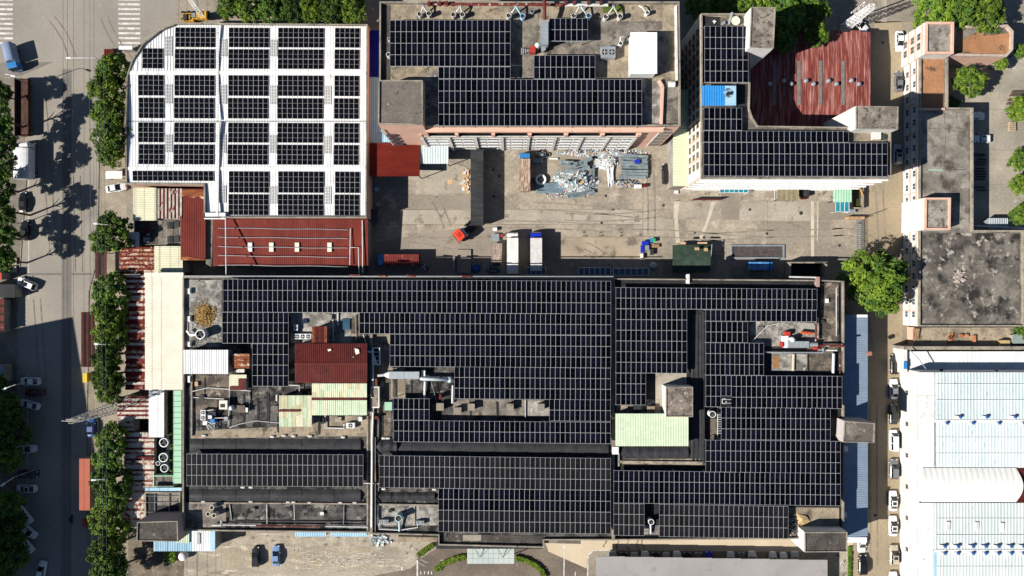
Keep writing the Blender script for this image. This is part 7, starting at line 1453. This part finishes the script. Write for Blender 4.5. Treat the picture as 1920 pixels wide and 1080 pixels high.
tag(MB().box(*(lambda r: (r[0], r[1], .03, r[2], r[3], 1.6))(R(1498.5, 352, 1518, 368, 1.6))).build('dark_bin', dark_steel), 'black square bin right of the olive brown awning', 'bin')
ld = thing('ladder', 'white ladder lying left of the olive brown awning', 'ladder', P3(1455, 366, .3))
for x_ in (1452.5, 1458.5): MB().tube([P3(x_, 356, .3), P3(x_, 376, .3)], .05, 5).build('rail', white_metal, ld)
for i in range(5): MB().tube([P3(1452.5, 358+i*4, .3), P3(1458.5, 358+i*4, .3)], .04, 5).build('rung', white_metal, ld)
tb = thing('water_tank', 'open tank of murky olive water at the dormitory corner', 'tank', P3(1608, 371, 0)); r = R(1597, 352, 1620, 391, 1.6)
MB().ring([(r[0], r[1]), (r[2], r[1]), (r[2], r[3]), (r[0], r[3])], .28, 0, 1.6).build('wall', parapet_m, tb); MB().box(r[0]+.29, r[1]+.29, .05, r[2]-.29, r[3]-.29, .7).build('water', mat('murky_water', (.045, .045, .012), (.07, .06, .015), .6, grain=.1, rough=.2), tb)
tag(MB().tube([P3(1611, 352, 2.2), P3(1618, 366, 2.0)], .1, 6).build('pole', mat('orange_pole', (.6, .3, .06), grain=.1)), 'orange pole leaning over the murky tank', 'pole')
bb = thing('notice_board', 'long dark red board standing before the dormitory', 'board', P3(1326, 372, 0)); a = P(1299, 374.5, 1.2); b = P(1352, 374.5, 1.2)
MB().box(a[0], a[1]-.06, .5, b[0], a[1]+.06, 1.9).build('board', red_shed, bb)
for x_ in (a[0]+.5, b[0]-.5): MB().box(x_-.06, a[1]+.065, 0, x_+.06, a[1]+.18, 1.8).build('post', dark_steel, bb)
boxthing('hatch', 'small dark red box on the rough strip under the dormitory', 'box', 1501.5, 365, 1513, 374, 0.03, .6, maroon); boxthing('hatch', 'white lid at the left end of the rough strip', 'lid', 1264, 357, 1272, 363, .03, .4, white_metal)
# folding gate
fg = thing('folding_gate', 'silver folding lattice gate across the courtyard exit', 'gate', P3(1613, 446, 0))
for i in range(18):
    y0 = 412+i*4.0; mb = MB()
    for s_ in (0, 1): mb.tube([P3(1605, y0+s_*4, .2), P3(1612.5, y0+(1-s_)*4, 1.4), P3(1619, y0+s_*4, .2)], .045, 4)
    mb.tube([P3(1605, y0, .15), P3(1605, y0, 1.5)], .05, 4); mb.tube([P3(1619, y0, .15), P3(1619, y0, 1.5)], .05, 4); mb.tube([P3(1605, y0, 1.5), P3(1619, y0, 1.5)], .05, 4); mb.build('gate_section', galv, fg)
x, y = P(1604, 409, .8); MB().box(x-2.0, y-.3, 0, x+1.8, y+.3, 1.5).build('gate_motor', mat('gate_orange', (.6, .35, .15), (.3, .2, .12), 1.5, grain=.2), fg)
tag(MB().tube([P(1618, 408, 0)+(0,), P(1618, 408, 0)+(4.5,)], .09, 6).build('pole', dark_steel), 'thin dark pole beside the folding gate', 'pole'); 
boxthing('booth_bench', 'grey box bench above the folding gate', 'bench', 1590, 391, 1604, 399, .02, .9, white_metal, galv)
# clutter by the north wall
for x0, y0, x1, y1, h_, m, lb, nm in ((1203.5, 452, 1216, 459, 1.1, PAINT['cobalt'], 'wide blue bin at the top of the courtyard bin cluster', 'bin'), (1201.5, 459.5, 1207.5, 474, 1.1, PAINT['cobalt'], 'tall blue bin at the left side of the bin cluster', 'bin'), (1219, 447, 1224, 454, 1.0, PAINT['sky'], 'light blue drum beside the green drum', 'drum'), (1224, 447, 1229, 454, 1.0, mat('green_plastic', (.03, .4, .08), grain=.1), 'green drum beside the light blue drum', 'drum'),
                                      (1209, 460, 1217, 470, .9, grey_steel, 'grey crumpled box inside the bin cluster', 'box'), (1219, 467, 1226, 478, .8, dark_steel, 'black crate with white rim in the bin cluster', 'crate'), (1222, 458, 1236, 464, .6, wood, 'wooden pallet leaning by the drums', 'pallet'), (1201, 476, 1206, 486, .9, cream_metal, 'pale box at the lower left of the bin cluster', 'box'), (849, 481, 853, 506, 1.4, grey_steel, 'thin grey cabinet in the shade', 'cabinet'),
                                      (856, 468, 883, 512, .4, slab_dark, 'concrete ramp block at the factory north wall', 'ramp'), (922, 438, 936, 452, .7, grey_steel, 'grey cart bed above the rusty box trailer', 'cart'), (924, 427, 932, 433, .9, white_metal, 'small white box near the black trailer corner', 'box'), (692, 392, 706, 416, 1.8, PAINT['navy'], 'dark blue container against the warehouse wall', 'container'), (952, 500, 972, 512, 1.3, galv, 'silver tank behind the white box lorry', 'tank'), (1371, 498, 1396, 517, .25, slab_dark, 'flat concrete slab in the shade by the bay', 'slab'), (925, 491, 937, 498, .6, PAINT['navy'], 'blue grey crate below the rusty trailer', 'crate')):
    boxthing({'bin': 'bin', 'drum': 'plastic_drum', 'box': 'storage_box'}.get(nm, nm), lb, nm, x0, y0, x1, y1, .03, h_, m)
tag(MB().cyl(*P(1225, 498, .8), .02, .8, .9, .8, 18).dome(*P(1225, 498, .8), .8, .8, .3, 16, 3).build('round_tank', galv, smooth=True), 'round silver tank below the bin cluster', 'tank')
for i, (x, y, r_, m) in enumerate(((706, 354, .55, light_blue), (709, 383, .55, grey_wall))): tag(MB().cyl(*P(x, y, .8), .02, .9, r_, r_, 16).build('barrel', m), ('light blue barrel by the warehouse wall', 'grey barrel below the light blue one by the warehouse')[i], 'barrel')
heap('scrap_heap', 'blue plastic sheeting heap beside the concrete ramp', 892, 504, 9, 7, 160, .6, (0, 0, .3, 0, 0, 6, 3, .2), .2, .6); heap('scrap_heap', 'small heap of pipes and rags behind the red box lorry', 795, 502, 10, 7, 120, .5, (1, .5, 2, 0, .3, .5, 4, 1), .15, .5)
heap('scrap_heap', 'dark rubbish along the shaded factory north wall', 925, 506, 14, 6, 160, .5, (.4, .4, 2, 0, .2, .6, 5, .2), .2, .6)
sp = thing('pallet_truck', 'small red pallet truck near the black trailer', 'pallet truck', P3(939, 442, 0)); r = R(935, 439, 943, 444, .5); MB().box(r[0], r[1], .15, r[2], r[3], .5).build('body', red_paint, sp); MB().tube([P3(940, 441, .5), P3(951, 435, 1.1)], .06, 5).build('handle', dark_steel, sp)
mb = MB()
for i in range(60):
    rbox(mb, random.gauss(713, 8), random.gauss(1013, 4), .1+random.random()*.4, random.uniform(.3, 1.2), random.uniform(.2, .6), .04, random.uniform(0, 3), random.choice((0, 0, 2, 1)), random.gauss(0, .3))
tag(mb.build('scrap_heap', SCRAP), 'heap of pale sheet scrap at the factory south wall', 'scrap heap', kind='stuff')
tag(MB().cyl(*P(342, 1044, 1.4), .02, 1.3, .9, 1.0, 18).dome(*P(342, 1044, 1.4), 1.3, 1.0, .5, 16, 4).build('water_tank', white_metal, smooth=True), 'white water tank on the ground by the car park', 'tank')
# back yard
wt = 'dark wooden benches in the back yard shade'
for i in range(12):
    y = (289, 292, 299, 304, 309, 316, 321, 326, 331, 336, 351, 357)[i]; x = 1840+random.uniform(-2, 2); r = R(x-13+(i % 3)*2, y-1.2, x+9, y+1.2, .5); root = thing('bench', 'dark wooden bench in the shaded stack by the long building, %s from the top' % ('first', 'second', 'third', 'fourth', 'fifth', 'sixth', 'seventh', 'eighth', 'ninth', 'tenth', 'eleventh', 'twelfth')[i], 'bench', ((r[0]+r[2])/2, (r[1]+r[3])/2, .012), wt)
    MB().box(r[0], r[1], .42, r[2], r[3], .5).build('seat', mat('dark_wood', (.05, .045, .04), grain=.2), root)
    for xx in (r[0]+.2, r[2]-.2): MB().box(xx-.05, r[1]+.04, .012, xx+.05, r[3]-.04, .42).build('leg', MATS['dark_wood'], root)
for i, (x, y) in enumerate(((1909, 172), (1906, 178), (1902, 187), (1900, 194), (1904, 206), (1897, 236))):
    r = R(x-11, y-2.4, x+11, y+2.4, .7) if i < 5 else R(1893, 228, 1905, 246, .7); root = thing('wooden_table', ('brown wooden table at the right edge, topmost', 'brown wooden table second from the top at the right edge', 'brown wooden table third from the top at the right edge', 'brown wooden table fourth from the top at the right edge', 'short brown wooden table just above the yellow green shrub', 'pale slatted table below the yellow green shrub')[i], 'table', ((r[0]+r[2])/2, (r[1]+r[3])/2, .012), 'wooden tables at the right edge')
    m = mat('brown_wood', (.12, .085, .06), (.08, .06, .045), 1.2, grain=.25) if i < 5 else mat('pale_wood', (.42, .33, .22), (.34, .26, .17), 1.2, grain=.2); n = 3 if i < 5 else 5
    for k in range(n):
        if i < 5: MB().box(r[0], r[1]+(r[3]-r[1])*k/n+.02, .64, r[2], r[1]+(r[3]-r[1])*(k+1)/n-.02, .7).build('plank', m, root)
        else: MB().box(r[0], r[1]+(r[3]-r[1])*k/n+.04, .64, r[2], r[1]+(r[3]-r[1])*(k+1)/n-.04, .7).build('plank', m, root)
    for xx in (r[0]+.2, r[2]-.2): MB().box(xx-.05, r[1]+.1, .012, xx+.05, r[3]-.1, .638).build('leg', m, root)
tin = thing('tin_shelter', 'crumpled grey tin shelter roof in the back yard', 'shelter', P3(1868, 418, 0)); 
corr_roof(tin, 1853, 409, 1890, 429, 2.6, 2.4, 'y', galv, .4, .06); MB().add([P3(1844, 416, 2.5), P3(1853, 409, 2.6), P3(1862, 429, 2.3)], [[0, 2, 1]]).build('roof_flap', galv, tin)
for x_, y_ in ((1856, 412), (1886, 412), (1886, 426), (1858, 426)): MB().tube([P(x_, y_, 2.3)+(0,), P(x_, y_, 2.3)+(2.35,)], .06, 5).build('post', grey_steel, tin)
tag(MB().tube([P3(1822, 423, 3), P3(1920, 428, 3)], .15, 6).build('pipe', white_pipe), 'white pipe along the wall above the long building east wing', 'pipe')
# terrace bricks
tt = 2.63
bst = thing('brick_pile', 'patch of orange bricks laid on the beige terrace', 'bricks', P3(1784, 632, tt))
for i in range(22):
    mb = MB(); rbox(mb, 1784+random.uniform(-5, 4), 632+random.uniform(-7, 6), tt+.1, .5, .28, .2, random.choice((0, PI/2))); mb.build('brick', mat('orange_brick', (.45, .2, .1), (.38, .16, .08), 1.2, grain=.15, rnd=.2), bst)
for i, (x, y) in enumerate(((1803, 630), (1813, 630), (1827, 632), (1827, 638))): boxthing('brick_block', ('first orange block right of the brick patch', 'second orange block right of the brick patch', 'upper of two orange blocks on the terrace', 'lower of two orange blocks on the terrace')[i], 'block', x-3, y-3, x+3, y+3, tt, .7, MATS['orange_brick'])
tp = thing('timber_pile', 'fan of brown timber poles at the left end of the terrace', 'timber', P3(1718, 626, tt))
for i in range(10): MB().tube([P3(1712+i*1.3, 616, 3.6), P3(1712+i*1.0+random.uniform(-2, 3), 637, 2.8)], .07, 5).build('pole', wood, tp)
boxthing('tarp_box', 'sand coloured covered box at the right end of the terrace', 'box', 1876, 638, 1894, 650, 2.7, 1.2, MATS['sand_tarp'])
shed('lean_to', 'grey green tin roof at the right edge by the terrace', 1899, 627, 1960, 644, 4.0, mat('grey_green_tin', (.28, .34, .32), (.22, .27, .26), .5, grain=.1), 'x', .5, cat='lean-to')
rj = MB()
for i in range(70): rbox(rj, random.gauss(1797, 6), random.gauss(520, 6), HL+.1+random.random()*.4, random.uniform(.2, .9), random.uniform(.15, .5), random.uniform(.05, .2), random.uniform(0, 3), random.choice((2, 4, 7, 2)), random.gauss(0, .4))
rj.m = [min(m_, 2) for m_ in rj.m]
tag(rj.build('rubble_heap', [slab_pale, roof_grey, mat('rubble', (.42, .36, .32), (.3, .25, .22), 1.5, grain=.2)]), 'small heap of pale rubble on the long building roof', 'rubble', kind='stuff')
# ---------------------------------------------------------------- road side things
boxthing('kiosk', 'long salmon red roofed kiosk along the pavement trees', 'kiosk', 148.5, 860, 169, 957, .02, 3.0, grey_wall, mat('salmon_roof', (.42, .13, .085), (.37, .115, .075), .3, grain=.08), .15)
sheets_shed('shed', 'narrow dark brown ribbed roof under the street trees', 152, 585, 178, 688, 2.6, [maroon, mat('dark_brown_sheet', (.05, .025, .02), (.035, .02, .016), .6, grain=.2)], 6, 'y', open_=True)
sheets_shed('shed', 'narrow dark red roof strip below the lone street tree', 178, 472, 200, 523, 2.6, [maroon, MATS['dark_brown_sheet'], dark_steel], 4, 'y', open_=True)
shed('shed', 'white tin cover with a flap parked by the road', 198, 321, 229, 335, 2.2, white_metal, 'x', 2, open_=True); 
boxthing('kiosk', 'small bright yellow kiosk under the street trees', 'kiosk', 155, 700, 163, 717, .02, 2.4, mat('yellow_paint', (.7, .5, .06), grain=.1)); shed('shed', 'white slab roof at the gap between street trees', 223, 86, 248, 93, 2.6, white_metal, 'x', 1)
tri = thing('cargo_tricycle', 'red covered tricycle parked below the salmon kiosk', 'tricycle', P3(161, 980, 0)); r = R(153, 972, 170, 988, 1.6); MB().box(r[0]+.1, r[1], .4, r[2]-.1, r[3]-.3, 1.5).build('body', red_paint, tri); MB().tube([(r[0], r[3]-.4, 1.5), ((r[0]+r[2])/2, r[3]+.1, 1.7), (r[2], r[3]-.4, 1.5)], .2, 6).build('canopy', red_paint, tri)
for x_ in (r[0]+.3, r[2]-.3): ob_('wheel', WHEEL, tri, (x_-tri.location.x, -.6, .33), PI/2)
ob_('wheel', WHEEL, tri, (0, .9, .33), PI/2)
tr_ = thing('tricycle_cart', 'dark red cart standing at the top of the street tree row', 'cart', P3(202, 98, 0)); r = R(194, 91, 212, 104, 1.4); MB().box(r[0], r[1], .5, r[2], r[3], 1.1).build('cart_bed', maroon, tr_)
for i in range(5): MB().box(r[0]+(r[2]-r[0])*i/5, r[1]+.05, 1.102, r[0]+(r[2]-r[0])*(i+.5)/5, r[3]-.05, 1.2).build('slat', red_shed, tr_)
# motorcycle with rider
mc = thing('motorcycle', 'dark scooter with a rider on the shaded road', 'motorcycle', P3(136, 973, 0))
for y_ in (-.65, .65): ob_('wheel', WHEEL, mc, (0, y_, .33), PI/2)
MB().box(-.16, -.7, .4, .16, .55, .8).build('body', PAINT['black'], mc, world=False); MB().tube([(-.35, .55, 1.05), (.35, .55, 1.05)], .04, 6).build('handlebar', dark_steel, mc, world=False)
pr = bpy.data.objects.new('person', None); col.objects.link(pr)
bm_ = bpy.data.meshes.new('person'); vv = [(0, -.15, .85), (0, -.1, 1.15), (0, 0, 1.42), (0, .03, 1.55), (0, .08, 1.72), (-.2, -.02, 1.4), (-.27, .25, 1.2), (-.3, .5, 1.08), (.2, -.02, 1.4), (.27, .25, 1.2), (.3, .5, 1.08), (-.12, -.12, .83), (-.2, .3, .82), (-.18, .3, .4), (.12, -.12, .83), (.2, .3, .82), (.18, .3, .4)]
bm_.from_pydata(vv, [(0, 1), (1, 2), (2, 3), (3, 4), (2, 5), (5, 6), (6, 7), (2, 8), (8, 9), (9, 10), (0, 11), (11, 12), (12, 13), (0, 14), (14, 15), (15, 16)], []); bpy.data.objects.remove(pr)
pr = bpy.data.objects.new('person', bm_); col.objects.link(pr); pr.location = P3(136, 973, 0); md = pr.modifiers.new('skin', 'SKIN'); pr.modifiers.new('sub', 'SUBSURF').levels = 1
for i, r_ in enumerate((.17, .17, .18, .07, .11, .08, .055, .045, .08, .055, .045, .1, .085, .06, .1, .085, .06)): bm_.skin_vertices[0].data[i].radius = (r_, r_)
bm_.skin_vertices[0].data[0].use_root = True; bm_.materials.append(PAINT['navy']); tag(pr, 'person in dark blue clothes riding the scooter', 'person')
MB().dome(0, .08, 1.70, .14, .15, 12, 4).build('helmet', PAINT['black'], pr, smooth=True, world=False)
# street lamps
def lamp(hx, hy, ax, ay, label, ht=9.0, bpx=None):
    bx_, by_ = P(ax, ay, ht); root = thing('street_lamp', label, 'street lamp', (bx_, by_, 0), 'street lamps along the road'); x, y = P(hx, hy, ht)
    MB().tube([(bx_, by_, 0), (bx_, by_, ht*.6), (bx_, by_, ht-.3)], [.12, .09, .07], 8).build('pole', galv, root); MB().tube([(bx_, by_, ht-.35), ((bx_*.6+x*.4), by_*.6+y*.4, ht), (x, y, ht)], .07, 6).build('arm', white_metal, root)
    u = Vector((x-bx_, y-by_)).normalized(); M = Matrix.Translation((x, y, ht)) @ Matrix.Rotation(math.atan2(u.y, u.x), 4, 'Z'); MB().box(-.55, -.19, -.06, .45, .19, .1, M=M).build('lamp_head', white_metal, root)
lamp(128, 109, 178, 108, 'street lamp with the long white arm over the crossing'); lamp(179, 419.5, 200, 421, 'street lamp showing white over the lone street tree'); lamp(180, 645, 196, 646, 'street lamp head over the long tree row'); lamp(175, 900, 194, 899, 'street lamp over the dark street tree by the salmon kiosk')
lamp(10, 413, -12, 412, 'street lamp at the left edge beside the black cars'); lamp(8, 729, 26, 722, 'street lamp at the left edge above the shaded trees'); lamp(5, 909, 24, 896, 'street lamp at the left edge by the lower white sedan'); lamp(25, 143, 8, 138, 'street lamp beside the blue cab lorry on the left')
# lattice pylon and wires
def lattice(label, px, py, ht, b0, b1, arms, m=galv, name='pylon', cat='pylon'):
    x, y = P(px, py, 0); root = thing(name, label, cat, (x, y, 0)); leg = lambda i, z: Vector((x+(1 if i in (0, 1) else -1)*(b0+(b1-b0)*z/ht)/2, y+(1 if i in (0, 3) else -1)*(b0+(b1-b0)*z/ht)/2, z))
    for i in range(4): MB().tube([leg(i, 0), leg(i, ht)], .07, 5).build('leg', m, root)
    br = MB(); n = int(ht/1.3)
    for k in range(n):
        z0, z1 = ht*k/n, ht*(k+1)/n
        for i in range(4): j = (i+1) % 4; br.tube([leg(i, z0), leg(j, z1)], .045, 4).tube([leg(j, z0), leg(i, z1)], .045, 4).tube([leg(i, z1), leg(j, z1)], .04, 4)
    tag(br.build('bracing', m, root), kind='stuff')
    for z, w_ in arms:
        a = MB(); a.tube([(x-w_, y, z), (x+w_, y, z)], .07, 5).tube([(x-w_, y, z), (x, y, z+.7)], .045, 4).tube([(x+w_, y, z), (x, y, z+.7)], .045, 4); a.build('cross_arm', m, root)
        for s_ in (-1, 1):
            for t in (.55, 1): MB().cyl(x+s_*w_*t, y, z-.45, z-.08, .09, n=8).build('insulator', mat('porcelain', (.5, .42, .36), grain=.1), root)
    return x, y
plx, ply = lattice('steel lattice pylon leaning out over the road from the tree gap', 222, 763, 17.5, 2.2, .9, ((13.6, 2.2), (15.3, 2.4), (17.0, 2.2)), mat('pylon_steel', (.6, .57, .52), (.5, .47, .42), .8, grain=.15))
k_ = 0
for z, w_ in ((13.6, 2.2), (15.3, 2.4), (17.0, 2.2)):
    for s_ in (-1, 1):
        k_ += 1; pts = []
        for i in range(25):
            yy = ply+95-190*i/24; sag = 1.5*(((i % 12)/12-.5)**2*4-1); pts.append((plx+s_*w_, yy, z-.45+(sag+1.5)*0-1.2*(1-((yy-ply)/95)**2)*0))
        tag(MB().tube(pts, .028, 4).build('power_line', dark_steel), ('%s power line strung from the lattice pylon, counted from the lowest left arm' % ('first', 'second', 'third', 'fourth', 'fifth', 'sixth')[k_-1]), 'power line', 'power lines on the pylon')
for i, x_ in enumerate((170, 181.5, 190, 197)):
    tag(MB().tube([P3(x_-3, 105, 9.5), P3(x_, 420, 9.2), P3(x_+2, 760, 9.5), P3(x_+3, 1120, 9.2)], .03, 4).build('telephone_cable', mat('cable_grey', (.2, .2, .2), grain=0)), ('leftmost', 'second', 'third', 'rightmost')[i]+' overhead cable running above the street tree row', 'cable', 'overhead cables above the street trees')
lattice('white lattice mast with aerials at the top right forecourt', 1581, 54, 13.0, 1.7, 1.0, (), white_metal, 'lattice_mast', 'mast')
x, y = P(1581, 54, 0)
an = thing('aerial_array', 'white aerial combs bolted to the lattice mast', 'aerial', (x, y, 9))
for i in range(9):
    z = 7.5+i*.62; a = i*.8; MB().tube([(x-.9-.25*(i % 3), y+.6, z), (x-1.5, y+.9, z)], .05, 4).build('aerial_arm', white_metal, an); MB().box(x-1.7, y+.75, z-.4, x-1.5, y+1.0, z+.5).build('aerial_panel', white_metal, an)
# crane truck behind the warehouse
cr = thing('crane_truck', 'yellow crane with a folded lattice boom behind the warehouse', 'crane', P3(364, 33, 0)); yel = mat('crane_yellow', (.62, .34, .04), (.5, .27, .04), .8, c=(.12, .1, .08), ct=.62, csc=1.5, grain=.15)
r = R(342, 24, 362, 39, 1.8); MB().box(r[0], r[1], .7, r[2], r[3], 1.7).build('chassis', yel, cr); r = R(356, 22, 386, 34, 2.2); MB().box(r[0], r[1], .8, r[2], r[3], 1.6).build('deck', yel, cr); r = R(376, 21, 386, 34, 2.8); MB().box(r[0], r[1], 1.602, r[2], r[3], 2.7).build('cab', yel, cr)
for x_ in (346, 356, 372, 382):
    for y_ in (25, 37): a = P(x_, y_, 0); ob_('wheel', TWHEEL, cr, (a[0]-cr.location.x, a[1]-cr.location.y, .5))
for x0, y0, x1, y1, z0, z1, m_ in ((343, 26, 350, 37, 1.702, 2.3, dark_steel), (358, 24, 366, 32, 1.602, 2.2, grey_steel), (368, 23, 374, 33, 1.602, 2.5, yel), (386.5, 23, 391, 33, .9, 1.9, dark_steel), (352, 28, 356, 36, 1.702, 2.0, yel)):
    r = R(x0, y0, x1, y1, z1); MB().box(r[0], r[1], z0, r[2], r[3], z1).build('machine_box', m_, cr)
bm2 = MB(); A0, A1 = Vector(P3(382, 38, 2.4)), Vector(P3(346, -12, 5.0))
for i in range(14):
    p, q = A0.lerp(A1, i/14), A0.lerp(A1, (i+1)/14)
    for o in ((-.5, .0), (.5, 0)): bm2.tube([p+Vector((o[0], .3, 0)), q+Vector((o[0], .3, 0))], .07, 4)
    bm2.tube([p+Vector((-.5, .3, 0)), q+Vector((.5, .3, 0))], .05, 4).tube([p+Vector((.5, .3, 0)), q+Vector((-.5, .3, 0))], .05, 4)
tag(bm2.build('boom', white_metal, cr), kind='stuff')
# small things on walls of the lane and by the trees at left
boxthing('hut', 'blue grey shed roof at the left edge above the shaded trees', 'shed', -30, 685, 5.5, 722, .02, 3.2, grey_wall, slate_metal); boxthing('hut', 'small orange red roof at the left edge beside the white SUV', 'hut', -25, 511, 3, 525, .02, 3.0, grey_wall, red_paint)
sheets_shed('shed', 'dark brick red ribbed strip at the left edge below the white SUV', -20, 560, 8, 622, 2.5, [maroon, stripe_red, maroon, MATS['dark_brown_sheet']], 16, 'x')
boxthing('hut', 'dark hut roof at the left edge under the white SUV', 'hut', -30, 533, 28, 558, .02, 2.8, grey_wall, bitumen2)
for i, (x, y) in enumerate(((25, 490), (24, 505))): boxthing('hut', ('pale concrete slab box on the left pavement, upper', 'pale concrete slab box on the left pavement, lower')[i], 'box', x-6, y-6, x+6, y+6, .03, .5, slab_pale)
tag(MB().cyl(*P(1630, 663, 7.2), 6.9, 7.5, .5, n=14).build('roof_lamp', mat('brick_red2', (.35, .15, .11), grain=.1)), 'small reddish round lamp at the edge of the slate lean-to', 'lamp')
boxthing('sign_box', 'small blue sign box at the white plant gate', 'sign', 1695, 678, 1701, 692, 1.5, 3.0, PAINT['sky'])
